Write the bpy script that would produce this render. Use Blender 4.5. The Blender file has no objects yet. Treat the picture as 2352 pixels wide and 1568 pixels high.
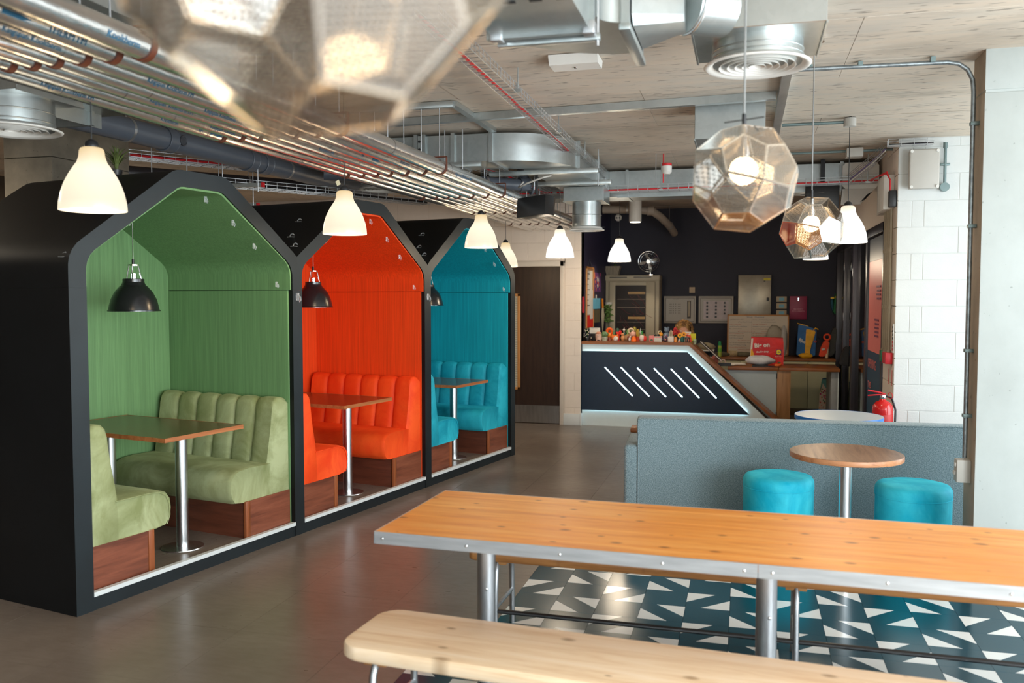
import bpy, bmesh, math, random
from math import sin, cos, pi, radians, atan, sqrt
from mathutils import Vector as V, Matrix, Euler
random.seed(7)
sc = bpy.context.scene
COL = sc.collection

# ---------------------------------------------------------------- camera
YAW = atan(534 / 2000); PITCH = atan(101 / 2000); EYE = V((0, 0, 1.65))
FWD = V((-sin(YAW) * cos(PITCH), cos(YAW) * cos(PITCH), -sin(PITCH)))
RGT = V((cos(YAW), sin(YAW), 0)); UP = RGT.cross(FWD)
cd = bpy.data.cameras.new('camera'); cam = bpy.data.objects.new('camera', cd); COL.objects.link(cam)
cam.location = EYE
cam.rotation_euler = FWD.to_track_quat('-Z', 'Y').to_euler()
cd.sensor_width = 36; cd.lens = 2000 / 2352 * 36; cd.clip_start = 0.05; cd.clip_end = 100
cd.dof.use_dof = True; cd.dof.focus_distance = 6.5; cd.dof.aperture_fstop = 2.4
sc.camera = cam


def ray(x, y): return FWD + RGT * ((x - 1176) / 2000) - UP * ((y - 784) / 2000)
def aty(x, y, Y): d = ray(x, y); return EYE + d * (Y / d.y)
def atx(x, y, X): d = ray(x, y); return EYE + d * (X / d.x)
def atz(x, y, z): d = ray(x, y); return EYE + d * ((z - 1.65) / d.z)


# ---------------------------------------------------------------- world, light, exposure
w = bpy.data.worlds.new('daylight'); sc.world = w; w.use_nodes = True
bg = w.node_tree.nodes['Background']; bg.inputs[0].default_value = (0.78, 0.90, 1.0, 1); bg.inputs[1].default_value = 1.2
sc.view_settings.view_transform = 'Standard'; sc.view_settings.look = 'None'
sc.view_settings.exposure = 0.38; sc.view_settings.gamma = 1.0; sc.view_settings.use_curve_mapping = False


def area(name, loc, rot, sx, sy, power, col):
    l = bpy.data.lights.new(name, 'AREA'); l.shape = 'RECTANGLE'; l.size = sx; l.size_y = sy; l.energy = power; l.color = col
    o = bpy.data.objects.new(name, l); COL.objects.link(o); o.location = loc; o.rotation_euler = rot
    return o


DAY = (0.86, 0.95, 1.0)
# daylight through the real window openings: right wall (four bays) and the wall behind the camera
for yy in (6.85,):
    area('daylight_window', (3.38, yy, 1.55), (0, radians(90), 0), 2.2, 1.9, 55, DAY)
for yy, pw in ((-1.9, 300), (0.9, 230), (3.7, 90)):
    area('daylight_window', (3.38, yy, 1.55), (0, radians(90), 0), 2.2, 2.2, pw, DAY)
for xx in (-4.3, -1.3, 1.6):
    area('daylight_window', (xx, -3.88, 1.6), (radians(-90), 0, 0), 2.2, 2.2, 260, DAY)


# ---------------------------------------------------------------- materials
MATS = {}
class NT:
    def __init__(s, name):
        s.m = bpy.data.materials.new(name); s.m.use_nodes = True; s.t = s.m.node_tree; s.b = s.t.nodes['Principled BSDF']
        s.tc = s.t.nodes.new('ShaderNodeTexCoord'); MATS[name] = s.m
    def n(s, typ, **kw):
        nd = s.t.nodes.new(typ)
        for k, v in kw.items():
            if k in nd.inputs.keys() if isinstance(k, str) else False: nd.inputs[k].default_value = v
            else: setattr(nd, k, v)
        return nd
    def l(s, a, b): s.t.links.new(a, b)
    def co(s, scale=(1, 1, 1), rot=(0, 0, 0), src='Object'):
        mp = s.t.nodes.new('ShaderNodeMapping'); mp.inputs['Scale'].default_value = scale; mp.inputs['Rotation'].default_value = rot
        s.l(s.tc.outputs[src], mp.inputs[0]); return mp.outputs[0]
    def noise(s, vec, scale, detail=4, rough=.55, dist=0):
        n = s.t.nodes.new('ShaderNodeTexNoise'); n.inputs['Scale'].default_value = scale; n.inputs['Detail'].default_value = detail
        n.inputs['Roughness'].default_value = rough; n.inputs['Distortion'].default_value = dist; s.l(vec, n.inputs['Vector']); return n.outputs['Fac']
    def ramp(s, fac, stops, interp='LINEAR'):
        r = s.t.nodes.new('ShaderNodeValToRGB'); r.color_ramp.interpolation = interp; e = r.color_ramp.elements
        while len(e) < len(stops): e.new(.5)
        for i, (p, c) in enumerate(stops): e[i].position = p; e[i].color = (*c, 1) if len(c) == 3 else c
        s.l(fac, r.inputs[0]); return r.outputs[0]
    def mix(s, fac, a, b, typ='MIX'):
        m = s.t.nodes.new('ShaderNodeMix'); m.data_type = 'RGBA'; m.blend_type = typ
        if isinstance(fac, (int, float)): m.inputs[0].default_value = fac
        else: s.l(fac, m.inputs[0])
        for i, q in ((6, a), (7, b)):
            if isinstance(q, tuple): m.inputs[i].default_value = (*q, 1) if len(q) == 3 else q
            else: s.l(q, m.inputs[i])
        return m.outputs[2]
    def math(s, op, a, b=0.0, c=None):
        m = s.t.nodes.new('ShaderNodeMath'); m.operation = op
        for i, q in enumerate((a, b, c)):
            if q is None: continue
            if isinstance(q, (int, float)): m.inputs[i].default_value = q
            else: s.l(q, m.inputs[i])
        return m.outputs[0]
    def bump(s, h, strength=.3, dist=.01):
        b = s.t.nodes.new('ShaderNodeBump'); b.inputs['Strength'].default_value = strength; b.inputs['Distance'].default_value = dist
        s.l(h, b.inputs['Height']); s.l(b.outputs[0], s.b.inputs['Normal'])
    def set(s, color=None, rough=None, metal=None, spec=None, sheen=None, coat=None, alpha=None, trans=None, ior=None):
        for k, v in (('Base Color', color), ('Roughness', rough), ('Metallic', metal), ('Specular IOR Level', spec), ('Sheen Weight', sheen), ('Coat Weight', coat), ('Alpha', alpha), ('Transmission Weight', trans), ('IOR', ior)):
            if v is None: continue
            if isinstance(v, (int, float)): s.b.inputs[k].default_value = v
            elif isinstance(v, tuple): s.b.inputs[k].default_value = (*v, 1)
            else: s.l(v, s.b.inputs[k])
        return s.m


def srgb(r, g, b):
    f = lambda c: (c / 255) / 12.92 if c / 255 <= .04045 else ((c / 255 + .055) / 1.055) ** 2.4
    return (f(r), f(g), f(b))


def plain(name, col, rough=.5, metal=0, var=.08, nscale=12, bump=0.0, spec=.5, coat=0, sheen=0):
    if name in MATS: return MATS[name]
    s = NT(name); f = s.noise(s.co(), nscale, 3)
    a = tuple(max(0, c * (1 - var)) for c in col); b = tuple(min(1, c * (1 + var)) for c in col)
    s.set(color=s.ramp(f, [(.3, a), (.7, b)]), rough=rough, metal=metal, spec=spec, coat=coat, sheen=sheen)
    if bump: s.bump(s.noise(s.co(), nscale * 6, 3), bump, .003)
    return s.m


def emit(name, col, strength):
    if name in MATS: return MATS[name]
    s = NT(name); s.b.inputs['Base Color'].default_value = (*col, 1); s.b.inputs['Emission Color'].default_value = (*col, 1); s.b.inputs['Emission Strength'].default_value = strength
    return s.m


def wood(name, c1, c2, c3, grain_axis='X', scale=1.0, rough=.35, coat=0.0, knots=True, contrast=1.0, blotch=None, knotscale=8.5, kd=.38):
    s = NT(name)
    st = {'X': (1.2, 14, 14), 'Y': (14, 1.2, 14), 'Z': (14, 14, 1.2)}[grain_axis]
    vec = s.co(tuple(q * scale for q in st))
    f1 = s.noise(vec, 2.2, 6, .6, .6); f2 = s.noise(vec, 9, 4, .6, .3)
    base = s.ramp(f1, [(.28, c1), (.5, c2), (.75, c3)])
    base = s.mix(s.math('MULTIPLY', s.math('SUBTRACT', 1.0, f2), .35 * contrast), base, c1)
    if blotch:
        base = s.mix(s.ramp(s.noise(s.co((1, 2, 1)), 1.1, 2), [(.35, (0, 0, 0)), (.65, (1, 1, 1))]), base, s.mix(.55, base, blotch))
    if knots:
        vo = s.t.nodes.new('ShaderNodeTexVoronoi'); vo.voronoi_dimensions = '2D'; vo.inputs['Scale'].default_value = knotscale; vo.inputs['Randomness'].default_value = 1.0
        k = {'X': (.55, 1, 1), 'Y': (1, .55, 1), 'Z': (1, 1, .42)}[grain_axis]
        s.l(s.co(k), vo.inputs['Vector'])
        sc_c = s.t.nodes.new('ShaderNodeSeparateColor'); s.l(vo.outputs['Color'], sc_c.inputs[0])
        dist = s.math('DIVIDE', vo.outputs['Distance'], s.math('ADD', .25, s.math('MULTIPLY', sc_c.outputs[1], 1.1)))
        kn = s.mix(s.math('GREATER_THAN', sc_c.outputs[0], .42), (0, 0, 0), s.ramp(dist, [(0.0, (1, 1, 1)), (.05, (.75, .75, .75)), (.11, (0, 0, 0))]))
        base = s.mix(kn, base, tuple(q * kd for q in c1))
    s.set(color=base, rough=rough, coat=coat, spec=.5); s.b.inputs['Coat Roughness'].default_value = .12
    s.bump(f2, .08, .002)
    return s.m


# --- concrete ceiling with shuttering marks
s = NT('concrete_ceiling'); v = s.co(src='Object')
a = s.noise(v, .55, 5, .6); b = s.noise(s.co((1.2, 7, 1)), 1.6, 6, .65, .4); g = s.noise(s.co((2.5, 14, 1)), 3.2, 2, .5)
c = s.ramp(a, [(.3, srgb(182, 170, 156)), (.5, srgb(208, 196, 180)), (.7, srgb(188, 182, 172))])
c = s.mix(s.ramp(b, [(.35, (0, 0, 0)), (.75, (.5, .5, .5))]), c, srgb(222, 198, 172))
h = s.noise(s.co((.5, 1.6, 1)), 1.3, 5, .7, .8); c = s.mix(s.ramp(h, [(.52, (0, 0, 0)), (.70, (.55, .55, .55))]), c, srgb(150, 142, 130))
c = s.mix(s.ramp(g, [(.63, (0, 0, 0)), (.68, (.7, .7, .7))]), c, srgb(112, 104, 94))
s.set(color=c, rough=.85); s.bump(b, .25, .01); M_CEIL = s.m
def concrete(name, base, dark, sc_=1.0):
    s = NT(name); v = s.co()
    a = s.noise(v, 1.3 * sc_, 6, .6); b = s.noise(s.co((1, 1, .35)), 4.5 * sc_, 5, .65); g = s.noise(v, 26, 2, .5)
    c = s.ramp(a, [(.32, dark), (.6, base)])
    c = s.mix(s.ramp(b, [(.45, (0, 0, 0)), (.8, (.4, .4, .4))]), c, dark)
    c = s.mix(s.ramp(g, [(.70, (0, 0, 0)), (.74, (.5, .5, .5))]), c, tuple(q * .4 for q in dark))
    s.set(color=c, rough=.8); s.bump(b, .2, .008); return s.m
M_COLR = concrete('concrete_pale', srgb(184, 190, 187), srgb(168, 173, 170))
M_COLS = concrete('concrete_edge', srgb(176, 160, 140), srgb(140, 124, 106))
M_COLD = concrete('concrete_dark', srgb(150, 140, 122), srgb(98, 90, 78))
# --- grey brown vinyl floor
s = NT('vinyl_floor'); v = s.co((1, 1, 1)); a = s.noise(v, 1.1, 5, .6, .3); b = s.noise(s.co((1, 3.2, 1)), 9, 5, .7)
c = s.ramp(a, [(.3, srgb(108, 96, 87)), (.55, srgb(126, 114, 104)), (.75, srgb(138, 128, 119))])
c = s.mix(s.ramp(b, [(.4, (0, 0, 0)), (.8, (.35, .35, .35))]), c, srgb(82, 70, 60))
s.set(color=c, rough=s.ramp(b, [(.3, (.27, .27, .27)), (.8, (.36, .36, .36))]), spec=.55); s.bump(b, .05, .002); M_VINYL = s.m
M_JOINT = plain('floor_bed', srgb(60, 52, 46), .7)
# --- booth
M_BLACK = plain('booth_black', (.004, .0045, .005), .5, var=.15, nscale=5, spec=.28)
M_FRAME = plain('booth_frame_black', (.008, .013, .016), .45, var=.2, nscale=4, spec=.45)
def lining(name, col):
    s = NT(name)
    st = s.noise(s.co((28, 28, .6)), 3.0, 3, .6); wv = s.t.nodes.new('ShaderNodeTexWave'); wv.inputs['Scale'].default_value = 26; wv.inputs['Distortion'].default_value = .6
    s.l(s.co((1, 1, .02)), wv.inputs['Vector'])
    c = s.mix(s.ramp(st, [(.35, (0, 0, 0)), (.7, (1, 1, 1))]), tuple(q * .84 for q in col), tuple(min(1, q * 1.12) for q in col))
    s.set(color=c, rough=.6, spec=.3); s.bump(wv.outputs['Fac'], .12, .002); return s.m
def velvet(name, c1, c2):
    s = NT(name); v = s.co((1.4, 1, 1)); a = s.noise(v, 3.0, 7, .62, .7); b = s.noise(v, 5, 6, .7, 1.0)
    f = s.ramp(a, [(.38, (0, 0, 0)), (.62, (1, 1, 1))])
    c = s.mix(s.math('MULTIPLY', f, .85), c1, c2); c = s.mix(s.ramp(b, [(.52, (0, 0, 0)), (.72, (.3, .3, .3))]), c, tuple(q * .7 for q in c1))
    s.set(color=c, rough=.62, sheen=.35, spec=.25); s.b.inputs['Sheen Tint'].default_value = (*c2, 1); s.b.inputs['Sheen Roughness'].default_value = .35
    s.bump(a, .12, .006); return s.m
LIN = [lining('lining_green', srgb(104, 140, 92)), lining('lining_orange', srgb(226, 70, 18)), lining('lining_blue', srgb(14, 152, 168))]
VEL = [velvet('velvet_green', srgb(126, 132, 86), srgb(168, 174, 132)), velvet('velvet_orange', srgb(226, 60, 14), srgb(244, 88, 30)), velvet('velvet_blue', srgb(10, 142, 164), srgb(44, 180, 200))]
M_STOOL = velvet('velvet_stool', srgb(14, 176, 206), srgb(70, 212, 230))
M_REDWOOD = wood('stained_oak', srgb(86, 44, 30), srgb(134, 74, 52), srgb(160, 94, 68), 'X', .7, .4, knots=False, contrast=1.4)
M_REDBASE = wood('stained_oak_front', srgb(70, 36, 26), srgb(112, 60, 42), srgb(136, 78, 56), 'Y', .7, .4, knots=False, contrast=1.4)
M_REDTRIM = wood('stained_trim', srgb(96, 48, 26), srgb(150, 82, 46), srgb(170, 98, 58), 'Z', 1, .35, knots=False)
M_BTOP = wood('booth_table_veneer', srgb(66, 42, 28), srgb(92, 58, 38), srgb(110, 72, 48), 'Y', 1, .22, knots=False)
M_BEDGE = wood('table_edge_band', srgb(128, 72, 36), srgb(170, 102, 58), srgb(190, 124, 76), 'X', 1, .4, knots=False)
M_PINE = wood('varnished_pine', srgb(196, 116, 44), srgb(228, 152, 70), srgb(238, 174, 98), 'X', .8, .42, coat=0.0, blotch=srgb(214, 120, 30), contrast=.5)
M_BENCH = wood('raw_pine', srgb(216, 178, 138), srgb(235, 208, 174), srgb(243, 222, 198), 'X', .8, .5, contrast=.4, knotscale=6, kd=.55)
M_BENCHD = wood('underlit_pine', srgb(120, 74, 34), srgb(160, 108, 58), srgb(182, 130, 76), 'X', .8, .5, contrast=.8)  # pine darkened in its colour for the shade under table and seats
M_WALNUT = wood('walnut_veneer', srgb(104, 72, 50), srgb(150, 112, 84), srgb(172, 134, 104), 'Y', .9, .35, knots=False, contrast=1.3)
M_COUNTW = wood('counter_wood', srgb(110, 62, 26), srgb(150, 90, 44), srgb(170, 106, 56), 'X', .8, .35, knots=False)
M_POSTW = wood('oak_post', srgb(130, 92, 54), srgb(166, 122, 78), srgb(180, 138, 92), 'Z', .8, .45, knots=False)
M_DOOR = wood('wenge_door', srgb(38, 24, 18), srgb(54, 36, 27), srgb(64, 44, 32), 'Z', 1, .4, knots=False)
M_OAKF = plain('oak_frame', srgb(190, 130, 70), .45)
# --- metals
s = NT('brushed_steel'); v = s.co((6, 6, .5)); s.set(color=s.ramp(s.noise(v, 8, 3), [(.3, (.60, .61, .62)), (.7, (.76, .77, .78))]), rough=.28, metal=1.0); M_STEEL = s.m
s = NT('edge_aluminium'); s.set(color=s.ramp(s.noise(s.co((.6, 6, 6)), 8, 3), [(.3, (.44, .45, .46)), (.7, (.58, .59, .60))]), rough=.42, metal=.9); M_ALU = s.m
s = NT('raw_steel_tube'); f = s.noise(s.co((9, 9, 1.2)), 3, 5, .65); s.set(color=s.ramp(f, [(.3, (.26, .26, .27)), (.7, (.52, .53, .54))]), rough=s.ramp(f, [(.3, (.5, .5, .5)), (.7, (.28, .28, .28))]), metal=1.0); M_TUBE = s.m
s = NT('galvanised'); vo = s.t.nodes.new('ShaderNodeTexVoronoi'); vo.inputs['Scale'].default_value = 38; s.l(s.co(), vo.inputs['Vector'])
f = s.noise(s.co(), 2.0, 4); gv = s.t.nodes.new('ShaderNodeRGBToBW'); s.l(vo.outputs['Color'], gv.inputs[0])
c = s.mix(s.math('MULTIPLY', gv.outputs[0], .16), s.ramp(f, [(.3, (.36, .40, .40)), (.7, (.54, .57, .56))]), (.72, .75, .75)); s.set(color=c, rough=.34, metal=.85); M_GALV = s.m
M_WIRE = plain('zinc_wire', (.50, .51, .52), .35, metal=.8)
s = NT('foil_lagging'); f = s.noise(s.co((3, .9, 3)), 16, 5, .6); g = s.noise(s.co((30, 4, 30)), 5, 3)
s.set(color=s.ramp(f, [(.3, (.70, .70, .69)), (.7, (.84, .83, .81))]), rough=.24, metal=.95); g2 = s.noise(s.co((26, 9, 26)), 1.6, 4, .6); s.bump(s.math('ADD', g2, s.math('MULTIPLY', g, .3)), .30, .006); M_FOIL = s.m
M_CLAMP = plain('rusty_clamp', srgb(92, 42, 20), .6, var=.2)
M_PRINT = plain('blue_print', srgb(30, 96, 130), .6)
M_PVC = plain('grey_soil_pipe', srgb(92, 98, 108), .35, var=.04)
M_PVCB = plain('beige_soil_pipe', srgb(168, 156, 142), .4, var=.04)
M_CONDUIT = plain('galv_conduit', (.24, .27, .28), .4, metal=.7, var=.3, nscale=30)
M_CONDL = plain('galv_conduit_pale', srgb(120, 138, 138), .45, metal=.5)
M_CONDW = plain('conduit_warm', srgb(140, 128, 108), .5, metal=.2)
M_RED = plain('red_cable', srgb(214, 36, 44), .45)
M_WHITECABLE = plain('white_cable', srgb(214, 208, 200), .5)
M_PURPLE = plain('purple_cable', srgb(110, 96, 140), .5)
M_CHROME = plain('chrome', (.78, .78, .78), .12, metal=1.0, var=.02)
M_BLKPLASTIC = plain('black_plastic', (.012, .012, .013), .4)
M_BLKMET = plain('black_enamel', (.012, .012, .013), .24, var=.05, spec=.6)
M_WHITEP = plain('white_plastic', srgb(222, 220, 214), .45, var=.02)
M_GREYBOX = plain('grey_enclosure', srgb(188, 184, 176), .5, var=.02)
M_CABGREY = plain('cabinet_grey', srgb(176, 164, 140), .5, var=.02)
M_CREAM = plain('cream_door', srgb(206, 200, 160), .5, var=.02)
M_BLOCK = plain('white_blockwork', srgb(216, 219, 217), .75, var=.02, bump=.35)
M_BLOCKB = plain('cream_blockwork', srgb(230, 217, 204), .75, var=.02, bump=.3)
M_MORT = plain('painted_mortar', srgb(206, 209, 207), .8, var=.02)
M_MORTB = plain('cream_mortar', srgb(218, 204, 190), .8, var=.02)
M_NAVY = plain('navy_paint', srgb(26, 26, 44), .6, var=.05)
M_NAVYL = plain('navy_side_paint', srgb(40, 36, 66), .6, var=.05)
M_COUNTER = plain('counter_navy', srgb(10, 34, 58), .35, var=.1, nscale=40)
M_COUNTERW = plain('counter_white', srgb(222, 232, 232), .5, var=.02)
M_COUNTERG = plain('counter_panel_grey', srgb(176, 190, 194), .5, var=.02)
M_TRIMW = plain('trim_white', srgb(218, 222, 222), .4, var=.02)
M_TEALTILE = plain('tile_teal', srgb(4, 60, 74), .19, var=.15, nscale=60, spec=.6)
M_WHITETILE = plain('tile_white', srgb(226, 226, 222), .12, var=.01, spec=.6)
M_DARKBACK = plain('dark_wall', srgb(58, 48, 38), .85)
s = NT('sofa_tweed'); f = s.noise(s.co((1, 1, 1)), 190, 3, .7); g = s.noise(s.co((1, 1, 2.5)), 60, 3, .6)
c = s.ramp(f, [(.32, srgb(74, 98, 106)), (.5, srgb(130, 150, 156)), (.68, srgb(176, 190, 194))]); c = s.mix(s.ramp(g, [(.4, (0, 0, 0)), (.7, (.4, .4, .4))]), c, srgb(74, 98, 106))
s.set(color=c, rough=.9, sheen=.2, spec=.2); s.bump(f, .3, .003); M_TWEED = s.m
s = NT('clear_glass'); s.set(color=(.9, .95, .95), rough=.02, trans=1.0, ior=1.45); M_GLASS = s.m
s = NT('clear_plastic'); s.set(color=(.92, .95, .97), rough=.08, trans=.85, ior=1.3); M_CLEAR = s.m
# opal lamp glass: glows, brightest around the bulb inside, duller at the neck
def opal(name, top, low, st):
    s = NT(name); sx = s.t.nodes.new('ShaderNodeSeparateXYZ'); s.l(s.tc.outputs['Object'], sx.inputs[0])
    f = s.math('DIVIDE', sx.outputs['Z'], .285)
    c = s.ramp(f, [(0, low), (.70, low), (.93, top)]); s.l(c, s.b.inputs['Emission Color'])
    s.l(s.math('MULTIPLY', s.ramp(f, [(0, (.90, .90, .90)), (.15, (.82, .82, .82)), (.6, (1, 1, 1)), (.95, (.72, .72, .72))]), st), s.b.inputs['Emission Strength'])
    s.b.inputs['Base Color'].default_value = (.12, .11, .09, 1); s.b.inputs['Roughness'].default_value = .25; return s.m
M_OPALW = opal('opal_glass_warm', (.98, .72, .38), (1, .88, .66), .86)
M_OPALC = opal('opal_glass_white', (1, .86, .66), (1, .98, .94), 1.05)
M_BULB = emit('bulb_glow', (1, .74, .46), 6)
M_BULBS = emit('bulb_glow_soft', (1, .86, .62), 2)
M_LEDW = emit('led_white', (.72, .93, 1.0), 2.6)
M_LEDSOFT = emit('led_recess', (.62, .92, 1.0), 9.0)
# perforated etched steel for the polyhedral pendants
s = NT('etched_steel_mesh'); uvn = s.t.nodes.new('ShaderNodeUVMap'); sp = s.t.nodes.new('ShaderNodeSeparateXYZ'); s.l(uvn.outputs[0], sp.inputs[0])
fx = s.math('ABSOLUTE', s.math('SUBTRACT', s.math('FRACT', s.math('MULTIPLY', sp.outputs[0], 165.0)), .5))
fy = s.math('ABSOLUTE', s.math('SUBTRACT', s.math('FRACT', s.math('MULTIPLY', sp.outputs[1], 165.0)), .5))
hole = s.math('LESS_THAN', s.math('MAXIMUM', fx, fy), .31)
s.set(color=(.50, .47, .43), rough=.12, metal=1.0, alpha=s.math('SUBTRACT', 1.0, hole)); M_ETCH = s.m
s = NT('etched_steel_rim'); s.set(color=(.78, .73, .66), rough=.2, metal=1.0); M_RIM = s.m


# ---------------------------------------------------------------- mesh helpers
class MB:
    def __init__(s): s.bm = bmesh.new(); s.mi = 0
    def _f(s, vs):
        try: f = s.bm.faces.new(vs); f.material_index = s.mi; return f
        except ValueError: return None
    def mesh(s, verts, faces):
        vs = [s.bm.verts.new(v) for v in verts]; return [s._f([vs[i] for i in f]) for f in faces]
    def box(s, x0, y0, z0, x1, y1, z1, r=0, seg=2):
        fs = s.mesh([(x0, y0, z0), (x1, y0, z0), (x1, y1, z0), (x0, y1, z0), (x0, y0, z1), (x1, y0, z1), (x1, y1, z1), (x0, y1, z1)],
               [(0, 3, 2, 1), (4, 5, 6, 7), (0, 1, 5, 4), (1, 2, 6, 5), (2, 3, 7, 6), (3, 0, 4, 7)])
        if r:
            es = list({e for f in fs for e in f.edges}); bmesh.ops.bevel(s.bm, geom=es, offset=r, segments=seg, affect='EDGES', profile=.5, material=s.mi)
        return s
    def obox(s, c, ax, ay, az, r=0, seg=2):
        """box given by centre and three half vectors"""
        c, ax, ay, az = V(c), V(ax), V(ay), V(az)
        if ax.cross(ay).dot(az) < 0: ax = -ax
        P = [c + ax * i + ay * j + az * k for k in (-1, 1) for (i, j) in ((-1, -1), (1, -1), (1, 1), (-1, 1))]
        fs = s.mesh(P, [(0, 3, 2, 1), (4, 5, 6, 7), (0, 1, 5, 4), (1, 2, 6, 5), (2, 3, 7, 6), (3, 0, 4, 7)])
        if r:
            es = list({e for f in fs for e in f.edges}); bmesh.ops.bevel(s.bm, geom=es, offset=r, segments=seg, affect='EDGES', profile=.5, material=s.mi)
        return s
    def cyl(s, p0, p1, r0, r1=None, n=16, caps=True):
        p0, p1 = V(p0), V(p1); r1 = r0 if r1 is None else r1; d = (p1 - p0).normalized()
        a = d.orthogonal().normalized(); b = d.cross(a)
        v0 = [s.bm.verts.new(p0 + (a * cos(2 * pi * i / n) + b * sin(2 * pi * i / n)) * r0) for i in range(n)]
        v1 = [s.bm.verts.new(p1 + (a * cos(2 * pi * i / n) + b * sin(2 * pi * i / n)) * r1) for i in range(n)]
        for i in range(n): s._f([v0[i], v0[(i + 1) % n], v1[(i + 1) % n], v1[i]])
        if caps: s._f(v0[::-1]); s._f(v1)
        return s
    def tube(s, pts, r, n=8, closed=False, caps=True, rr=None):
        pts = [V(p) for p in pts]; N = len(pts); rings = []; prev = None
        for i, p in enumerate(pts):
            if closed: d = (pts[(i + 1) % N] - pts[i - 1])
            else: d = (pts[min(i + 1, N - 1)] - pts[max(i - 1, 0)])
            d.normalize()
            a = d.orthogonal().normalized() if prev is None else (prev - d * prev.dot(d)).normalized()
            prev = a; b = d.cross(a); q = rr[i] if rr else r
            rings.append([s.bm.verts.new(p + (a * cos(2 * pi * k / n) + b * sin(2 * pi * k / n)) * q) for k in range(n)])
        for i in range(N if closed else N - 1):
            A, B = rings[i], rings[(i + 1) % N]
            for k in range(n): s._f([A[k], A[(k + 1) % n], B[(k + 1) % n], B[k]])
        if not closed and caps: s._f(rings[0][::-1]); s._f(rings[-1])
        return s
    def lathe(s, prof, c=(0, 0, 0), n=32, close=False):
        c = V(c); rings = []
        for r, z in prof:
            if r < 1e-5: rings.append([s.bm.verts.new(c + V((0, 0, z)))])
            else: rings.append([s.bm.verts.new(c + V((r * cos(2 * pi * k / n), r * sin(2 * pi * k / n), z))) for k in range(n)])
        R = list(zip(rings, rings[1:])) + ([(rings[-1], rings[0])] if close else [])
        for A, B in R:
            for k in range(n):
                k2 = (k + 1) % n
                if len(A) == 1 and len(B) == 1: continue
                if len(A) == 1: s._f([A[0], B[k2], B[k]])
                elif len(B) == 1: s._f([A[k], A[k2], B[0]])
                else: s._f([A[k], A[k2], B[k2], B[k]])
        return s
    def loft(s, rings, caps=True):
        R = [[s.bm.verts.new(p) for p in r] for r in rings]; n = len(R[0])
        for A, B in zip(R, R[1:]):
            for k in range(n): s._f([A[k], A[(k + 1) % n], B[(k + 1) % n], B[k]])
        if caps: s._f(R[0][::-1]); s._f(R[-1])
        return s
    def prism(s, poly, fn, d0, d1):
        """poly 2D; fn(a,b,d) -> 3D"""
        return s.loft([[fn(a, b, d0) for a, b in poly], [fn(a, b, d1) for a, b in poly]])
    def ball(s, c, r, sx=1, sy=1, sz=1, u=16, v=10, rot=None):
        m = Matrix.Translation(V(c)) @ (rot.to_matrix().to_4x4() if rot else Matrix.Identity(4)) @ Matrix.Diagonal((sx * r, sy * r, sz * r, 1))
        g = bmesh.ops.create_uvsphere(s.bm, u_segments=u, v_segments=v, radius=1, matrix=m)
        for vv in g['verts']:
            for f in vv.link_faces: f.material_index = s.mi
        return s
    def torus(s, c, R, r, ax=(0, 0, 1), n=24, k=8):
        c = V(c); ax = V(ax).normalized(); a = ax.orthogonal().normalized(); b = ax.cross(a)
        return s.tube([c + (a * cos(2 * pi * i / n) + b * sin(2 * pi * i / n)) * R for i in range(n)], r, k, closed=True)


def link(name, mb, mat, parent=None, world=None, smooth=35, label=None, kind=None, fixn=True):
    bm = mb.bm
    if fixn: bmesh.ops.recalc_face_normals(bm, faces=bm.faces)
    if world is not None: bmesh.ops.transform(bm, matrix=world, verts=bm.verts)
    me = bpy.data.meshes.new(name); bm.to_mesh(me); bm.free()
    for m in (mat if isinstance(mat, (list, tuple)) else [mat]): me.materials.append(m)
    if smooth:
        me.shade_smooth()
        try: me.set_sharp_from_angle(angle=radians(smooth))
        except Exception: pass
    o = bpy.data.objects.new(name, me); COL.objects.link(o)
    if parent: o.parent = parent
    if label: o['label'] = label
    if kind: o['kind'] = kind
    return o


INV = {}
def thing(name, label, cat, loc=(0, 0, 0), rz=0, group=None):
    o = bpy.data.objects.new(name, None); COL.objects.link(o); o.empty_display_size = .1
    o.location = loc; o.rotation_euler = (0, 0, rz); o['label'] = label; o['category'] = cat
    if group: o['group'] = group
    INV[o.name] = (Matrix.Translation(V(loc)) @ Matrix.Rotation(rz, 4, 'Z')).inverted()
    return o
def root_of(o):
    while o.parent: o = o.parent
    return o
def P(parent, name, mb, mat, label=None, w=True, kind=None, smooth=35):
    """w: geometry given in world coordinates"""
    r = root_of(parent)
    return link(name, mb, mat, parent, INV.get(r.name) if w else None, smooth, label, kind)
def solo(name, mb, mat, label, cat, group=None, loc=None, smooth=35, kind=None):
    if loc is None:
        vs = [v.co for v in mb.bm.verts]; n = len(vs)
        loc = V((sum(v.x for v in vs) / n, sum(v.y for v in vs) / n, min(v.z for v in vs)))
    o = link(name, mb, mat, None, Matrix.Translation(-V(loc)), smooth, None, kind); o.location = loc
    o['label'] = label; o['category'] = cat
    if group: o['group'] = group
    return o
def struct(name, mb, mat, parent=None, smooth=35): return link(name, mb, mat, parent, None, smooth, None, 'structure' if parent is None else None)
def kids(o): return [c for c in bpy.data.objects if c.parent == o]
def copy_tree(o, loc=None, rz=None, label=None, parent=None):
    c = o.copy(); COL.objects.link(c)
    if parent: c.parent = parent
    if loc is not None: c.location = loc
    if rz is not None: c.rotation_euler = (0, 0, rz)
    if label: c['label'] = label
    for k in kids(o): copy_tree(k, parent=c)
    return c


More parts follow.
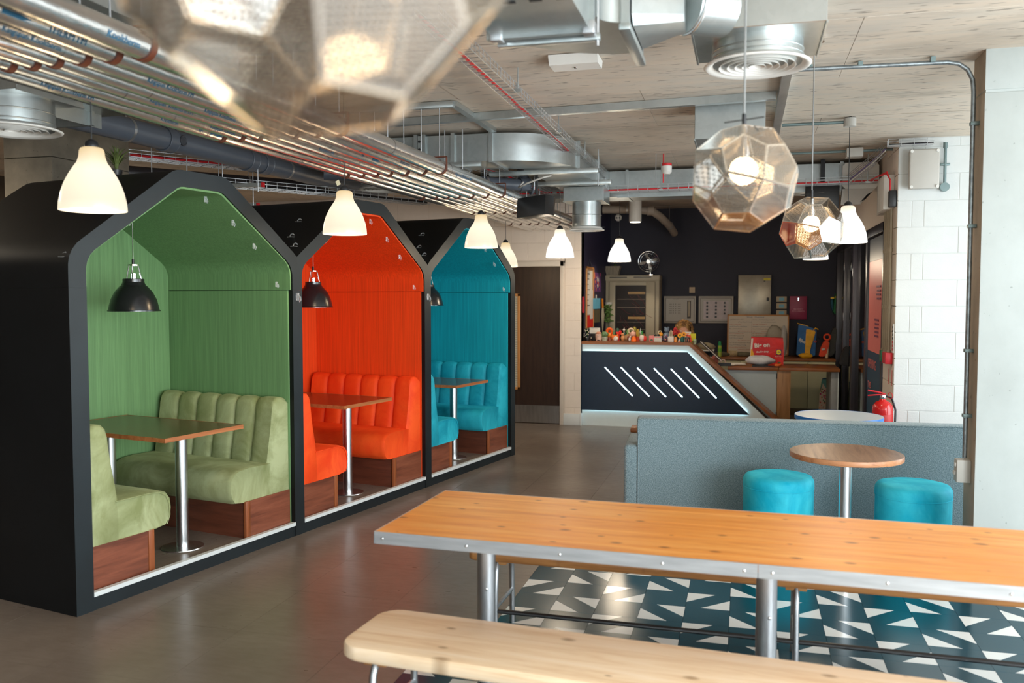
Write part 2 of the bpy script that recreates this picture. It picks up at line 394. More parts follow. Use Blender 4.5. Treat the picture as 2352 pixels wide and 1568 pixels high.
FONTCACHE = {}
def text_bm(body, size, fn, align='LEFT', bold=0.0, cut=0):
    """flat letters mapped by fn(x, y) -> point; returns MB"""
    key = (body, size, align, bold)
    if key not in FONTCACHE:
        cu = bpy.data.curves.new('t', 'FONT'); cu.body = body; cu.size = size; cu.align_x = align; cu.resolution_u = 2; cu.offset = bold
        o = bpy.data.objects.new('t', cu); COL.objects.link(o); bpy.context.view_layer.update()
        me = bpy.data.meshes.new_from_object(o.evaluated_get(bpy.context.evaluated_depsgraph_get()))
        FONTCACHE[key] = ([tuple(v.co) for v in me.vertices], [tuple(p.vertices) for p in me.polygons])
        bpy.data.objects.remove(o); bpy.data.curves.remove(cu); bpy.data.meshes.remove(me)
    vs, fs = FONTCACHE[key]; mb = MB()
    if cut:
        mb.mesh([(v[0], v[1], 0) for v in vs], fs)
        for k in range(-2, 9): bmesh.ops.bisect_plane(mb.bm, geom=list(mb.bm.verts) + list(mb.bm.edges) + list(mb.bm.faces), plane_co=(0, k * cut, 0), plane_no=(0, 1, 0))
        for v in mb.bm.verts: v.co = fn(v.co.x, v.co.y)
        return mb
    mb.mesh([fn(v[0], v[1]) for v in vs], fs); return mb
def wall_text(body, size, o, right, up, align='LEFT', bold=0.0):
    o, right, up = V(o), V(right).normalized(), V(up).normalized()
    return text_bm(body, size, lambda x, y: o + right * x + up * y, align, bold)

# ================================================================ SETTING
XL, XR, YB, YF, HC = -8.0, 3.5, -4.0, 13.5, 3.0
mb = MB(); mb.box(XL, YB, -.2, XR + .2, YF + .2, -.004); floor = struct('floor', mb, M_JOINT)
T0x, TY0, TP = -1.204, 4.89, .2296; TROW = .231; TYT = 6.1
def tile_left(y): return T0x - TP if y < 3.72 else T0x
# vinyl tiles
def slab(x0, y0, x1, y1, z=0.0, th=.004, name='vinyl_tile', mat=None):
    m = MB(); m.box(x0, y0, z - th, x1, y1, z); return link(name, m, mat or M_VINYL, floor, None, 0)
for i in range(-9, 3):
    for j in range(-3, 14):
        x0, x1 = -.6 + .6 * i, .6 * i; y0, y1 = 3.75 + .6 * j, 4.35 + .6 * j
        g = .0008
        if y0 < TYT:
            lim = tile_left((y0 + y1) / 2)
            if x0 >= lim - .02: continue
            if y0 < 3.72 < y1 - .01: lim = T0x - TP
            x1 = min(x1, lim)
        slab(x0 + g, y0 + g, x1 - g, y1 - g)
# remaining vinyl outside the tiled zone, plain sheet
m = MB(); m.box(XL, YB, -.004, XR, 1.95, 0); m.box(XL, 1.95, -.004, -6.0, YF, 0); m.box(-6.0, 12.15, -.004, XR, YF, 0); m.box(1.2, 6.15, -.004, XR, 12.15, 0); m.box(1.782, 1.95, -.004, XR, 6.15, 0); m.box(T0x, 6.046, -.004, 1.9, 6.15, .0)
link('vinyl_sheet', m, M_VINYL, floor, None, 0)
# patterned tiles: white corner triangles on teal
def ptile(kind):
    a = TP / 2 - .0008; c = TROW / 2 - .0008; t = .15; th = .004
    m = MB(); bmx = m.bm
    def v(x, y): return bmx.verts.new((x, y, 0))
    if kind == 0:
        m._f([v(-a, -c), v(a, -c), v(a, c), v(-a, c)])
    else:
        # triangles at top-left and bottom-right (kind 1) or bottom-left and top-right (kind 2)
        sgn = 1 if kind == 1 else -1
        q = lambda x, y: v(sgn * x, y)
        def fc(pts, mi):
            f = bmx.faces.new([q(*p) for p in (pts if sgn == 1 else pts[::-1])]); f.material_index = mi
        fc([(-a, c), (-a, c - t), (-a + t, c)], 1)
        fc([(a, -c), (a, -c + t), (a - t, -c)], 1)
        fc([(-a, c - t), (-a, -c), (a - t, -c), (a, -c + t), (a, c), (-a + t, c)], 0)
    bmesh.ops.recalc_face_normals(bmx, faces=bmx.faces)
    for f in bmx.faces:
        if f.normal.z < 0: f.normal_flip()
    # rim
    m.mesh([(-a, -c, 0), (a, -c, 0), (a, c, 0), (-a, c, 0), (-a, -c, -th), (a, -c, -th), (a, c, -th), (-a, c, -th)], [(0, 4, 5, 1), (1, 5, 6, 2), (2, 6, 7, 3), (3, 7, 4, 0)])
    me = bpy.data.meshes.new('patterned_tile'); bmx.to_mesh(me); bmx.free(); me.materials.append(M_TEALTILE); me.materials.append(M_WHITETILE); return me
PT = [ptile(k) for k in range(3)]
for col in range(-1, 13):
    for row in range(-13, 6):
        x = T0x + TP * (col + .5); y = TY0 - TROW * .5 + TROW * row
        if col < 0 and y > 3.72: continue
        if col < 0 and y < 2.9: continue
        k = (1 if col % 2 == 0 else 0) if row % 2 == 0 else (2 if col % 2 else 0)
        o = bpy.data.objects.new('patterned_tile', PT[k]); COL.objects.link(o); o.location = (x, y, .0002); o.parent = floor
# ceiling of shuttering panels
m = MB(); m.box(XL, YB, HC + .012, XR + .2, YF + .2, HC + .25); ceil = struct('ceiling', m, plain('ceiling_joint', srgb(120, 108, 92), .9))
pan = {}
for i in range(5):
    for j in range(29):
        x0 = XL + i * 2.44 + (0.0 if (j // 2) % 2 == 0 else -1.22) ; y0 = -4 + j * .61 + .02
        x1 = min(x0 + 2.44, XR + .1); x0 = max(x0, XL)
        if x1 - x0 < .2 or y0 > YF - .05: continue
        m = MB(); dz = random.uniform(-.0025, .0025); m.box(x0 + .001, y0 + .004, HC + dz, x1 - .001, min(y0 + .61, YF) - .004, HC + .02)
        if x0 < -4.2 and x0 > -6.9 and 8 < y0: pass
        link('ceiling_panel', m, M_CEIL, ceil, None, 0)
# ---- back navy wall and its left return
m = MB(); m.box(-2.02, YF, 0, XR + .2, YF + .2, HC + .05); struct('wall_back', m, M_NAVY)
m = MB(); m.box(-2.14, 11.06, 0, -2.03, YF + .2, HC + .05); struct('wall_reception_left', m, M_NAVYL)
# ---- cream block wall with the door
DX0, DX1, DH = -3.24, -2.30, 2.05; YW = 11.03
m = MB(); m.box(XL, YW + .01, 0, DX0 - .07, YW + .2, HC + .05); m.box(DX0 - .07, YW + .01, DH + .05, DX1 + .07, YW + .2, HC + .05); m.box(DX1 + .05, YW + .01, 0, -2.03, YW + .2, HC + .05)
wd = struct('wall_door_side', m, M_MORTB)
def blocks(parent, x0, x1, z0, z1, y, mat, cuts, off=0.0, skip=None, bw=.45, bh=.225, th=.003, toward=-1, name='block', fixedjoints=None):
    z = z0; r = 0
    while z < z1 - .02:
        js = fixedjoints[r % 2] if fixedjoints else None
        if js is None:
            js = []; x = x0 + ((r % 2) * .5 + off) * bw
            while x < x1: js.append(x); x += bw
        js = [x0] + [q for q in js if x0 + .03 < q < x1 - .03] + [x1]
        for a, b in zip(js, js[1:]):
            if skip and skip(a, b, z, z + bh): continue
            mm = MB(); mm.box(a + .0025, y + (-th if toward < 0 else 0) - .0, z + .0025, b - .0025, y + (.02 if toward < 0 else th), min(z + bh, z1) - .0025, .0025, 1)
            link(name, mm, mat, parent, None, 25)
        z += bh; r += 1
blocks(wd, -5.9, DX0 - .08, 0.0, HC, YW + .01, M_BLOCKB, None)
blocks(wd, DX0 - .08, DX1 + .06, DH + .08, HC, YW + .01, M_BLOCKB, None, off=.3)
blocks(wd, DX1 + .06, -2.03, 0.0, HC, YW + .01, M_BLOCKB, None, off=.28)
m = MB(); m.box(DX1 + .05, YW - .022, 0, -2.03, YW, .15, .004); m.box(-2.04, YW - .03, 0, -2.012, YW + .05, .155, .004); struct('baseboard_door_wall', m, M_TRIMW)
# door
m = MB(); m.box(DX0, YW + .03, 0.0, DX1, YW + .075, DH); door = struct('door_1', m, M_DOOR)
m = MB()
for (x0, z0, x1, z1) in ((DX0 - .07, 0, DX0, DH + .07), (DX1, 0, DX1 + .05, DH + .07), (DX0 - .07, DH, DX1 + .05, DH + .07)): m.box(x0, YW - .03, z0, x1, YW + .1, z1, .006)
link('door_frame', m, plain('door_frame_white', srgb(214, 202, 188), .45, var=.02), door)
m = MB(); m.box(DX0 + .02, YW + .022, .012, DX1 - .015, YW + .032, .24); link('kick_plate', m, M_STEEL, door)
m = MB()
for (x0, z0, x1, z1) in ((-3.10, .44, -3.07, 1.70), (-2.875, .44, -2.84, 1.70), (-3.10, .44, -2.84, .475), (-3.10, 1.665, -2.84, 1.70)): m.box(x0, YW + .012, z0, x1, YW + .035, z1, .003)
fr = link('vision_panel_frame', m, M_OAKF, door)
m = MB(); m.box(-3.07, YW + .022, .475, -2.875, YW + .03, 1.665); link('vision_panel_glass', m, plain('wired_glass', srgb(206, 196, 172), .2, var=.03), fr)
m = MB()
for k in range(50): m.tube([(-3.07, YW + .018, .49 + k * .0235), (-2.875, YW + .018, .49 + k * .0235)], .003, 4)
link('blind_slats', m, plain('slat_brown', srgb(110, 92, 70), .5), fr, kind='stuff')
m = MB()
m.cyl((-3.17, YW + .03, 1.02), (-3.17, YW - .03, 1.02), .01); m.tube([(-3.17, YW - .03, 1.02), (-3.05, YW - .03, 1.02)], .009); link('door_handle', m, M_STEEL, door)
# ---- white block wall, right
YWW = 8.09; SX = 1.25
m = MB(); m.box(SX + .01, YWW + .0078, 0, XR, YWW + .22, HC + .05); ww = struct('wall_white', m, M_MORT)
blocks(ww, SX, XR, 0, HC, YWW + .008, M_BLOCK, None, fixedjoints=([1.345 + .02, 1.46, 1.91, 2.36, 2.81, 3.26], [1.73, 2.18, 2.63, 3.08]))
# ---- side wall running back from the corner (block part, then glazed screen)
m = MB(); m.box(SX + .01, YWW + .01, 0, SX + .2, 8.72, HC + .05); m.box(SX + .01, 8.72, 2.36, SX + .2, YF, HC + .05); ws = struct('wall_glazed_side', m, M_MORTB)
z = 0; r = 0
while z < HC - .02:
    for a, b in (((YWW + .014, 8.72),) if r % 2 else ((YWW + .014, 8.39), (8.39, 8.72))):
        mm = MB(); mm.box(SX + .002, a + .002, z + .0025, SX + .03, b - .002, min(z + .225, HC) - .0025, .0025, 1); link('block', mm, M_BLOCKB, ws, None, 25)
    z += .225; r += 1
# glazed screen: black frame with panes (setting)
m = MB(); 
for (y0, y1) in ((8.72, 8.80), (9.86, 9.98), (11.05, 11.20), (12.05, 12.13), (12.95, 13.05)): m.box(SX - .01, y0, 0, SX + .09, y1, 2.36, .004)
m.box(SX - .01, 8.72, 2.27, SX + .09, 13.05, 2.36, .004); m.box(SX - .01, 8.72, 0, SX + .09, 13.05, .09, .004)
win = struct('window_screen', m, plain('dark_frame', (.035, .033, .045), .35))
for (y0, y1) in ((8.80, 9.86), (9.98, 11.05), (11.20, 12.05), (12.13, 12.95)):
    m = MB(); m.box(SX + .03, y0, .09, SX + .04, y1, 2.27); link('pane', m, M_GLASS, win)
m = MB()
for zz in (1.35, 2.0): m.box(SX - .014, 12.03, zz, SX - .01, 12.06, zz + .10, .001)
m.box(SX - .014, 11.1, 1.9, SX - .01, 11.14, 2.0, .001)
link('hinges', m, M_STEEL, win)
m = MB(); m.box(2.6, 8.5, 0, 2.7, YF, HC); struct('wall_outside_corridor', m, plain('corridor_dark', (.02, .022, .028), .7))
# ---- right window wall and window wall behind the camera
def window_wall_x(x, ys, z0, z1, wy, nm, yend):
    m = MB(); edges = []; y = YB
    for c_, wd_ in ys:
        m.box(x, y, 0, x + .2, c_ - wd_ / 2, HC + .05); m.box(x, c_ - wd_ / 2, 0, x + .2, c_ + wd_ / 2, z0); m.box(x, c_ - wd_ / 2, z1, x + .2, c_ + wd_ / 2, HC + .05); y = c_ + wd_ / 2
    m.box(x, y, 0, x + .2, yend, HC + .05); return struct(nm, m, plain('plaster_white', srgb(226, 226, 222), .8))
window_wall_x(XR, ((-1.9, 2.4), (.9, 2.4), (3.7, 2.4), (6.85, 2.1)), .3, 2.85, 0, 'wall_right', YF)
def win_frame(nm, c_, w_, z0, z1, axis, at_):
    m = MB()
    def bx(a0, b0, a1, b1):
        if axis == 'x': m.box(at_, a0, b0, at_ + .07, a1, b1, .004)
        else: m.box(a0, at_ - .07, b0, a1, at_, b1, .004)
    a, b = c_ - w_ / 2, c_ + w_ / 2
    bx(a, z0, a + .06, z1); bx(b - .06, z0, b, z1); bx(a, z0, b, z0 + .06); bx(a, z1 - .06, b, z1); bx(c_ - .025, z0, c_ + .025, z1)
    f = struct(nm, m, MATS['dark_frame'])
    for (p, q) in ((a + .06, c_ - .025), (c_ + .025, b - .06)):
        g = MB()
        if axis == 'x': g.box(at_ + .03, p, z0 + .06, at_ + .036, q, z1 - .06)
        else: g.box(p, at_ - .036, z0 + .06, q, at_ - .03, z1 - .06)
        link('pane', g, M_GLASS, f)
for k, (c_, w_) in enumerate(((-1.9, 2.4), (.9, 2.4), (3.7, 2.4), (6.85, 2.1))): win_frame('window_%d' % (k + 1), c_, w_, .3, 2.85, 'x', XR + .06)
m = MB(); x = XL
for c_ in (-4.3, -1.3, 1.6): m.box(x, YB - .2, 0, c_ - 1.2, YB, HC + .05); m.box(c_ - 1.2, YB - .2, 0, c_ + 1.2, YB, .3); m.box(c_ - 1.2, YB - .2, 2.85, c_ + 1.2, YB, HC + .05); x = c_ + 1.2
m.box(x, YB - .2, 0, XR + .2, YB, HC + .05); struct('wall_front', m, MATS['plaster_white'])
for k, c_ in enumerate((-4.3, -1.3, 1.6)): win_frame('window_%d' % (k + 5), c_, 2.4, .3, 2.85, 'y', YB - .06)
m = MB(); m.box(XL - .2, YB, 0, XL, YF + .2, HC + .05); struct('wall_left', m, M_DARKBACK)
# ---- columns
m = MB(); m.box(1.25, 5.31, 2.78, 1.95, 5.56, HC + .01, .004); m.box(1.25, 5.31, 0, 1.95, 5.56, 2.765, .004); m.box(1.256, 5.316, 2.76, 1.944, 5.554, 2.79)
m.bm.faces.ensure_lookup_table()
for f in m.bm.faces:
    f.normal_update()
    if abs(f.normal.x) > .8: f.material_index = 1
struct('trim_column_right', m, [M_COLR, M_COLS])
m = MB(); m.box(-5.66, 5.66, 0, -5.2, 6.54, 2.74, .006); m.box(-5.66, 5.66, 2.745, -5.2, 6.54, HC + .01, .006); struct('trim_column_left', m, M_COLD)
# reception side return on the right of the navy wall

# ================================================================ BOOTHS
BA = V((-3.314, 3.694, 0)); BANG = radians(78.86)
BM = Matrix.Translation(BA) @ Matrix.Rotation(BANG, 4, 'Z')
def B(u, v, z): return BM @ V((u, v, z))
def round_poly(pts, rads, n=6):
    out = []
    for i, p in enumerate(pts):
        r = rads[i]
        if r == 0 or i in (0, len(pts) - 1): out.append(p); continue
        p = V(p); a = (V(pts[i - 1]) - p).normalized(); b = (V(pts[i + 1]) - p).normalized()
        ang = a.angle(b); d = r / math.tan(ang / 2); s0 = p + a * d; s1 = p + b * d
        ctr = p + (a + b).normalized() * (r / sin(ang / 2))
        for k in range(n + 1):
            t = k / n; q = s0.lerp(s1, t) - ctr; out.append(tuple(ctr + q.normalized() * r))
    return out
BD = 1.28; SEAM = 1.70; FL = .085
colnames = ['green', 'orange', 'blue']
u_out = [(0.0, 1.755), (1.755, 3.46), (3.46, 5.186)]
u_in = [(.104, 1.706), (1.804, 3.41), (3.51, 5.09)]
hook_mb = None
def make_hook():
    m = MB(); m.box(-.012, -.004, -.018, .012, 0, .018, .002, 1); m.tube([(0, -.004, .006), (0, -.016, .0), (0, -.02, -.014), (0, -.012, -.024)], .0035, 6)
    return m
booths = []
def blk(m):
    bmesh.ops.recalc_face_normals(m.bm, faces=m.bm.faces); fv = B(0, -1, 0) - B(0, 0, 0)
    for f in m.bm.faces: f.material_index = 0 if f.normal.dot(fv) > .5 else 1  # all but the front faces get a deeper black, their shade put into the colour
    return m
labels_b = ['black house-shaped seating booth lined in green, nearest of the row', 'black house-shaped seating booth lined in orange, between the green and blue booths', 'black house-shaped seating booth lined in blue, farthest of the row']
for k in range(3):
    uo0, uo1 = u_out[k]; ui0, ui1 = u_in[k]; uc = (ui0 + ui1) / 2
    L = BM.to_3x3(); base = B((uo0 + uo1) / 2, .64, 0)
    t = thing('seating_booth', labels_b[k], 'booth', tuple(base), BANG, 'house-shaped seating booths in a row')
    # outer and inner profile above the seam
    def zat(u): return 2.39 - (abs(u - uc) - .19) * .695
    rl = .16 if k == 0 else 0.0; rr = .16 if k == 2 else 0.0
    outer = round_poly([(uo0, SEAM), (uo0, zat(uo0)), (uc - .20, 2.39), (uc + .20, 2.39), (uo1, zat(uo1)), (uo1, SEAM)], [0, rl, .16, .16, rr, 0])
    inner = round_poly([(ui0, SEAM), (ui0, 1.862), (uc - .165, 2.295), (uc + .165, 2.295), (ui1, 1.862), (ui1, SEAM)], [0, .13, .10, .10, .13, 0], 8)
    # frame: quad strip between resampled outlines
    def resample(pl, n):
        L_ = [0]
        for a, b in zip(pl, pl[1:]): L_.append(L_[-1] + (V(b) - V(a)).length)
        out = []; j = 0
        for i in range(n):
            s_ = L_[-1] * i / (n - 1)
            while j < len(pl) - 2 and L_[j + 1] < s_: j += 1
            f = (s_ - L_[j]) / max(1e-9, L_[j + 1] - L_[j]); out.append(tuple(V(pl[j]).lerp(V(pl[j + 1]), min(1, f))))
        return out
    # split in three spans so corners match
    def spans(pl, keys):
        idx = [min(range(len(pl)), key=lambda i: (V(pl[i]) - V(q)).length) for q in keys]; return idx
    m = MB()
    ang = [-pi * .06 + (pi * 1.12) * i / 60 for i in range(61)]
    # radial sampling around a centre
    ctr = V((uc, SEAM))
    def radial(pl, n=72):
        out = []
        for i in range(n + 1):
            th = pi - pi * i / n; d = V((cos(th), sin(th))); best = None
            for a, b in zip(pl, pl[1:]):
                a = V(a) - ctr; b = V(b) - ctr; e = b - a; den = d.x * e.y - d.y * e.x
                if abs(den) < 1e-9: continue
                tt = (a.x * e.y - a.y * e.x) / den; ss = (a.x * d.y - a.y * d.x) / den
                if -1e-4 <= ss <= 1 + 1e-4 and tt > 0: best = tt if best is None else max(best, tt)
            out.append(tuple(ctr + d * (best or 0)))
        return out
    O, I = radial(outer), radial(inner); n = len(O)
    # front frame ring (thin), and the shell behind
    rings = []
    for i in range(n): rings.append([B(O[i][0], 0, O[i][1]), B(I[i][0], 0, I[i][1]), B(I[i][0], BD, I[i][1]), B(O[i][0], BD, O[i][1])])
    m = MB(); m.loft(rings)
    P(t, 'roof_shell', blk(m), [M_FRAME, M_BLACK], smooth=30)
    # posts / side walls
    m = MB(); m.loft([[B(a, b, z) for a, b in ((uo0, 0), (ui0, 0), (ui0, BD), (uo0, BD))] for z in (0, SEAM - .0006)]); P(t, 'side_wall', blk(m), [M_FRAME, M_BLACK])
    m = MB(); m.loft([[B(a, b, z) for a, b in ((ui1, 0), (uo1, 0), (uo1, BD), (ui1, BD))] for z in (0, SEAM - .0006)]); P(t, 'side_wall', blk(m), [M_FRAME, M_BLACK])
    # plinth, floor, nosing
    m = MB(); m.loft([[B(a, b, z) for a, b in ((ui0, .004), (ui1, .004), (ui1, .03), (ui0, .03))] for z in (0, FL - .004)]); P(t, 'plinth', m, M_FRAME)
    m = MB(); m.loft([[B(a, b, z) for a, b in ((ui0, .03), (ui1, .03), (ui1, BD), (ui0, BD))] for z in (.0, FL)]); P(t, 'booth_floor', m, M_VINYL)
    m = MB(); m.loft([[B(a, b, z) for a, b in ((ui0, -.004), (ui1, -.004), (ui1, .028), (ui0, .028))] for z in (FL - .012, FL + .012)]); P(t, 'nosing', m, M_TRIMW, label='white step nosing')
    # back
    m = MB(); m.mesh([B(a, BD - .1, z) for a, z in [(ui0 - .01, 0)] + [(p[0], p[1]) for p in I] + [(ui1 + .01, 0)]], [tuple(range(n + 2))])
    g = bmesh.ops.extrude_face_region(m.bm, geom=list(m.bm.faces)); vs = [e for e in g['geom'] if isinstance(e, bmesh.types.BMVert)]
    bmesh.ops.translate(m.bm, verts=vs, vec=B(0, .1, 0) - B(0, 0, 0)); P(t, 'back_wall', m, M_BLACK, smooth=0)
    # lining: left, right, back lower panels, rounded upper lining
    lt = .012
    for (a, b) in ((ui0, ui0 + lt), (ui1 - lt, ui1)):
        m = MB(); m.loft([[B(p, q, z) for p, q in ((a, .035), (b, .035), (b, BD - .11), (a, BD - .11))] for z in (FL, SEAM - .0015)]); P(t, 'side_lining', m, LIN[k], label=colnames[k] + ' ribbed side lining')
    m = MB(); m.mesh([B(a, BD - .112, z) for a, z in [(ui0, FL)] + [(p[0], p[1]) for p in I] + [(ui1, FL)]], [tuple(range(n + 2))])
    g = bmesh.ops.extrude_face_region(m.bm, geom=list(m.bm.faces)); vs = [e for e in g['geom'] if isinstance(e, bmesh.types.BMVert)]
    bmesh.ops.translate(m.bm, verts=vs, vec=B(0, -.01, 0) - B(0, 0, 0)); P(t, 'back_lining', m, LIN[k], label=colnames[k] + ' ribbed back lining', smooth=0)
    m = MB(); rings = []
    for p in I:
        d = (V((uc, SEAM + .25)) - V(p)).normalized() * lt; q = V(p) + d
        rings.append([B(p[0], .012, p[1]), B(q.x, .012, q.y), B(q.x, BD - .11, q.y), B(p[0], BD - .11, p[1])])
    m.loft(rings); P(t, 'roof_lining', m, LIN[k], label=colnames[k] + ' ribbed roof lining', smooth=30)
    # clear adhesive hooks along the opening
    spots = [(.965, 2.255, 2), (.62, 2.262, 2), (1.19, 2.13, 2), (1.375, 1.995, 2), (1.585, 1.75, 2), (.40, 2.08, 2)]
    for su, sz, _ in spots:
        u = uc - .905 + su; mm = make_hook()
        bmesh.ops.transform(mm.bm, matrix=Matrix.Translation(B(u, .035, sz - .012)) @ Matrix.Rotation(BANG, 4, 'Z'), verts=mm.bm.verts); P(t, 'hook', mm, M_CLEAR)
    if k < 2:
        mm = make_hook(); bmesh.ops.transform(mm.bm, matrix=Matrix.Translation(B(uo1, -.0, 1.655)) @ Matrix.Rotation(BANG, 4, 'Z') @ Matrix.Scale(1.5, 4), verts=mm.bm.verts); P(t, 'hook', mm, M_CLEAR)
    for (vv, du) in ((.10, .09), (.22, .20), (.30, .38)) if k else ((.06, .02), (.18, .06), (.34, .50)):
        u = uo0 + du; z_ = zat(u) if (k or du > .1) else zat(uo0) - .05
        mm = make_hook(); bmesh.ops.transform(mm.bm, matrix=Matrix.Translation(B(u, vv, z_ + .012)) @ Matrix.Rotation(BANG, 4, 'Z') @ Matrix.Rotation(radians(-90), 4, 'X') @ Matrix.Scale(1.3, 4), verts=mm.bm.verts); P(t, 'hook', mm, M_CLEAR)
    booths.append((t, ui0, ui1, uc))

# ---- benches
def backprof(): return [(0, .24), (.205, .24), (.205, .34), (.197, .45), (.178, .56), (.158, .66), (.145, .75), (.138, .81), (.125, .855), (.098, .882), (.06, .888), (.02, .875), (.0, .84)]
def make_bench(k, label):
    t = thing('booth_bench', label, 'bench', (0, 0, 0), 0, 'upholstered booth benches')
    L0, L1 = 0.0, 1.08; prof = backprof(); nch = 6; cw = (L1 - L0) / nch
    for c in range(nch):
        m = MB(); rings = []; a, b = L0 + c * cw, L0 + (c + 1) * cw; S = 10
        for i in range(S + 1):
            f = i / S; x = 2 * f - 1; bulge = .022 * (1 - abs(x) ** 2.6) ** .5 if abs(x) < 1 else 0
            if c == 0 and f < .5: bulge = .022 * min(1, (f / .1) ** .5) if f < .1 else .022
            if c == nch - 1 and f > .5: bulge = .022 * min(1, ((1 - f) / .1) ** .5) if f > .9 else .022
            y = a + cw * (.5 + .5 * (x * 1.0)); r = []
            for j, (px, pz) in enumerate(prof):
                if j in (0, len(prof) - 1, 1): off = (0, 0) if j != 1 else (bulge - .022, 0)
                else:
                    p0 = V(prof[j - 1]); p1 = V(prof[j + 1]); tg = (p1 - p0).normalized(); nn = (tg.y, -tg.x); off = (nn[0] * (bulge - .022), nn[1] * (bulge - .022))
                r.append(V((px + off[0], y, pz + off[1])))
            rings.append(r)
        m.loft(rings); P(t, 'backrest_channel', m, VEL[k], w=False, smooth=50)
    m = MB(); sp = [(.16, .235), (.44, .235), (.515, .245), (.545, .285), (.556, .34), (.548, .40), (.52, .437), (.47, .455), (.38, .462), (.16, .455)]
    rings = []; ce = V((.36, .345))
    for (y, sc_) in ((L0 + .004, .93), (L0 + .0, .955), (L0 + .012, .985), (L0 + .03, 1), (L1 - .03, 1), (L1 - .012, .985), (L1, .955), (L1 - .002, .93)):
        rings.append([V((ce.x + (px - ce.x) * sc_ if px > .2 else px, y, ce.y + (pz - ce.y) * sc_)) for px, pz in sp])
    # extra waviness between
    m.loft(rings); seat = P(t, 'seat_cushion', m, VEL[k], w=False, smooth=50)
    m = MB(); m.tube([(.17, L0 - .002, .452), (.38, L0 - .002, .452), (.46, L0 - .002, .445), (.51, L0, .42), (.535, L0, .37), (.54, L0, .3), (.52, L0, .25)], .0035, 5); P(seat, 'piping', m, VEL[k], w=False)
    m = MB(); m.box(.0, .02, 0, .42, L1 - .02, .243); P(t, 'base', m, M_REDBASE, w=False)
    for y in (-.0005, L1 - .012):
        m = MB(); m.box(.0, y + .006, 0.001, .385, y + .022, .242); P(t, 'end_panel', m, M_REDWOOD, w=False)
        m = MB(); m.box(.388, y + .002, 0.0, .428, y + .026, .243, .003); P(t, 'corner_trim', m, M_REDTRIM, w=False)
    return t
for k in range(3):
    t, ui0, ui1, uc = booths[k]
    side = ['left', 'right']
    lab = {0: ['sage green velvet channel-back bench at the near end of the green booth', 'sage green velvet channel-back bench against the far wall of the green booth'],
           1: ['orange velvet channel-back bench mostly hidden behind the post of the orange booth', 'orange velvet channel-back bench against the far wall of the orange booth'],
           2: ['blue velvet channel-back bench mostly hidden behind the post of the blue booth', 'blue velvet channel-back bench against the far wall of the blue booth']}[k]
    b0 = make_bench(k, lab[0]); b0.location = B(ui0 + .013, .045, FL); b0.rotation_euler = (0, 0, BANG)
    b1 = copy_tree(b0, B(ui1 - .013, .045 + 1.08, FL), BANG + pi, lab[1])

# ---- booth tables
def make_btable(label):
    t = thing('booth_table', label, 'table', (0, 0, 0), 0, 'pedestal tables inside the booths')
    m = MB(); m.box(-.315, -.53, .722, .315, .53, .746); P(t, 'tabletop', m, M_BTOP, w=False)
    m = MB(); m.box(-.318, -.534, .721, .318, -.53, .747); m.box(-.318, .53, .721, .318, .534, .747); m.box(-.318, -.53, .721, -.315, .53, .747); m.box(.315, -.53, .721, .318, .53, .747); P(t, 'edge_band', m, M_BEDGE, w=False)
    for y in (-.32, .32):
        m = MB(); m.cyl((0, y, .012), (0, y, .715), .037, n=24); P(t, 'post', m, M_STEEL, w=False)
        m = MB(); m.lathe([(.0, 0), (.125, 0), (.128, .004), (.126, .009), (.05, .013), (.0, .014)], (0, y, 0), 40); P(t, 'base_plate', m, M_STEEL, w=False)
        m = MB(); m.box(-.12, y - .03, .712, .12, y + .03, .722); P(t, 'mounting_plate', m, M_STEEL, w=False)
    return t
bt0 = make_btable('wood-topped pedestal table in the green booth, dark veneer'); bt0.location = B(.95, .58, FL); bt0.rotation_euler = (0, 0, BANG)
copy_tree(bt0, B(.95 + 1.70, .58, FL), BANG, 'wood-topped pedestal table in the orange booth')
copy_tree(bt0, B(.95 + 3.40, .58, FL), BANG, 'wood-topped pedestal table in the blue booth')

# ---- black dome pendants in the booths
def dome(label):
    t = thing('dome_pendant', label, 'lamp', (0, 0, 0), 0, 'black dome pendants inside the booths')
    m = MB(); m.lathe([(.150, 0), (.156, -.002), (.156, .004), (.150, .008), (.146, .03), (.134, .075), (.112, .12), (.082, .155), (.064, .168), (.064, .200), (.060, .203), (0, .203), (0, .199), (.058, .196), (.078, .150), (.108, .115), (.13, .07), (.142, .03), (.146, 0.004)], n=48, close=False); P(t, 'shade', m, M_BLKMET, w=False)
    m = MB()
    for a in (0.3, 2.4, 4.5): m.tube([(.05 * cos(a), .05 * sin(a), .203), (.034 * cos(a), .034 * sin(a), .27), (.030 * cos(a), .030 * sin(a), .286)], .0045, 6)
    m.lathe([(0, .284), (.036, .284), (.036, .292), (0, .292)], n=24); m.cyl((0, 0, .203), (0, 0, .235), .02); P(t, 'bracket', m, M_CHROME, w=False)
    m = MB(); m.cyl((0, 0, .292), (0, 0, .325), .008); P(t, 'cord_grip', m, M_BLKPLASTIC, w=False)
    m = MB(); m.cyl((0, 0, .32), (0, 0, .715), .0035, n=8); P(t, 'cord', m, M_CHROME, w=False)
    m = MB(); m.lathe([(0, .705), (.045, .705), (.045, .72), (0, .72)], n=24); P(t, 'ceiling_rose', m, M_CHROME, w=False)
    m = MB(); m.ball((0, 0, .07), .03); P(t, 'bulb', m, plain('bulb_off', (.8, .78, .7), .3), w=False)
    return t
d0 = dome('black dome pendant hanging over the table in the green booth'); d0.location = B(.905, .595, 1.565)
copy_tree(d0, B(.905 + 1.702, .55, 1.573), None, 'black dome pendant in the orange booth, half hidden by the post')
copy_tree(d0, B(.905 + 3.40, .52, 1.573), None, 'black dome pendant in the blue booth, only its edge showing')
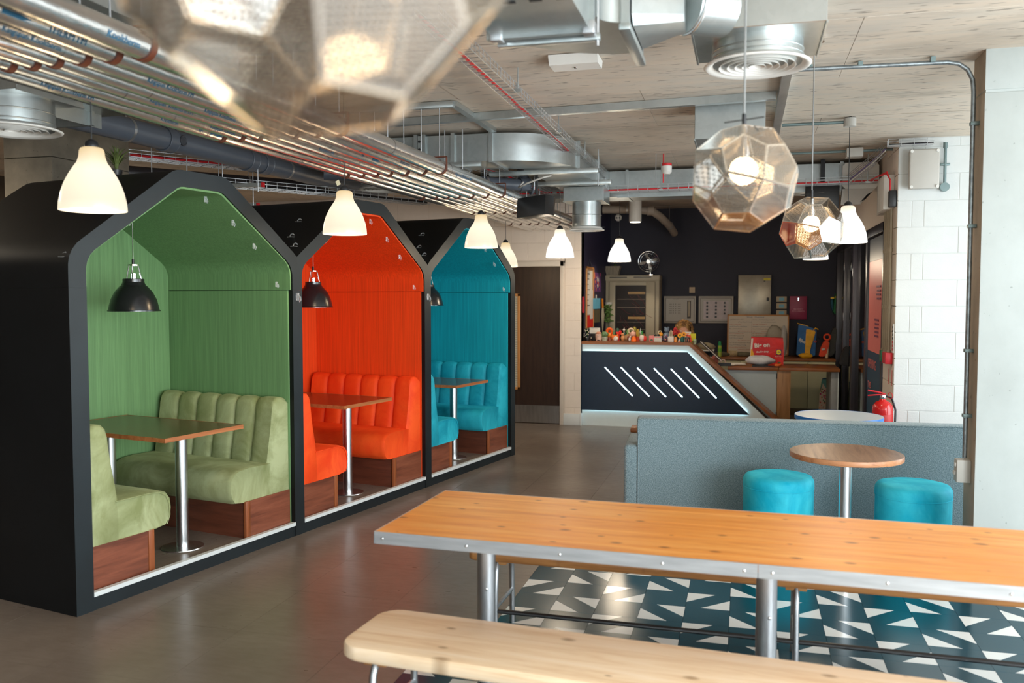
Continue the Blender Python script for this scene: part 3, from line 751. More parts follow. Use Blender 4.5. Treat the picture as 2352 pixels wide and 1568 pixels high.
# sockets and small plants on the booth back wall / table
m = MB(); m.box(-.043, -.008, -.043, .043, 0, .043, .004)
t = thing('usb_socket', 'black framed wall socket with white centre on the green back wall', 'socket', tuple(B(.655, BD - .125, .90)), BANG, 'wall sockets in the green booth')
P(t, 'faceplate', m, M_BLKMET, w=False)
m = MB(); m.box(-.026, -.011, -.03, .026, -.007, .03, .002); P(t, 'socket_insert', m, M_WHITEP, w=False)
copy_tree(t, tuple(B(.46, BD - .125, .90)), None, 'dark wall socket beside the post, behind the potted grass in the green booth')
def tuft(parent, c, h, spread, n, mat, w_=.004, name='leaves', seg=4, z0=0):
    m = MB(); c = V(c)
    for i in range(n):
        a = random.uniform(0, 2 * pi); s_ = random.uniform(.1, 1) * spread; hh = h * random.uniform(.6, 1)
        pts = [c + V((cos(a) * s_ * (j / seg) ** 1.7, sin(a) * s_ * (j / seg) ** 1.7, hh * sin(j / seg * pi * .5))) for j in range(seg + 1)]
        sd = V((-sin(a), cos(a), 0)) * w_
        L_ = [m.bm.verts.new(p - sd * (1 - j / seg * .9)) for j, p in enumerate(pts)]; R_ = [m.bm.verts.new(p + sd * (1 - j / seg * .9)) for j, p in enumerate(pts)]
        for j in range(seg): m._f([L_[j], R_[j], R_[j + 1], L_[j + 1]])
    return P(parent, name, m, mat, kind='stuff', smooth=0, w=c.length > .5)
M_GRASS = plain('grass_leaf', srgb(96, 128, 60), .5, var=.3, nscale=30)
M_DKGREEN = plain('dark_leaf', srgb(40, 74, 44), .5, var=.3)
pl = B(.80, 1.02, FL + .747); t = thing('potted_grass', 'small artificial grass in a black pot on the green booth table', 'plant', tuple(pl))
m = MB(); m.lathe([(0, 0), (.028, 0), (.038, .07), (.040, .078), (.036, .078), (.034, .06), (0, .06)], pl, 24); P(t, 'pot', m, M_BLKPLASTIC)
tuft(t, pl + V((0, 0, .06)), .13, .06, 70, M_GRASS, .0035)
pl = atz(268, 402, 2.392); t = thing('trailing_plant', 'feathery green plant on top of the black booth roof by the concrete column', 'plant', tuple(pl))
m = MB(); m.lathe([(0, 0), (.03, 0), (.035, .03), (0, .03)], pl, 20); P(t, 'pot', m, M_BLKPLASTIC)
tuft(t, pl + V((0, 0, .02)), .15, .17, 90, plain('bamboo_leaf', srgb(84, 96, 46), .6, var=.3), .006)

# ================================================================ LONG TABLE AND BENCHES
def RZ(o, a): M_ = Matrix.Translation(V(o)) @ Matrix.Rotation(a, 4, 'Z'); return M_
TL = 2.74; TW = .737
to = V((-1.34, 2.997, 0)); ta = radians(-2.0); TM = RZ(to, ta); tc = TM @ V((TL / 2, TW / 2, 0))
t = thing('long_table', 'long varnished pine table with riveted aluminium edge on steel tube legs', 'table', tuple(tc), ta)
def TB(x, y): return (x - TL / 2, y - TW / 2)
nb = 8; bw = (TW - .006) / nb
for i in range(nb):
    m = MB(); a, b = TB(.003, .003 + i * bw); c, d = TB(TL - .003, .003 + (i + 1) * bw); m.box(a, b + .0002, .742, c, d - .0002, .7690 + (i % 2) * .0003, .0008, 1)
    bmesh.ops.translate(m.bm, verts=m.bm.verts, vec=(0, 0, 0)); P(t, 'board', m, M_PINE, w=False, smooth=0)
m = MB(); x0, y0 = TB(0, 0); x1, y1 = TB(TL, TW)
xj = x0 + 1.395
for (a, b) in ((x0, xj - .0008), (xj + .0008, x1)): m.box(a, y0, .724, b, y0 + .003, .770); m.box(a, y1 - .003, .724, b, y1, .770)
m.box(x0, y0, .724, x0 + .003, y1, .770); m.box(x1 - .003, y0, .724, x1, y1, .770)
m.box(x0, y0, .7695, x1, y0 + .004, .7705)
band = P(t, 'edge_band', m, M_ALU, w=False)
for x in [.035, .37, .72, 1.08, 1.35, 1.44, 1.79, 2.14, 2.45, 2.70]:
    m = MB(); m.ball((x0 + x, y0, .745), .0055, 1, .55, 1, 10, 6); P(band, 'rivet', m, M_STEEL, w=False)
for y in (.06, .37, .68):
    m = MB(); m.ball((x0, y0 + y, .745), .0055, .55, 1, 1, 10, 6); P(band, 'rivet', m, M_STEEL, w=False)
for x in (.31, 1.42, 2.50):
    m = MB(); m.cyl((x0 + x, 0.04, .012), (x0 + x, 0.04, .725), .0385, n=28); lg = P(t, 'leg', m, M_TUBE, w=False)
    m = MB(); m.lathe([(0, 0), (.085, 0), (.085, .010), (.05, .012), (.05, .03), (0, .03)], (x0 + x, .04, 0), 28); P(lg, 'floor_flange', m, M_TUBE, w=False)
    m = MB(); m.lathe([(0, .712), (.08, .712), (.08, .722), (0, .722)], (x0 + x, .04, 0), 28); P(lg, 'top_flange', m, M_TUBE, w=False)
    m = MB(); m.ball((x0 + x + .012, .04 - .038, .46), .007, 1, .5, 1, 8, 6); P(lg, 'bolt', m, M_STEEL, w=False)
m = MB(); m.box(x0 + .06, y0 + .12, .728, x0 + .12, y1 - .12, .741); P(t, 'batten', m, M_BLKPLASTIC, w=False)
def make_bench2(name, label, L_, W_, H_, th, mat, rot, org, r_, grp):
    M_ = RZ(org, rot); c = M_ @ V((L_ / 2, W_ / 2, 0)); t = thing(name, label, 'bench', tuple(c), rot, grp)
    # rounded plank
    pts = round_poly([(0, W_ / 2), (0, 0), (L_ / 2, 0), (L_, 0), (L_, W_), (0, W_), (0, W_ / 2)], [0, r_, 0, r_, r_, r_, 0], 6)[:-1]
    pts = [(x - L_ / 2, y - W_ / 2) for x, y in pts]
    m = MB(); rg = []
    cx = 0
    for z, ins in ((H_ - th, .006), (H_ - th + .008, 0), (H_ - .010, 0), (H_ - .002, .004), (H_, .011)):
        rg.append([V((x - math.copysign(min(ins, abs(x)), x), y - math.copysign(min(ins, abs(y)), y), z)) for x, y in pts])
    m.loft(rg); P(t, 'seat_plank', m, mat, w=False, smooth=40)
    for sx in (-L_ / 2 + .13, L_ / 2 - .13, 0.12):
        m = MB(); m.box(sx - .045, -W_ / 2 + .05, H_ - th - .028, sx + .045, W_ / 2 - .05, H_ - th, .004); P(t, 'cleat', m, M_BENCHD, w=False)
    for sx in (-L_ / 2 + .13, 0.12 if L_ > 2.3 else 0, L_ / 2 - .13):
        yl, yr = -W_ / 2 + .04, W_ / 2 - .04
        for (yy, s_) in ((yl, -1), (yr, 1)):
            m = MB(); m.tube([(sx, yy + -s_ * .06, H_ - th - .012), (sx, yy - s_ * .02, H_ - th - .02), (sx, yy, H_ - th - .055), (sx, yy + s_ * .012, .25), (sx, yy + s_ * .02, 0.0)], .0135, 12); P(t, 'leg', m, M_TUBE, w=False)
        m = MB(); m.tube([(sx, yl - .012, .17), (sx, yr + .012, .17)], .011, 10); P(t, 'cross_bar', m, M_TUBE, w=False)
    return t, M_
make_bench2('dining_bench', 'pale raw pine bench with rounded corners in the foreground, in front of the long table', 2.75, .395, .435, .052, M_BENCH, radians(-4.3), (-1.375, 2.735, 0), .085, 'pine benches along the long table')
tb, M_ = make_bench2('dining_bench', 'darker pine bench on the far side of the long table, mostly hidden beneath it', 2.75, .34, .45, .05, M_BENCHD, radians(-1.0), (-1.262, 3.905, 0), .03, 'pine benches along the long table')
m = MB(); m.tube([(-1.245, -.14, .155), (1.245, -.14, .155)], .011, 10); P(tb, 'long_bar', m, M_BLKMET, w=False)

# ================================================================ ROUND TABLES, STOOLS, SOFA
t = thing('round_table', 'round walnut-topped pedestal table between the two blue stools', 'table', (.614, 5.668, 0))
m = MB(); m.lathe([(0, .665), (.322, .665), (.328, .669), (.330, .680), (.330, .697), (.327, .700), (0, .700)], (.614, 5.668, 0), 72); P(t, 'tabletop', m, M_WALNUT)
m = MB(); m.lathe([(.3302, .668), (.3312, .672), (.3312, .695), (.3302, .698)], (.614, 5.668, 0), 72); P(t, 'edge_band', m, wood('copper_edge', srgb(150, 96, 60), srgb(196, 136, 94), srgb(206, 150, 108), 'X', 1, .4, knots=False))
m = MB(); m.cyl((.614, 5.668, .015), (.614, 5.668, .665), .037, n=32); P(t, 'post', m, M_STEEL)
m = MB(); m.lathe([(0, 0), (.21, 0), (.21, .006), (.05, .018), (0, .018)], (.614, 5.668, 0), 48); P(t, 'base_plate', m, M_STEEL)
t = thing('round_table', 'round white table with a bright blue rim behind the grey sofa back', 'table', (.72, 7.19, 0))
m = MB(); m.lathe([(0, .708), (.325, .708), (.327, .732), (0, .732)], (.72, 7.19, 0), 72); P(t, 'tabletop', m, plain('white_laminate_stripe', srgb(196, 206, 212), .3, var=.02))
m = MB(); m.lathe([(.322, .698), (.3275, .702), (.3285, .728), (.327, .7335)], (.72, 7.19, 0), 72); P(t, 'edge_band', m, plain('blue_rim', srgb(20, 120, 206), .35))
m = MB(); m.cyl((.72, 7.19, .015), (.72, 7.19, .708), .035, n=24); P(t, 'post', m, M_STEEL)
m = MB(); m.lathe([(0, 0), (.2, 0), (.2, .006), (.05, .018), (0, .018)], (.72, 7.19, 0), 40); P(t, 'base_plate', m, M_STEEL)
def stool(loc, label):
    t = thing('round_stool', label, 'stool', loc, 0, 'blue velvet drum stools')
    m = MB(); m.lathe([(.222, .012), (.226, .03), (.225, .38), (.2255, .392)], n=56); P(t, 'drum', m, M_STOOL, w=False)
    m = MB(); m.lathe([(.2255, .395), (.229, .41), (.226, .445), (.212, .466), (.18, .474), (.10, .476), (0, .474)], n=56); cu = P(t, 'cushion', m, M_STOOL, w=False, smooth=60)
    m = MB(); m.torus((0, 0, .394), .2262, .003, n=56, k=6); P(cu, 'piping', m, M_STOOL, w=False)
    m = MB(); m.lathe([(0, 0), (.21, 0), (.21, .012), (0, .012)], n=40); P(t, 'base', m, M_BLKPLASTIC, w=False)
    return t
st = stool((.232, 6.02, 0), 'blue velvet drum stool left of the round walnut table')
copy_tree(st, (1.05, 5.95, 0), .7, 'blue velvet drum stool right of the round walnut table, by the column')
# sofa seen from behind
sa = math.atan2(6.685 - 6.542, 1.519 + .757); SM_ = RZ((-.757, 6.40, 0), sa)
SLEN = 2.62
t = thing('sofa', 'grey tweed high-back sofa seen from behind, facing the reception', 'sofa', tuple(SM_ @ V((SLEN / 2, .4, 0))), sa)
def SB(m): bmesh.ops.transform(m.bm, matrix=SM_, verts=m.bm.verts); return m
m = MB(); m.box(0, 0, .06, SLEN, .17, .765, .022, 4); P(t, 'backrest', SB(m), M_TWEED, smooth=50)
m = MB(); m.tube([(.012, .002, .08), (.012, .002, .75), (.03, .002, .757), (SLEN - .02, .002, .757)], .004, 6); P(t, 'piping', SB(m), M_TWEED)
for x in (-.095, SLEN - .02):
    m = MB(); m.box(x, .01, .06, x + .115, .80, .56, .03, 4); P(t, 'armrest', SB(m), M_TWEED, smooth=50)
for i in range(3):
    m = MB(); a = .03 + i * (SLEN - .06) / 3; m.box(a, .17, .26, a + (SLEN - .06) / 3 - .006, .80, .43, .03, 4); P(t, 'seat_cushion', SB(m), M_TWEED, smooth=50)
m = MB(); m.box(.02, .05, .07, SLEN - .02, .78, .26, .01, 2); P(t, 'base', SB(m), M_TWEED)
for (x, y) in ((.05, .06), (SLEN - .05, .06), (.05, .72), (SLEN - .05, .72)):
    m = MB(); m.cyl((x, y, 0), (x, y, .07), .02); P(t, 'foot', SB(m), M_BLKPLASTIC)
m = MB(); m.box(-.085, .60, .56, .0, .78, .60, .01); SB(m)
solo('wooden_tray', m, M_COUNTW, 'small brown wooden tray resting on the left arm of the grey sofa', 'tray')

# ================================================================ WHITE BELL PENDANTS
def bell(mat, label, loc, ceilz=3.0, sticker=False):
    t = thing('bell_pendant', label, 'lamp', loc, 0, 'white opal bell pendants')
    m = MB(); pr = [(.140, 0), (.1405, .004), (.138, .035), (.130, .075), (.116, .118), (.098, .155), (.078, .188), (.062, .212), (.054, .235), (.051, .262), (.047, .272), (.036, .277), (0, .277)]
    inn = [(0, .271), (.034, .271), (.044, .266), (.047, .235), (.056, .21), (.074, .185), (.094, .15), (.111, .115), (.125, .073), (.133, .034), (.1355, 0)]
    m.lathe(pr + inn, n=48, close=True); P(t, 'shade', m, mat, w=False, smooth=70)
    m = MB(); m.lathe([(0, .276), (.030, .276), (.031, .285), (.026, .300), (.012, .312), (0, .314)], n=24); P(t, 'cap', m, M_BLKPLASTIC, w=False)
    H_ = ceilz - loc[2]
    m = MB(); m.cyl((0, 0, .31), (0, 0, H_), .0028, n=8); P(t, 'cord', m, M_BLKPLASTIC, w=False)
    m = MB(); m.lathe([(0, H_), (.04, H_), (.042, H_ - .02), (.035, H_ - .05), (.012, H_ - .065), (0, H_ - .066)], n=24); P(t, 'ceiling_cup', m, M_BLKPLASTIC, w=False)
    m = MB(); m.ball((0, 0, .10), .034, u=16, v=10); P(t, 'bulb', m, M_BULBS, w=False)
    l = bpy.data.lights.new('pendant_light', 'POINT'); l.energy = 10 if mat is M_OPALW else 16; l.color = (1, .72, .42) if mat is M_OPALW else (1, .82, .6); l.shadow_soft_size = .12; l.specular_factor = 0.0
    o = bpy.data.objects.new('pendant_light', l); COL.objects.link(o); o.location = (loc[0], loc[1], loc[2] - .02)
    return t
bell(M_OPALW, 'white bell pendant in front of the green booth, nearest of the booth row', (-2.793, 3.271, 2.033))
tt = bell(M_OPALW, 'white bell pendant before the orange booth, paper tag on its cap', (-2.488, 5.155, 2.055))
m = MB(); m.obox((-.030, -.03, .325), (.012, 0, .006), (0, .0006, 0), (-.007, 0, .014)); P(tt, 'paper_tag', m, plain('tag_paper', srgb(216, 204, 170), .7), w=False)
bell(M_OPALW, 'white bell pendant in front of the blue booth', (-2.162, 7.084, 2.07))
bell(M_OPALW, 'white bell pendant in front of the dark door, partly behind the blue booth', (-2.66, 9.677, 2.0))
bell(M_OPALC, 'cool white bell pendant left of the dark blue reception wall', (-1.774, 8.483, 2.045))
bell(M_OPALC, 'white bell pendant over the reception counter, beside the desk fan', (-1.48, 10.60, 2.085))
bell(M_OPALC, 'white bell pendant behind the smaller faceted pendant, by the white block wall', (.745, 7.043, 2.062))
bell(M_OPALC, 'white bell pendant mostly hidden below the smaller faceted pendant', (.78, 10.60, 2.085))

# ================================================================ FACETED ETCHED STEEL PENDANTS
def snub_dual():
    """pentagonal icositetrahedron from the snub cube"""
    t_ = 1.8392867552141612; base = [(1, 1 / t_, t_)]; verts = []
    import itertools
    even = [(0, 1, 2), (1, 2, 0), (2, 0, 1)]; odd = [(0, 2, 1), (2, 1, 0), (1, 0, 2)]
    a = (1, 1 / t_, t_)
    for sg in itertools.product((1, -1), repeat=3):
        plus = sum(1 for q in sg if q > 0)
        for p in (even if plus % 2 == 0 else odd): verts.append(V([a[p[i]] * sg[i] for i in range(3)]))
    bm = bmesh.new(); [bm.verts.new(v) for v in verts]; bmesh.ops.convex_hull(bm, input=bm.verts)
    bmesh.ops.dissolve_limit(bm, angle_limit=radians(2), verts=bm.verts, edges=bm.edges); bmesh.ops.recalc_face_normals(bm, faces=bm.faces)
    bm.faces.ensure_lookup_table(); fp = {}
    for f in bm.faces: n_ = f.normal; d = n_.dot(f.verts[0].co); fp[f.index] = n_ / d
    out = []
    for v in bm.verts:
        n_ = v.co.normalized(); a_ = n_.orthogonal().normalized(); b_ = n_.cross(a_)
        ps = [fp[f.index] for f in v.link_faces]; c_ = sum(ps, V()) / len(ps)
        ps.sort(key=lambda p: math.atan2((p - c_).dot(b_), (p - c_).dot(a_))); out.append(ps)
    bm.free(); return out
FACES = snub_dual(); RMAX = max(p.length for f in FACES for p in f)
def faceted(label, loc, rot, cordtop):
    t = thing('faceted_pendant', label, 'lamp', loc, 0, 'faceted etched steel pendants')
    R_ = .178; M_ = Euler(rot).to_matrix()
    for ps in FACES:
        ps = [M_ @ (p * (R_ / RMAX)) for p in ps]; c = sum(ps, V()) / len(ps); n_ = c.normalized()
        nn = (ps[1] - ps[0]).cross(ps[2] - ps[0]).normalized()
        if nn.dot(c) < 0: nn = -nn
        # leave the opening at the very top
        ax = (ps[1] - ps[0]).normalized(); ay = nn.cross(ax); m = MB(); uvl = m.bm.loops.layers.uv.new('UVMap')
        out = [p.lerp(c, .008) for p in ps]; inn = [p + (c - p).normalized() * .005 for p in ps]
        k = len(ps); fl = []
        vo = [m.bm.verts.new(p) for p in out]; vi = [m.bm.verts.new(p) for p in inn]; vf = [m.bm.verts.new(p - nn * .004 + (c - p) * .01) for p in out]
        f = m.bm.faces.new(vi); f.material_index = 0; fl.append(f)
        for i in range(k):
            f = m.bm.faces.new([vo[i], vo[(i + 1) % k], vi[(i + 1) % k], vi[i]]); f.material_index = 1; fl.append(f)
            f = m.bm.faces.new([vo[i], vf[i], vf[(i + 1) % k], vo[(i + 1) % k]]); f.material_index = 1; fl.append(f)
        for f in fl:
            for lp in f.loops: q = lp.vert.co - c; lp[uvl].uv = (q.dot(ax) + .5, q.dot(ay) + .5)
        link('facet_panel', m, [M_ETCH, M_RIM], t, None, 0)
    m = MB(); m.ball((0, 0, .025), .044, u=24, v=14); P(t, 'globe_bulb', m, M_BULB, w=False)
    m = MB(); m.cyl((0, 0, .05), (0, 0, .10), .019, n=20); m.cyl((0, 0, .10), (0, 0, .155), .012, n=16); P(t, 'lamp_holder', m, M_CHROME, w=False)
    m = MB(); m.cyl((0, 0, .15), (0, 0, .20), .007, n=12); m.tube([(-.06, .01, .178), (.06, -.01, .186)], .002, 5); P(t, 'suspension_pin', m, M_BLKPLASTIC, w=False)
    m = MB(); m.cyl((0, 0, .195), (0, 0, cordtop - loc[2]), .0032, n=8); P(t, 'cord', m, plain('grey_cord', srgb(128, 128, 126), .6), w=False)
    m = MB(); m.lathe([(0, cordtop - loc[2]), (.05, cordtop - loc[2]), (.05, cordtop - loc[2] - .025), (0, cordtop - loc[2] - .025)], n=24); P(t, 'ceiling_rose', m, M_CHROME, w=False)
    l = bpy.data.lights.new('globe_light', 'POINT'); l.energy = .35; l.specular_factor = .2; l.color = (1, .66, .34); l.shadow_soft_size = .05
    o = bpy.data.objects.new('globe_light', l); COL.objects.link(o); o.location = (loc[0], loc[1], loc[2] - .06)
    return t
faceted('huge out-of-focus faceted steel pendant at the top, closest to the viewer', tuple(EYE + ray(712, -138) * .745), (.35, .2, .55), 3.0)
faceted('larger sharp faceted steel pendant hanging left of the smaller one', (-.009, 2.824, 2.018), (.15, .5, .4), 3.0)
faceted('smaller faceted steel pendant hanging in front of the white bell lamp', (.333, 4.85, 2.012), (.5, .1, 1.1), 3.0)

# ================================================================ CEILING SERVICES
HR = 2.993
HERE = len(bpy.data.objects)
# ---- seven foil-lagged pipes with printed lettering, rust straps and rods
px_ = [-2.77, -2.65, -2.54, -2.44, -2.32, -2.19, -2.055]; pr_ = [.034, .033, .032, .033, .037, .040, .050]
y0s = [1.6, 2.05, 2.45, 2.35, 1.6, 1.6, 1.6]
ordn = ['first foil-lagged pipe of the bundle, on the booth side', 'second foil-lagged pipe counting from the booth side', 'third foil-lagged pipe from the booth side, with a bent end', 'fourth foil-lagged pipe from the booth side, middle of the bundle', 'fifth foil-lagged pipe counting from the booth side', 'sixth foil-lagged pipe, next to the thickest one', 'thickest foil-lagged pipe, seventh and outermost of the bundle']
def pxa(i, y): return px_[i] - .016 * (5.75 - y)
CY = [2.73, 4.25, 5.75, 7.2, 8.6, 10.0]
words = {0: [(2.98, 'Kingspan Kooltherm FM'), (4.02, 'FM'), (3.72, 'Kooltherm')], 2: [(3.35, 'Kingspan  Kooltherm FM'), (5.0, 'Kooltherm FM'), (7.6, 'Kooltherm')], 1: [(3.95, 'Kingspan Koolthe'), (5.9, 'Kingspan Kooltherm')], 3: [(3.6, 'Kingspan Kooltherm'), (4.7, 'Kooltherm FM'), (6.6, 'Kooltherm FM')], 4: [(2.35, 'Kingspan Kooltherm'), (3.05, 'Kingspan Kooltherm FM'), (5.0, 'FM')], 5: [(2.4, 'THERM FM'), (5.3, 'Kooltherm'), (6.2, 'KOOLTHERM FM')], 6: [(2.5, 'Kooltherm'), (5.95, 'Kingspan Kooltherm FM'), (7.3, 'Kooltherm FM')]}
for i in range(7):
    r = pr_[i]; zc = 2.502 + r
    t = thing('insulated_pipe', ordn[i], 'pipe', (pxa(i, 6), 6, zc), 0, 'foil-lagged pipes under the ceiling')
    m = MB(); ya = y0s[i]; pts = []; rr = []
    y = ya
    while y < 11.02: pts.append((pxa(i, y), y, zc)); y += .35
    pts.append((pxa(i, 11.025), 11.025, zc))
    if i in (2, 3): pts = [(pxa(i, ya) - .0, ya - .02, zc + .35), (pxa(i, ya), ya - .02, zc + .09), (pxa(i, ya), ya, zc + .03)] + pts[0:] 
    m.tube(pts, r, 20); P(t, 'foil_lagging', m, M_FOIL)
    # taped joints
    for y in [ya + .5 + k * 1.0 + .13 * i for k in range(9)]:
        if y < 10.9:
            m = MB(); m.cyl((pxa(i, y), y, zc), (pxa(i, y + .055), y + .055, zc), r + .0012, n=20, caps=False); P(t, 'foil_tape', m, M_FOIL)
    for y in CY:
        if y < ya: continue
        m = MB(); x = pxa(i, y)
        rings = []
        for k in range(15):
            a = -pi * 1.02 + k * pi * 1.04 / 14 ; rings.append([V((x + cos(a) * q, y + d, zc + sin(a) * q)) for q, d in ((r + .001, -.014), (r + .005, -.014), (r + .005, .014), (r + .001, .014))])
        m.loft(rings); m.box(x - r - .004, y - .012, zc, x - r, y + .012, zc + r + .02); m.box(x + r, y - .012, zc, x + r + .004, y + .012, zc + r + .02); m.box(x - r - .004, y - .012, zc + r + .016, x + r + .004, y + .012, zc + r + .022)
        cl = P(t, 'pipe_strap', m, M_CLAMP)
        m = MB(); m.cyl((x, y, zc + r + .02), (x, y, HR), .004, n=6); P(cl, 'drop_rod', m, M_WIRE)
    for (yy, wd_) in words[i]:
        ph = radians(-38)
        def fn(a, b, yy=yy, i=i, r=r, zc=zc, ph=ph):
            y = yy + a; q = ph + b / r; return V((pxa(i, y) + cos(q) * (r + .0012), y, zc + sin(q) * (r + .0012)))
        m = text_bm(wd_, .030 if i < 5 else .036, fn, cut=.005); P(t, 'printed_lettering', m, M_PRINT, smooth=0, label='blue printed lettering')
    if i in (0, 4, 5, 6):
        yy = {0: 4.12, 4: 5.16, 5: 2.22, 6: 2.85}[i]; m = MB(); n_ = 8; ph = radians(-30)
        V0 = [[V((pxa(i, yy) + cos(ph + q) * (r + .0014), yy + d, zc + sin(ph + q) * (r + .0014))) for q in (0, .25, .5)] for d in (0, .11)]
        m.mesh([*V0[0], *V0[1]], [(0, 1, 4, 3), (1, 2, 5, 4)]); P(t, 'printed_block', m, M_PRINT, smooth=0)
# strut channels carrying the rods
for k, y in enumerate(CY):
    m = MB(); m.box(-2.95, y - .02, HC - .045, -1.95, y + .02, HC - .003, .002)
    solo('strut_channel', m, M_GALV, 'galvanised strut channel over the foil pipes, %s' % ['nearest the viewer', 'second nearest, over the green booth', 'third, level with the orange booth', 'fourth, level with the blue booth', 'fifth, just before the door wall', 'last, beside the door wall'][k], 'strut', 'strut channels above the pipe bundle')

# ---- grey soil pipes
def pipe_thing(name, label, pts, r, mat, clamps=(), couplers=(), cat='pipe', group=None, ceil=2.993, n=24):
    pts = [V(p) for p in pts]; c = sum(pts, V()) / len(pts); t = thing(name, label, cat, tuple(c), 0, group)
    m = MB(); m.tube(pts, r, n); P(t, 'pipe_run', m, mat, smooth=50)
    for (p, d) in couplers:
        p, d = V(p), V(d).normalized(); m = MB(); m.cyl(p - d * .045, p + d * .045, r + .008, n=n); m.torus(p - d * .045, r + .006, .006, d, n, 6); m.torus(p + d * .045, r + .006, .006, d, n, 6); P(t, 'coupler', m, mat)
    for (p, d) in clamps:
        p, d = V(p), V(d).normalized(); m = MB(); m.cyl(p - d * .012, p + d * .012, r + .004, n=n)
        m.cyl(p + V((0, 0, r)), V((p.x, p.y, ceil)), .004, n=6); P(t, 'clamp', m, M_WIRE)
    return t
def arc(c, r, a0, a1, n, plane='xy', z=0):
    c = V(c); out = []
    for k in range(n + 1):
        a = a0 + (a1 - a0) * k / n
        out.append(c + (V((cos(a), sin(a), 0)) if plane == 'xy' else V((cos(a), 0, sin(a))) if plane == 'xz' else V((0, cos(a), sin(a)))) * r)
    return out
dd = (.1, 1.8, 0)
t = pipe_thing('soil_pipe', 'large grey soil pipe running above the green booth roof, with a round access cap', [(-4.22, 3.2, 2.80), (-4.11, 5.19, 2.80), (-4.0, 7.1, 2.80), (-3.9, 9.0, 2.80)], .082, M_PVC, [((-4.113, 5.15, 2.8), dd), ((-4.0, 7.1, 2.8), dd)], [((-4.09, 5.55, 2.8), dd), ((-4.035, 6.55, 2.8), dd), ((-4.02, 6.75, 2.8), dd)])
m = MB(); m.cyl((-4.01, 5.62, 2.80), (-3.995, 5.62, 2.80), .036, n=24); m.torus((-3.998, 5.62, 2.80), .034, .007, (1, 0, 0)); P(t, 'access_cap', m, plain('cap_dark', srgb(60, 62, 68), .4))
pipe_thing('soil_pipe', 'darker grey pipe lower behind the booth roofs, parallel to the booths', [atz(240, 392, 2.8), atz(560, 418, 2.8), atz(860, 442, 2.8)], .065, plain('dark_pipe', srgb(58, 54, 56), .4), [(atz(570, 418.8, 2.8), atz(860, 442, 2.8) - atz(560, 418, 2.8))])
t = pipe_thing('soil_pipe', 'grey pipe running under the rectangular duct to an elbow near the black speaker', [(-3.6, 7.05, 2.74), (-2.9, 7.4, 2.73), (-2.25, 7.95, 2.72), (-2.05, 8.12, 2.72)], .058, M_PVC, [((-2.35, 7.86, 2.72), (.65, .55, 0))], [((-2.05, 8.12, 2.73), (.65, .55, .1))])
m = MB(); m.tube([(-2.05, 8.12, 2.75), (-2.06, 8.14, 2.82), (-2.1, 8.2, 2.95)], .045, 16); m.torus((-2.07, 8.15, 2.86), .05, .01, (0, .3, 1)); m.torus((-1.99, 8.17, 2.70), .055, .012, (.6, .5, 0)); P(t, 'branch', m, M_PVC)
t = pipe_thing('soil_pipe', 'beige waste pipe with a downward bend over the navy reception wall', [(-1.97, 12.4, 2.90), (-1.5, 12.4, 2.885), (-1.28, 12.45, 2.865), (-1.18, 12.6, 2.80), (-1.08, 12.95, 2.70), (-1.03, 13.25, 2.61)], .055, M_PVCB, [((-1.62, 12.4, 2.887), (1, 0, 0)), ((-1.08, 12.95, 2.70), (.2, 1, -.4))], [((-1.30, 12.44, 2.868), (1, .1, 0))])
# ---- ducts
def frame_ring(t, pts4, th=.028, depth=.03, d=(1, 0, 0), mat=None, name='flange'):
    """rectangular flange through four corner points"""
    m = MB(); d = V(d).normalized() * depth / 2; c = sum([V(p) for p in pts4], V()) / 4
    O = [V(p) + (V(p) - c).normalized() * th for p in pts4]; I = [V(p) for p in pts4]
    R_ = []
    for o_, i_ in zip(O, I): R_.append([o_ - d, i_ - d, i_ + d, o_ + d])
    R_.append(R_[0]); m.loft(R_, caps=False); return P(t, name, m, mat or M_GALV, smooth=0)
def rect(c, hx, hy, hz, axis):
    c = V(c)
    if axis == 'x': return [c + V((0, -hy, -hz)), c + V((0, hy, -hz)), c + V((0, hy, hz)), c + V((0, -hy, hz))]
    return [c + V((-hx, 0, -hz)), c + V((hx, 0, -hz)), c + V((hx, 0, hz)), c + V((-hx, 0, hz))]
ZD0, ZD1 = 2.745, 2.965; zm = (ZD0 + ZD1) / 2; hz = (ZD1 - ZD0) / 2
t = thing('air_duct', 'galvanised rectangular duct with a rounded elbow under the middle of the ceiling', 'duct', (-2.0, 7.2, ZD0))
m = MB(); m.box(-3.35, 6.77, ZD0, -2.55, 7.21, ZD1); P(t, 'duct_section', m, M_GALV)
m = MB(); m.loft([rect((-2.55, 6.99, zm), 0, .22, hz, 'x'), rect((-2.42, 6.99, zm), 0, .22, hz, 'x')]); m.box(-2.42, 6.77, ZD0, -1.98, 7.21, ZD1); P(t, 'duct_section', m, M_GALV)
m = MB(); rings = []
for k in range(17):
    a = -pi / 2 + k * pi / 2 / 16; c_ = V((-1.98, 7.36, 0)); d_ = V((cos(a), sin(a), 0))
    rings.append([c_ + d_ * .15 + V((0, 0, ZD0)), c_ + d_ * .59 + V((0, 0, ZD0)), c_ + d_ * .59 + V((0, 0, ZD1)), c_ + d_ * .15 + V((0, 0, ZD1))])
m.loft(rings); P(t, 'elbow', m, M_GALV, smooth=30)
m = MB(); m.box(-1.83, 7.36, ZD0, -1.39, 9.12, ZD1); P(t, 'duct_section', m, M_GALV)
for x in (-2.62, -2.55, -2.30, -1.98): frame_ring(t, rect((x, 6.99, zm), 0, .22, hz, 'x'), d=(1, 0, 0))
for y in (7.36, 8.4): frame_ring(t, rect((-1.61, y, zm), .22, 0, hz, 'y'), d=(0, 1, 0))
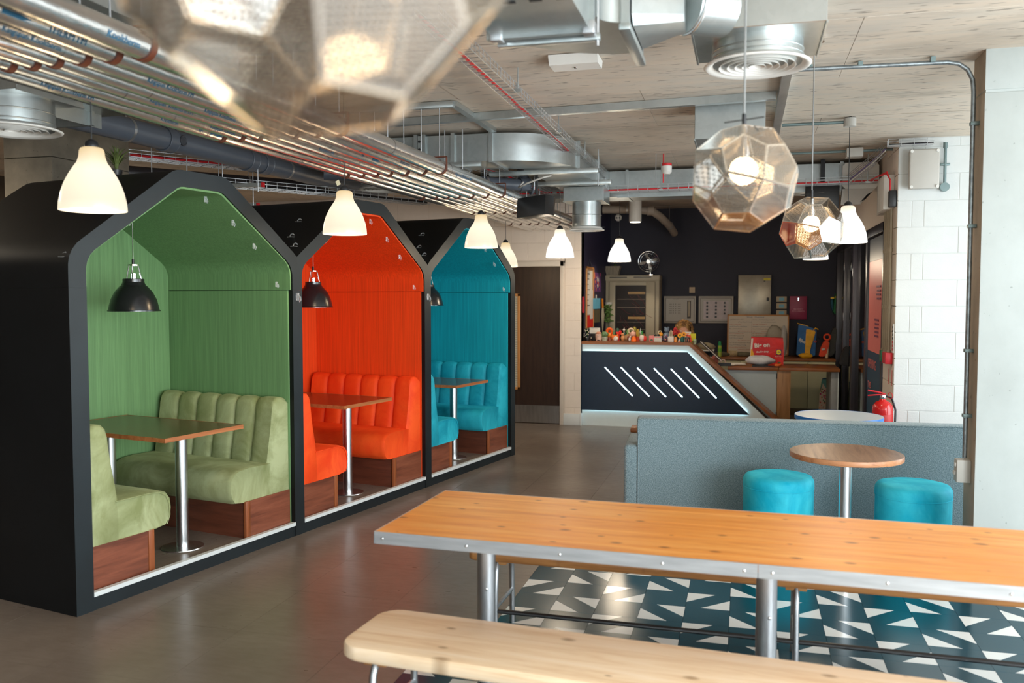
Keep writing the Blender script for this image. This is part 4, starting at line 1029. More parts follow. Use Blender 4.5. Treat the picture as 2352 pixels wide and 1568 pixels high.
m = MB(); m.box(-2.60, 6.745, ZD0, -2.57, 6.765, ZD1); P(t, 'holed_strap', m, M_GALV)
for k in range(3):
    m = MB(); m.cyl((-2.585, 6.747, ZD0 + .045 + k * .065), (-2.585, 6.742, ZD0 + .045 + k * .065), .011, n=12); P(t, 'strap_hole', m, M_BLKPLASTIC)
for (x, y) in ((-2.35, 6.70), (-2.20, 6.70), (-1.30, 7.9), (-1.92, 8.0)):
    m = MB(); m.cyl((x, y, 2.66), (x, y, HR), .005, n=6); P(t, 'drop_rod', m, M_WIRE)
for y, xa, xb in ((6.72, -2.55, -2.05), (7.3, -2.15, -1.2), (8.05, -1.95, -1.2)):
    m = MB(); m.box(xa, y - .02, 2.695, xb, y + .02, 2.735, .003); P(t, 'support_channel', m, M_GALV)
t = thing('air_duct', 'long galvanised duct running across in front of the reception ceiling', 'duct', (-.1, 9.35, 2.70))
m = MB(); m.box(-3.2, 9.14, 2.70, 0.1, 9.55, 2.965); P(t, 'duct_section', m, M_GALV); m = MB(); m.box(0.104, 9.14, 2.70, 1.2, 9.55, 2.965); P(t, 'duct_section', m, M_GALV)
for x in (-1.2, .1, .9): frame_ring(t, rect((x, 9.345, 2.8325), 0, .205, .1325, 'x'), d=(1, 0, 0), th=.02)
m = MB(); m.box(-1.3, 9.12, 2.688, 1.1, 9.14, 2.70); P(t, 'seam_strip', m, M_GALV)
# top foreground duct with elbow, transition, flexible neck
t = thing('air_duct', 'large galvanised duct end and elbow at the top beside the out-of-focus pendant', 'duct', (-.6, 2.9, 2.57))
m = MB(); m.box(-.88, .6, 2.575, -.53, 3.02, 2.87); P(t, 'duct_section', m, M_GALV)
frame_ring(t, rect((-.705, 3.02, 2.7225), .175, 0, .1475, 'y'), d=(0, 1, 0), th=.022, depth=.028)
m = MB(); m.box(-.87, 3.055, 2.548, -.50, 3.085, 2.572, .002); P(t, 'support_channel', m, M_GALV)
for x in (-.86, -.53):
    m = MB(); m.box(x - .022, 2.995, 2.553, x + .022, 3.045, 2.60, .006); P(t, 'corner_bracket', m, M_WIRE)
m = MB(); m.cyl((-.51, 3.07, 2.53), (-.51, 3.07, HR), .006, n=8); P(t, 'drop_rod', m, M_WIRE)
m = MB(); m.cyl((-.885, 2.6, 2.87), (-.885, 2.6, HR), .006, n=8); P(t, 'drop_rod', m, M_WIRE)
m = MB()
for k in range(4): m.box(-.83 + k * .085, 2.675, 2.570, -.79 + k * .085, 2.69, 2.574)
P(t, 'slot_marks', m, M_BLKPLASTIC)
m = MB(); rings = []
for k in range(21):
    a = pi - k * (pi / 2) / 20; c_ = V((-.42, 3.05, 0)); d_ = V((cos(a), sin(a), 0))
    rings.append([c_ + d_ * .09 + V((0, 0, 2.625)), c_ + d_ * .49 + V((0, 0, 2.625)), c_ + d_ * .49 + V((0, 0, 2.87)), c_ + d_ * .09 + V((0, 0, 2.87))])
m.loft(rings); P(t, 'elbow', m, M_GALV, smooth=30)
frame_ring(t, rect((-.42, 3.34, 2.7475), 0, .2, .1225, 'x'), d=(1, 0, 0), th=.026, depth=.03)
m = MB(); m.box(-.44, 3.10, 2.588, -.40, 3.60, 2.612, .003); P(t, 'support_channel', m, M_GALV)
m = MB(); N = 24; r0 = []; r1 = []; r2 = []
for k in range(N):
    a = 2 * pi * (k + .5) / N; ca, sa_ = cos(a), sin(a); q = 1 / max(abs(ca), abs(sa_))
    r0.append(V((-.40, 3.34 + ca * q * .2, 2.7475 + sa_ * q * .1225))); r1.append(V((-.235, 3.50 + ca * .112, 2.79 + sa_ * .112)))
m.loft([r0, r1]); P(t, 'transition', m, M_GALV, smooth=20)
m = MB(); m.cyl((-.24, 3.50, 2.79), (-.10, 3.62, 2.80), .112, n=32); P(t, 'round_spigot', m, M_GALV)
m = MB(); m.torus((-.225, 3.51, 2.79), .113, .006, (.7, .6, 0), 32, 8); P(t, 'band_clamp', m, M_STEEL)
def plenum(label, c, sx, sy, zb, diff=True, dz=2.70, ringr=.235, neck=.20, zt=HR):
    t = thing('diffuser_box', label, 'vent', (c[0], c[1], dz if diff else zb), 0, 'galvanised plenum boxes with round diffusers')
    m = MB(); m.box(c[0] - sx / 2, c[1] - sy / 2, zb, c[0] + sx / 2, c[1] + sy / 2, zt - .002, .003, 1); P(t, 'plenum', m, M_GALV)
    for s_ in (-1, 1):
        m = MB(); m.box(c[0] + s_ * sx / 2 - .004, c[1] - sy / 2 - .004, zb - .008, c[0] + s_ * sx / 2 + .004, c[1] + sy / 2 + .004, zb + .004); P(t, 'folded_edge', m, M_GALV)
    if diff:
        m = MB(); m.cyl((c[0], c[1], dz + .01), (c[0], c[1], zb + .002), neck, n=48); P(t, 'neck', m, M_GALV)
        m = MB(); m.torus((c[0], c[1], (dz + zb) / 2 + .01), neck, .004, n=48); m.torus((c[0], c[1], dz + .035), neck, .004, n=48); P(t, 'swage', m, M_GALV)
        m = MB(); m.lathe([(ringr, dz - .002), (ringr + .003, dz + .002), (neck, dz + .02), (neck - .012, dz + .016), (ringr - .028, dz + .002), (ringr - .01, dz - .006)], (c[0], c[1], 0), 56, close=True); P(t, 'outer_ring', m, M_WHITEP, smooth=50)
        for k, q in enumerate((.168, .132, .098, .066, .036)):
            m = MB(); m.lathe([(q, dz - .004), (q + .003, dz - .004), (q - .018, dz + .03), (q - .022, dz + .03)], (c[0], c[1], 0), 48, close=True); P(t, 'cone_ring', m, M_WHITEP, smooth=50)
        m = MB(); m.box(c[0] - .18, c[1] - .006, dz + .026, c[0] + .18, c[1] + .006, dz + .03); m.cyl((c[0], c[1], dz + .045), (c[0], c[1], dz + .05), neck - .005, n=32); P(t, 'cross_member', m, plain('duct_inside', (.10, .10, .10), .7))
    return t
plenum('large galvanised box with a white round diffuser, top right above the bigger pendant', (.04, 4.17), .555, .54, 2.80)
plenum('plain galvanised ceiling box behind the larger faceted pendant', (-.115, 6.43), .47, .46, 2.74, diff=False)
plenum('galvanised box with round diffuser at the upper left beside the concrete column', (-3.66, 3.72), .50, .44, 2.66, dz=2.51, ringr=.235)
plenum('round diffuser just visible behind the pipe bundle, above the orange booth', (-3.16, 7.35), .46, .44, 2.80, dz=2.62, zt=2.95, ringr=.22)
t = plenum('deep round galvanised diffuser drum near the corner of the dark blue wall', (-1.545, 8.7), .40, .40, 2.60, dz=2.325, ringr=.175, neck=.145, zt=2.74)
m = MB(); m.box(-4.3, 3.95, 2.70, -3.3, 4.35, 2.95, .003, 1); m.box(-4.0, 4.19, 2.62, -3.57, 4.21, 2.72); m.loft([rect((-4.0, 4.1, 2.83), 0, .2, .12, 'x'), rect((-3.6, 4.1, 2.68), 0, .2, .06, 'x')])
solo('air_duct', m, M_GALV, 'sloping galvanised duct piece at the far upper left above the round diffuser', 'duct')
# duct at the top left corner seen above the pipes
m = MB(); m.loft([rect((-2.62, 1.2, 2.86), .26, 0, .11, 'y'), rect((-2.62, 3.75, 2.86), .26, 0, .11, 'y')])
solo('air_duct', m, M_GALV, 'blue-grey galvanised duct above the pipe bundle at the top left corner', 'duct')
m = MB(); m.box(-3.2, 3.05, 2.86, -3.06, 3.25, 2.99, .004); solo('ceiling_speaker', m, M_BLKPLASTIC, 'small black box on the ceiling beside the top left duct', 'speaker')
# ---- batten lamps added out of view to brighten the dark area behind the booths
for k, (x, y) in enumerate(((-6.7, 4.6), (-6.4, 8.4))):
    t = thing('batten_lamp', ['white batten lamp on the ceiling behind the near booth', 'white batten lamp on the ceiling behind the far booth'][k], 'lamp', (x, y, 2.90), 0, 'batten lamps behind the booths')
    m = MB(); m.box(x - .05, y - .75, 2.93, x + .05, y + .75, 2.985, .006); P(t, 'housing', m, M_WHITEP); m = MB(); m.cyl((x, y - .73, 2.915), (x, y + .73, 2.915), .018); P(t, 'tube', m, emit('tube_glow', (1, .9, .74), 6))
    area('batten_light', (x, y, 2.89), (0, 0, 0), .08, 1.4, 45, (1, .86, .66))
# ---- ceiling channels and conduits
m = MB(); m.obox((-1.25, 6.135, 2.972), (1.43, -.093, 0), (.0016, .025, 0), (0, 0, .026)); solo('strut_channel', m, M_GALV, 'long galvanised channel crossing the ceiling from the blurred pendant to the diffuser', 'strut')
m = MB(); m.box(.195, 4.5, 2.955, .25, 7.4, 2.998); solo('strut_channel', m, M_GALV, 'galvanised channel running away along the ceiling, right of the faceted pendants', 'strut')
m = MB(); m.box(-1.98, 5.75, 2.965, -1.93, 6.75, 2.998); solo('strut_channel', m, M_GALV, 'short galvanised channel on the ceiling above the rounded duct elbow', 'strut')
t = thing('conduit', 'galvanised conduit crossing the ceiling and bending down the concrete column to a socket', 'conduit', (1.21, 5.42, .6))
cz = 2.965; m = MB(); m.tube([(.25, 5.36, cz), (1.08, 5.41, cz), (1.14, 5.415, cz - .012), (1.185, 5.42, cz - .045), (1.212, 5.42, cz - .1), (1.219, 5.42, cz - .17), (1.222, 5.42, .74)], .0125, 14); P(t, 'tube', m, M_CONDUIT, smooth=60)
for x in (.35, .62, 1.0): m = MB(); m.box(x - .012, 5.37, cz, x + .012, 5.42, HR); P(t, 'saddle', m, M_CONDL)
for z in (2.62, 2.05, 1.35, .98): m = MB(); m.box(1.205, 5.400, z - .01, 1.25, 5.442, z + .01, .002); P(t, 'saddle', m, M_CONDL)
m = MB(); m.box(1.175, 5.385, .60, 1.25, 5.46, .73, .006); bx_ = P(t, 'socket_box', m, M_GREYBOX)
m = MB(); m.box(1.168, 5.40, .69, 1.176, 5.42, .71); m.box(1.168, 5.41, .64, 1.176, 5.45, .66); P(bx_, 'switches', m, M_WHITEP)
t = thing('conduit', 'short grey conduit run on the ceiling to the round rose of a bell pendant', 'conduit', (.5, 7.05, 2.95))
m = MB(); m.tube([(.26, 7.04, 2.965), (.70, 7.04, 2.965)], .012, 12); P(t, 'tube', m, M_CONDL)
m = MB(); m.cyl((.745, 7.043, 2.93), (.745, 7.043, HR), .045, n=24); P(t, 'round_box', m, M_GREYBOX)
t = thing('conduit', 'far conduit along the ceiling with a small junction box before the white wall', 'conduit', (.8, 8.45, 2.95))
m = MB(); m.tube([(.0, 8.4, 2.96), (1.3, 8.4, 2.96)], .012, 10); P(t, 'tube', m, M_CONDL); m = MB(); m.box(.86, 8.33, 2.90, 1.0, 8.47, 2.98, .006); P(t, 'junction_box', m, M_GREYBOX)
# emergency light, smoke alarm
t = thing('emergency_light', 'flat white emergency light fitting on the ceiling below the large duct', 'light', (-.94, 4.9, 2.94))
m = MB(); m.loft([[V((x, y, z)) for (y, z) in ((4.80, 2.995), (4.83, 2.945), (4.97, 2.945), (5.0, 2.995))] for x in (-1.075, -.80)]); P(t, 'body', m, M_WHITEP)
m = MB(); m.ball((-.94, 4.9, 2.944), .012, 1, 1, .5, 10, 6); P(t, 'lens', m, M_CHROME)
t = thing('fire_alarm', 'white fire alarm sounder with a red base hanging above the cable tray', 'alarm', (-.72, 8.3, 2.79))
m = MB(); m.lathe([(0, 2.80), (.03, 2.80), (.046, 2.82), (.048, 2.875), (0, 2.875)], (-.72, 8.3, 0), 24); P(t, 'sounder', m, M_WHITEP)
m = MB(); m.cyl((-.72, 8.3, 2.875), (-.72, 8.3, 2.90), .046, n=24); m.cyl((-.75, 8.29, 2.72), (-.75, 8.29, 2.99), .006, n=8); P(t, 'red_base', m, M_RED)
m = MB(); m.cyl((-.82, 8.29, 2.70), (-.82, 8.29, HR), .004, n=6); P(t, 'drop_rod', m, M_WIRE)
# ---- cable baskets
def basket(name, label, pts, wdt, hgt, cables=(), up=(0, 0, 1), rods=(), step=.10, wr=.0028):
    pts = [V(p) for p in pts]; c = sum(pts, V()) / len(pts); t = thing(name, label, 'cable tray', tuple(c), 0, 'wire cable trays'); m = MB()
    for a, b in zip(pts, pts[1:]):
        d = (b - a).normalized(); u = V(up) - d * V(up).dot(d)
        if u.length < .1: u = V((0, -1, 0))
        u.normalize(); s_ = d.cross(u).normalized(); L_ = (b - a).length
        nl = max(3, int(wdt / .05) + 1)
        for i in range(nl): o_ = s_ * (-wdt / 2 + wdt * i / (nl - 1)); m.cyl(a + o_, b + o_, wr, n=4, caps=False)
        for h_ in (hgt * .5, hgt):
            for sg in (-1, 1): o_ = s_ * sg * wdt / 2 + u * h_; m.cyl(a + o_, b + o_, wr, n=4, caps=False)
        k = 0
        while k * step <= L_ + 1e-6:
            p = a + d * (k * step); m.tube([p + s_ * -wdt / 2 + u * hgt, p - s_ * wdt / 2, p + s_ * wdt / 2, p + s_ * wdt / 2 + u * hgt], wr, 4, caps=False); k += 1
    P(t, 'wire_basket', m, M_WIRE, smooth=0)
    for (mat, off, zz, r, nm) in cables:
        m = MB(); q = []
        for j, (a, b) in enumerate(zip(pts, pts[1:])):
            d = (b - a).normalized(); u = V(up) - d * V(up).dot(d)
            if u.length < .1: u = V((0, -1, 0))
            u.normalize(); s_ = d.cross(u).normalized(); n_ = max(2, int((b - a).length / .25))
            for i in range(n_ + (1 if j == len(pts) - 2 else 0)): q.append(a.lerp(b, i / n_) + s_ * (off + random.uniform(-.004, .004)) + u * (zz + random.uniform(0, .004)))
        m.tube(q, r, 7); P(t, nm, m, mat)
    for (x, y, z) in rods:
        m = MB(); m.cyl((x, y, z), (x, y, HR), .004, n=6); m.box(x - .02, y - .012, z - .01, x + .02, y + .012, z + .01); P(t, 'hanger', m, M_GALV)
    return t
basket('cable_basket', 'wire basket with a red cable running away along the ceiling', [(-1.345, 3.6, 2.85), (-1.42, 8.78, 2.85)], .11, .055, [(M_RED, -.03, .012, .008, 'red_cable')], rods=[(-1.30, 5.0, 2.86), (-1.33, 6.3, 2.86), (-1.35, 7.5, 2.86), (-1.36, 8.3, 2.86)], step=.07)
basket('cable_basket', 'short vertical wire basket dropping from the ceiling basket with the red cable', [(-1.42, 8.80, 2.86), (-1.42, 8.82, 2.73)], .11, .05, [(M_RED, 0, .012, .008, 'red_cable')], up=(0, -1, 0), step=.04)
basket('cable_basket', 'long wire basket with red and white cables crossing before the reception', [(-2.35, 8.9, 2.715), (1.20, 8.9, 2.735)], .16, .055, [(M_RED, .07, .008, .008, 'red_cable'), (M_WHITECABLE, 0, .01, .006, 'white_cable'), (M_WHITECABLE, .03, .014, .005, 'white_cable'), (M_PURPLE, -.03, .012, .005, 'purple_cable')], rods=[(-.82, 8.82, 2.72), (.3, 8.82, 2.72), (-1.9, 8.82, 2.72), (1.1, 8.82, 2.73)])
basket('cable_basket', 'sloping wire basket with purple cables climbing to the white wall', [(.93, 8.6, 2.73), (1.10, 8.35, 2.86), (1.17, 8.2, 2.93)], .08, .04, [(M_PURPLE, 0, .01, .006, 'purple_cable'), (M_WHITECABLE, .02, .01, .005, 'white_cable')], up=(0, -1, .5))
basket('cable_basket', 'short wire basket at the ceiling in front of the white wall', [(1.15, 8.0, 2.925), (1.50, 7.98, 2.925)], .09, .05, [(M_PURPLE, 0, .01, .006, 'purple_cable'), (M_BLKPLASTIC, .02, .01, .005, 'black_cable')])
basket('cable_basket', 'sagging wire basket with a red cable descending beside the grey elbow pipe', [(-2.42, 7.6, 2.84), (-2.25, 7.9, 2.80), (-2.08, 8.3, 2.74), (-2.02, 8.8, 2.71)], .16, .05, [(M_RED, .02, .01, .008, 'red_cable')])
basket('cable_basket', 'wire basket with a red cable above the green booth roof', [atz(235, 357, 2.9), atz(500, 382, 2.9), atz(780, 408, 2.9)], .22, .06, [(M_RED, .08, .012, .013, 'red_cable'), (M_BLKPLASTIC, -.03, .03, .02, 'black_cable')])
basket('cable_basket', 'lower wire basket behind the orange booth roof, with white name plates', [atz(480, 424, 2.66), atz(740, 446, 2.66), atz(980, 470, 2.66)], .22, .06, [(M_BLKPLASTIC, 0, .02, .02, 'black_cable')])
for (p, l) in (((-4.66, 6.35, 2.505), 'inclined galvanised bracket rail above the green booth roof, left one'), ((-4.15, 6.6, 2.60), 'inclined galvanised bracket rail above the ridge of the green booth, upper one'), ((-4.35, 6.85, 2.46), 'lower inclined galvanised bracket rail with a red cap left of the orange booth')):
    p = V(p); t = thing('bracket_rail', l, 'strut', tuple(p), 0)
    m = MB(); m.obox(p, (.20, .02, .0), (0, .018, 0), (0, 0, .016)); P(t, 'rail', m, M_GALV)
    m = MB(); m.obox(p + V((.205, .02, 0)), (.006, 0, 0), (0, .02, 0), (0, 0, .019)); P(t, 'end_cap', m, M_RED)
    for s_ in (-.17, .17): m = MB(); m.cyl(p + V((s_, 0, -.06)), V((p.x + s_, p.y, HR)), .004, n=6); P(t, 'drop_rod', m, M_WIRE)
# ---- black loudspeakers, air conditioning cassette
t = thing('loudspeaker', 'black loudspeaker hanging at the end of the pipe bundle', 'speaker', (-1.79, 7.5, 2.33))
m = MB(); m.obox((-1.79, 7.5, 2.445), (.135, -.03, .012), (.02, .085, 0), (-.004, .03, .088), .006, 2); P(t, 'cabinet', m, M_BLKPLASTIC)
m = MB(); m.obox((-1.655, 7.53, 2.455), (.004, 0, 0), (.012, .08, 0), (0, .03, .08)); P(t, 'side_panel', m, plain('speaker_side', srgb(60, 48, 38), .6))
m = MB(); m.cyl((-1.79, 7.55, 2.52), (-1.79, 7.55, HR), .012); P(t, 'bracket', m, M_BLKPLASTIC)
m = MB(); m.tube([(-2.0, 7.9, 2.72), (-2.02, 7.8, 2.66), (-1.95, 7.6, 2.64), (-1.86, 7.52, 2.66), (-1.72, 7.5, 2.70), (-1.66, 7.55, 2.72)], .008, 8); P(t, 'white_lead', m, M_WHITECABLE)
t = thing('loudspeaker', 'black box loudspeaker left of the angled white air unit', 'speaker', (.70, 9.0, 2.50))
m = MB(); m.box(.56, 8.99, 2.51, .87, 9.12, 2.77, .01, 2); P(t, 'cabinet', m, M_BLKPLASTIC); m = MB(); m.box(.7, 9.05, 2.77, .74, 9.09, HR); P(t, 'bracket', m, M_BLKPLASTIC)
t = thing('air_unit', 'off-white angled air conditioning unit under the ceiling at the right', 'air conditioner', (1.05, 9.25, 2.55))
m = MB(); m.loft([[V((.93, y, z)), V((1.20, y, z)), V((1.23, y, z + .03)), V((1.23, y, z + .22)), V((1.20, y, z + .25)), V((.93, y, z + .25)), V((.90, y, z + .22)), V((.90, y, z + .03))] for y, z in ((9.05, 2.70), (9.11, 2.70))]); P(t, 'housing', m, M_WHITEP)
m = MB(); m.loft([[V((.90, 9.05, 2.70)), V((1.20, 9.05, 2.70)), V((1.05, 8.95, 2.54)), V((.88, 8.95, 2.54))], [V((.90, 9.11, 2.72)), V((1.20, 9.11, 2.72)), V((1.06, 9.02, 2.54)), V((.88, 9.02, 2.54))]]); P(t, 'louvre_panel', m, M_WHITEP)
for k in range(6): m = MB(); a = k * .012; m.obox((1.09 + a * .7, 8.985 + a * .3, 2.60 + a * .4), (.035, .02, .04), (.002, -.002, 0), (0, .004, 0)); P(t, 'vent_slot', m, M_BLKPLASTIC)
t = thing('downlight', 'white cylinder downlight on the ceiling before the navy wall', 'light', (-1.46, 12.0, 2.675))
m = MB(); m.cyl((-1.46, 12.0, 2.68), (-1.46, 12.0, HR), .085, n=32); P(t, 'cylinder', m, M_WHITEP); m = MB(); m.cyl((-1.46, 12.0, 2.674), (-1.46, 12.0, 2.682), .07, n=32); P(t, 'diffuser', m, emit('downlight_glow', (1, .9, .75), 4))
l = bpy.data.lights.new('downlight', 'SPOT'); l.energy = 30; l.spot_size = radians(95); l.color = (1, .85, .65); l.shadow_soft_size = .05
o = bpy.data.objects.new('downlight', l); COL.objects.link(o); o.location = (-1.46, 12.0, 2.66)
t = thing('security_camera', 'small white dome camera at the top corner of the navy wall', 'camera', (-1.75, 12.4, 2.75))
m = MB(); m.ball((-1.75, 12.4, 2.78), .05); P(t, 'housing', m, M_WHITEP)
for s_ in (-.018, .02): m = MB(); m.cyl((-1.745 + s_, 12.36, 2.775), (-1.745 + s_, 12.345, 2.773), .011, n=12); P(t, 'lens', m, M_BLKPLASTIC)
# ---- equipment on the white wall and on the side wall
t = thing('junction_box', 'large square grey enclosure high on the white block wall', 'electrical box', (1.435, 8.03, 2.565))
m = MB(); m.box(1.325, 7.975, 2.565, 1.545, 8.075, 2.88, .008); P(t, 'enclosure', m, M_GREYBOX); m = MB(); m.box(1.318, 7.965, 2.558, 1.552, 7.985, 2.887, .012, 3); lid = P(t, 'lid', m, M_GREYBOX)
for x in (1.335, 1.535):
    for z in (2.575, 2.87): m = MB(); m.cyl((x, 7.966, z), (x, 7.955, z), .013, n=12); P(lid, 'screw', m, M_WHITEP)
t = thing('conduit', 'short galvanised conduit ending in a round box on the white block wall', 'conduit', (1.607, 8.05, 2.55))
m = MB(); m.cyl((1.607, 8.05, 2.60), (1.607, 8.05, 2.94), .0125); P(t, 'tube', m, M_CONDL); m = MB(); m.cyl((1.607, 8.075, 2.575), (1.607, 8.03, 2.575), .037, n=24); P(t, 'round_box', m, M_CONDL)
m = MB(); m.box(1.57, 8.04, 2.755, 1.645, 8.075, 2.775, .004); P(t, 'saddle', m, M_CONDL); m = MB(); m.cyl((1.607, 8.05, 2.9), (1.607, 8.05, 2.945), .018); P(t, 'coupling', m, M_CONDL)
for k, y in enumerate((8.20, 8.31, 8.42, 8.53)):
    t = thing('conduit', ['vertical steel conduit at the corner edge of the side wall, first of four', 'second vertical steel conduit from the white wall corner', 'third vertical steel conduit from the white wall corner', 'fourth vertical steel conduit, nearest the pink glass panel'][k], 'conduit', (1.225, y, 1.15), 0, 'four vertical conduits on the side wall')
    m = MB(); m.cyl((1.222, y, 1.16), (1.222, y, 2.42), .0125, n=12); P(t, 'tube', m, M_CONDW)
    for z in (1.16, 1.55, 2.05): m = MB(); m.cyl((1.222, y, z), (1.222, y, z + .03), .018, n=12); P(t, 'coupling', m, M_CONDW)
def wallbox(name, label, cat, y0, y1, z0, z1, mat, d=.05, x=1.25, **kw):
    m = MB(); m.box(x - d, y0, z0, x, y1, z1, .005); return solo(name, m, mat, label, cat, **kw)
wallbox('call_point', 'small green break-glass box below the steel conduits', 'alarm', 8.49, 8.58, 1.07, 1.17, plain('signal_green', srgb(20, 110, 70), .4))
wallbox('call_point', 'red fire call point below the steel conduits, right beside the green one', 'alarm', 8.16, 8.34, 1.07, 1.17, plain('signal_red', srgb(206, 40, 52), .4), d=.06)
wallbox('fuse_box', 'white fuse box above the vertical conduits on the side wall', 'electrical box', 8.25, 8.60, 2.42, 2.72, M_WHITEP, d=.09)
wallbox('fuse_box', 'grey switch box beside the white fuse box, nearer the glazed screen', 'electrical box', 8.62, 8.86, 2.42, 2.70, M_GREYBOX, d=.06)
t = thing('isolator', 'black switch with red cables looping into its top on the side wall', 'switch', (1.2, 8.15, 2.44))
m = MB(); m.box(1.19, 8.12, 2.43, 1.25, 8.20, 2.57, .005); P(t, 'switch_box', m, M_BLKPLASTIC)
for k in range(3): m = MB(); m.tube([(1.20, 8.15 + .01 * k, 2.57), (1.20, 8.15 + .01 * k, 2.66), (1.18, 8.22, 2.72 + .01 * k), (1.14, 8.4, 2.73), (1.10, 8.7, 2.73)], .006, 7); P(t, 'red_cable', m, M_RED)
m = MB()
for k in range(2): m.obox((1.247, 8.33 - .17 * k, .95), (.001, 0, 0), (0, .006, 0), (0, 0, .07))
solo('wall_stencil', m, M_RED, 'faint red lettering marks on the side wall above the extinguisher', 'sign')
m = MB(); m.box(1.243, 8.105, 1.17, 1.25, 8.155, 1.42); t = thing('info_sign', 'narrow printed sign strip at the corner beside the conduits', 'sign', (1.246, 8.13, 1.17)); P(t, 'plate', m, M_WHITEP)
for k in range(7): m = MB(); m.box(1.240, 8.112, 1.19 + .032 * k, 1.2435, 8.148, 1.21 + .032 * k); P(t, 'printed_row', m, MATS['signal_red'] if k < 3 else M_BLKPLASTIC)
# pink panel on the glazed screen
t = thing('window_sign', 'pink poster panel with a dark blue foot stuck on the first glazed screen', 'sign', (1.24, 9.3, .2))
m = MB(); m.box(1.262, 8.83, 1.10, 1.272, 9.84, 2.02); P(t, 'pink_panel', m, plain('poster_pink', srgb(236, 128, 122), .45, var=.02))
m = MB(); m.box(1.262, 8.83, .12, 1.272, 9.84, 1.098); P(t, 'blue_panel', m, plain('poster_blue', srgb(28, 74, 102), .45, var=.02))
m = MB(); m.box(1.262, 8.83, 2.022, 1.272, 9.84, 2.25); P(t, 'dark_blue_top', m, plain('poster_dark', srgb(24, 44, 60), .45, var=.02))
for (y, z, s_, tx) in ((9.78, .93, .13, 'OPENING'), (9.76, .72, .09, 'TIMES')): P(t, 'lettering', wall_text(tx, s_, (1.258, y, z), (0, -1, 0), (0, 0, 1), bold=.002), MATS['poster_pink'], smooth=0)
for (y, z, n_) in ((9.15, 1.75, 4), (9.25, 1.42, 5)):
    for k in range(n_): m = MB(); m.box(1.255, y - .16, z - k * .04, 1.259, y + .1 - .03 * (k % 2), z - k * .04 + .018); P(t, 'text_row', m, plain('poster_ink', srgb(120, 50, 90), .5))
# fire extinguisher
t = thing('fire_extinguisher', 'red fire extinguisher at the foot of the side wall, beside the blue-rimmed table', 'extinguisher', (1.165, 8.1, .42))
C_ = V((1.145, 7.93, 0))
m = MB(); m.lathe([(0, .42), (.075, .42), (.083, .435), (.083, .70), (.078, .735), (.055, .765), (.03, .775), (.024, .79), (0, .79)], C_, 36); P(t, 'cylinder', m, plain('extinguisher_red', srgb(206, 20, 20), .22, var=.02, coat=.4), smooth=50)
m = MB(); m.lathe([(0, .785), (.022, .785), (.026, .80), (.022, .825), (0, .825)], C_, 20); P(t, 'valve', m, M_CHROME)
m = MB(); m.tube([C_ + V((.02, 0, .83)), C_ + V((-.03, 0, .845)), C_ + V((-.12, .0, .86))], .007, 8); m.tube([C_ + V((.02, 0, .82)), C_ + V((-.03, 0, .825)), C_ + V((-.12, 0, .815))], .006, 8); P(t, 'handle', m, MATS['signal_red'])
m = MB(); m.tube([C_ + V((.02, 0, .815)), C_ + V((.07, 0, .80)), C_ + V((.10, -.01, .70)), C_ + V((.095, -.03, .5))], .009, 8); P(t, 'hose', m, M_BLKPLASTIC)
m = MB(); m.torus(C_ + V((.055, -.02, .82)), .026, .003, (1, .6, 0), 20, 6); P(t, 'pressure_gauge_ring', m, MATS['signal_red'])
m = MB(); m.lathe([(.0835, .52), (.0845, .522), (.0845, .66), (.0835, .662)], C_, 36); P(t, 'label_band', m, plain('ext_label', srgb(196, 26, 24), .4))
# bracket/stand
m = MB(); m.box(1.08, 7.87, 0, 1.21, 7.99, .418, .01); solo('extinguisher_stand', m, M_BLKPLASTIC, 'dark stand under the red fire extinguisher, hidden behind the sofa', 'stand')

# ================================================================ RECEPTION
CYF = 11.06
t = thing('reception_counter', 'navy and white reception counter with sloping end and lit diagonal slots', 'counter', (-.9, 11.25, 0))
xz = lambda Y: (lambda a, b, d: V((a, d, b)))
m = MB(); m.prism([(-2.02, 0), (-2.02, 1.05), (-.665, 1.05), (.445, 0.0)], xz(0), 11.078, 11.44); P(t, 'body', m, M_COUNTERW, smooth=0)
m = MB(); m.prism([(-2.025, 1.052), (-2.025, 1.088), (-.652, 1.088), (.585, -0.0), (.535, -0.0), (-.668, 1.052)], xz(0), 11.05, 11.46); P(t, 'wood_top', m, M_COUNTW, smooth=0)
m = MB(); m.prism([(-2.018, .205), (-2.018, .965), (-.682, .968), (.072, .209)], xz(0), 11.036, 11.054); P(t, 'front_panel', m, M_COUNTER, smooth=0)
def ledstrip(a, b, w_=.012):
    a, b = V(a), V(b); d = (b - a).normalized(); n_ = V((0, 1, 0)).cross(d) * w_ / 2; m = MB(); m.obox((a + b) / 2, (b - a) / 2, n_, (0, .004, 0)); return m
for a, b in (((-2.0, 11.066, .945), (-.70, 11.066, .948)), ((-.698, 11.066, .95), (.035, 11.066, .222)), ((-2.0, 11.066, .225), (.03, 11.066, .228))): P(t, 'led_strip', ledstrip(a, b), M_LEDSOFT)
for (x0, y0, x1, y1) in ((1389, 842.7, 1453, 909), (1426, 843, 1491, 910), (1463.7, 844.5, 1529.7, 911.4), (1502, 845.5, 1567.5, 912), (1540.7, 846.6, 1606, 913.5), (1575.4, 843, 1645.5, 914.5)):
    P(t, 'light_slot', ledstrip(aty(x0, y0, 11.034), aty(x1, y1, 11.034), .014), M_LEDW)
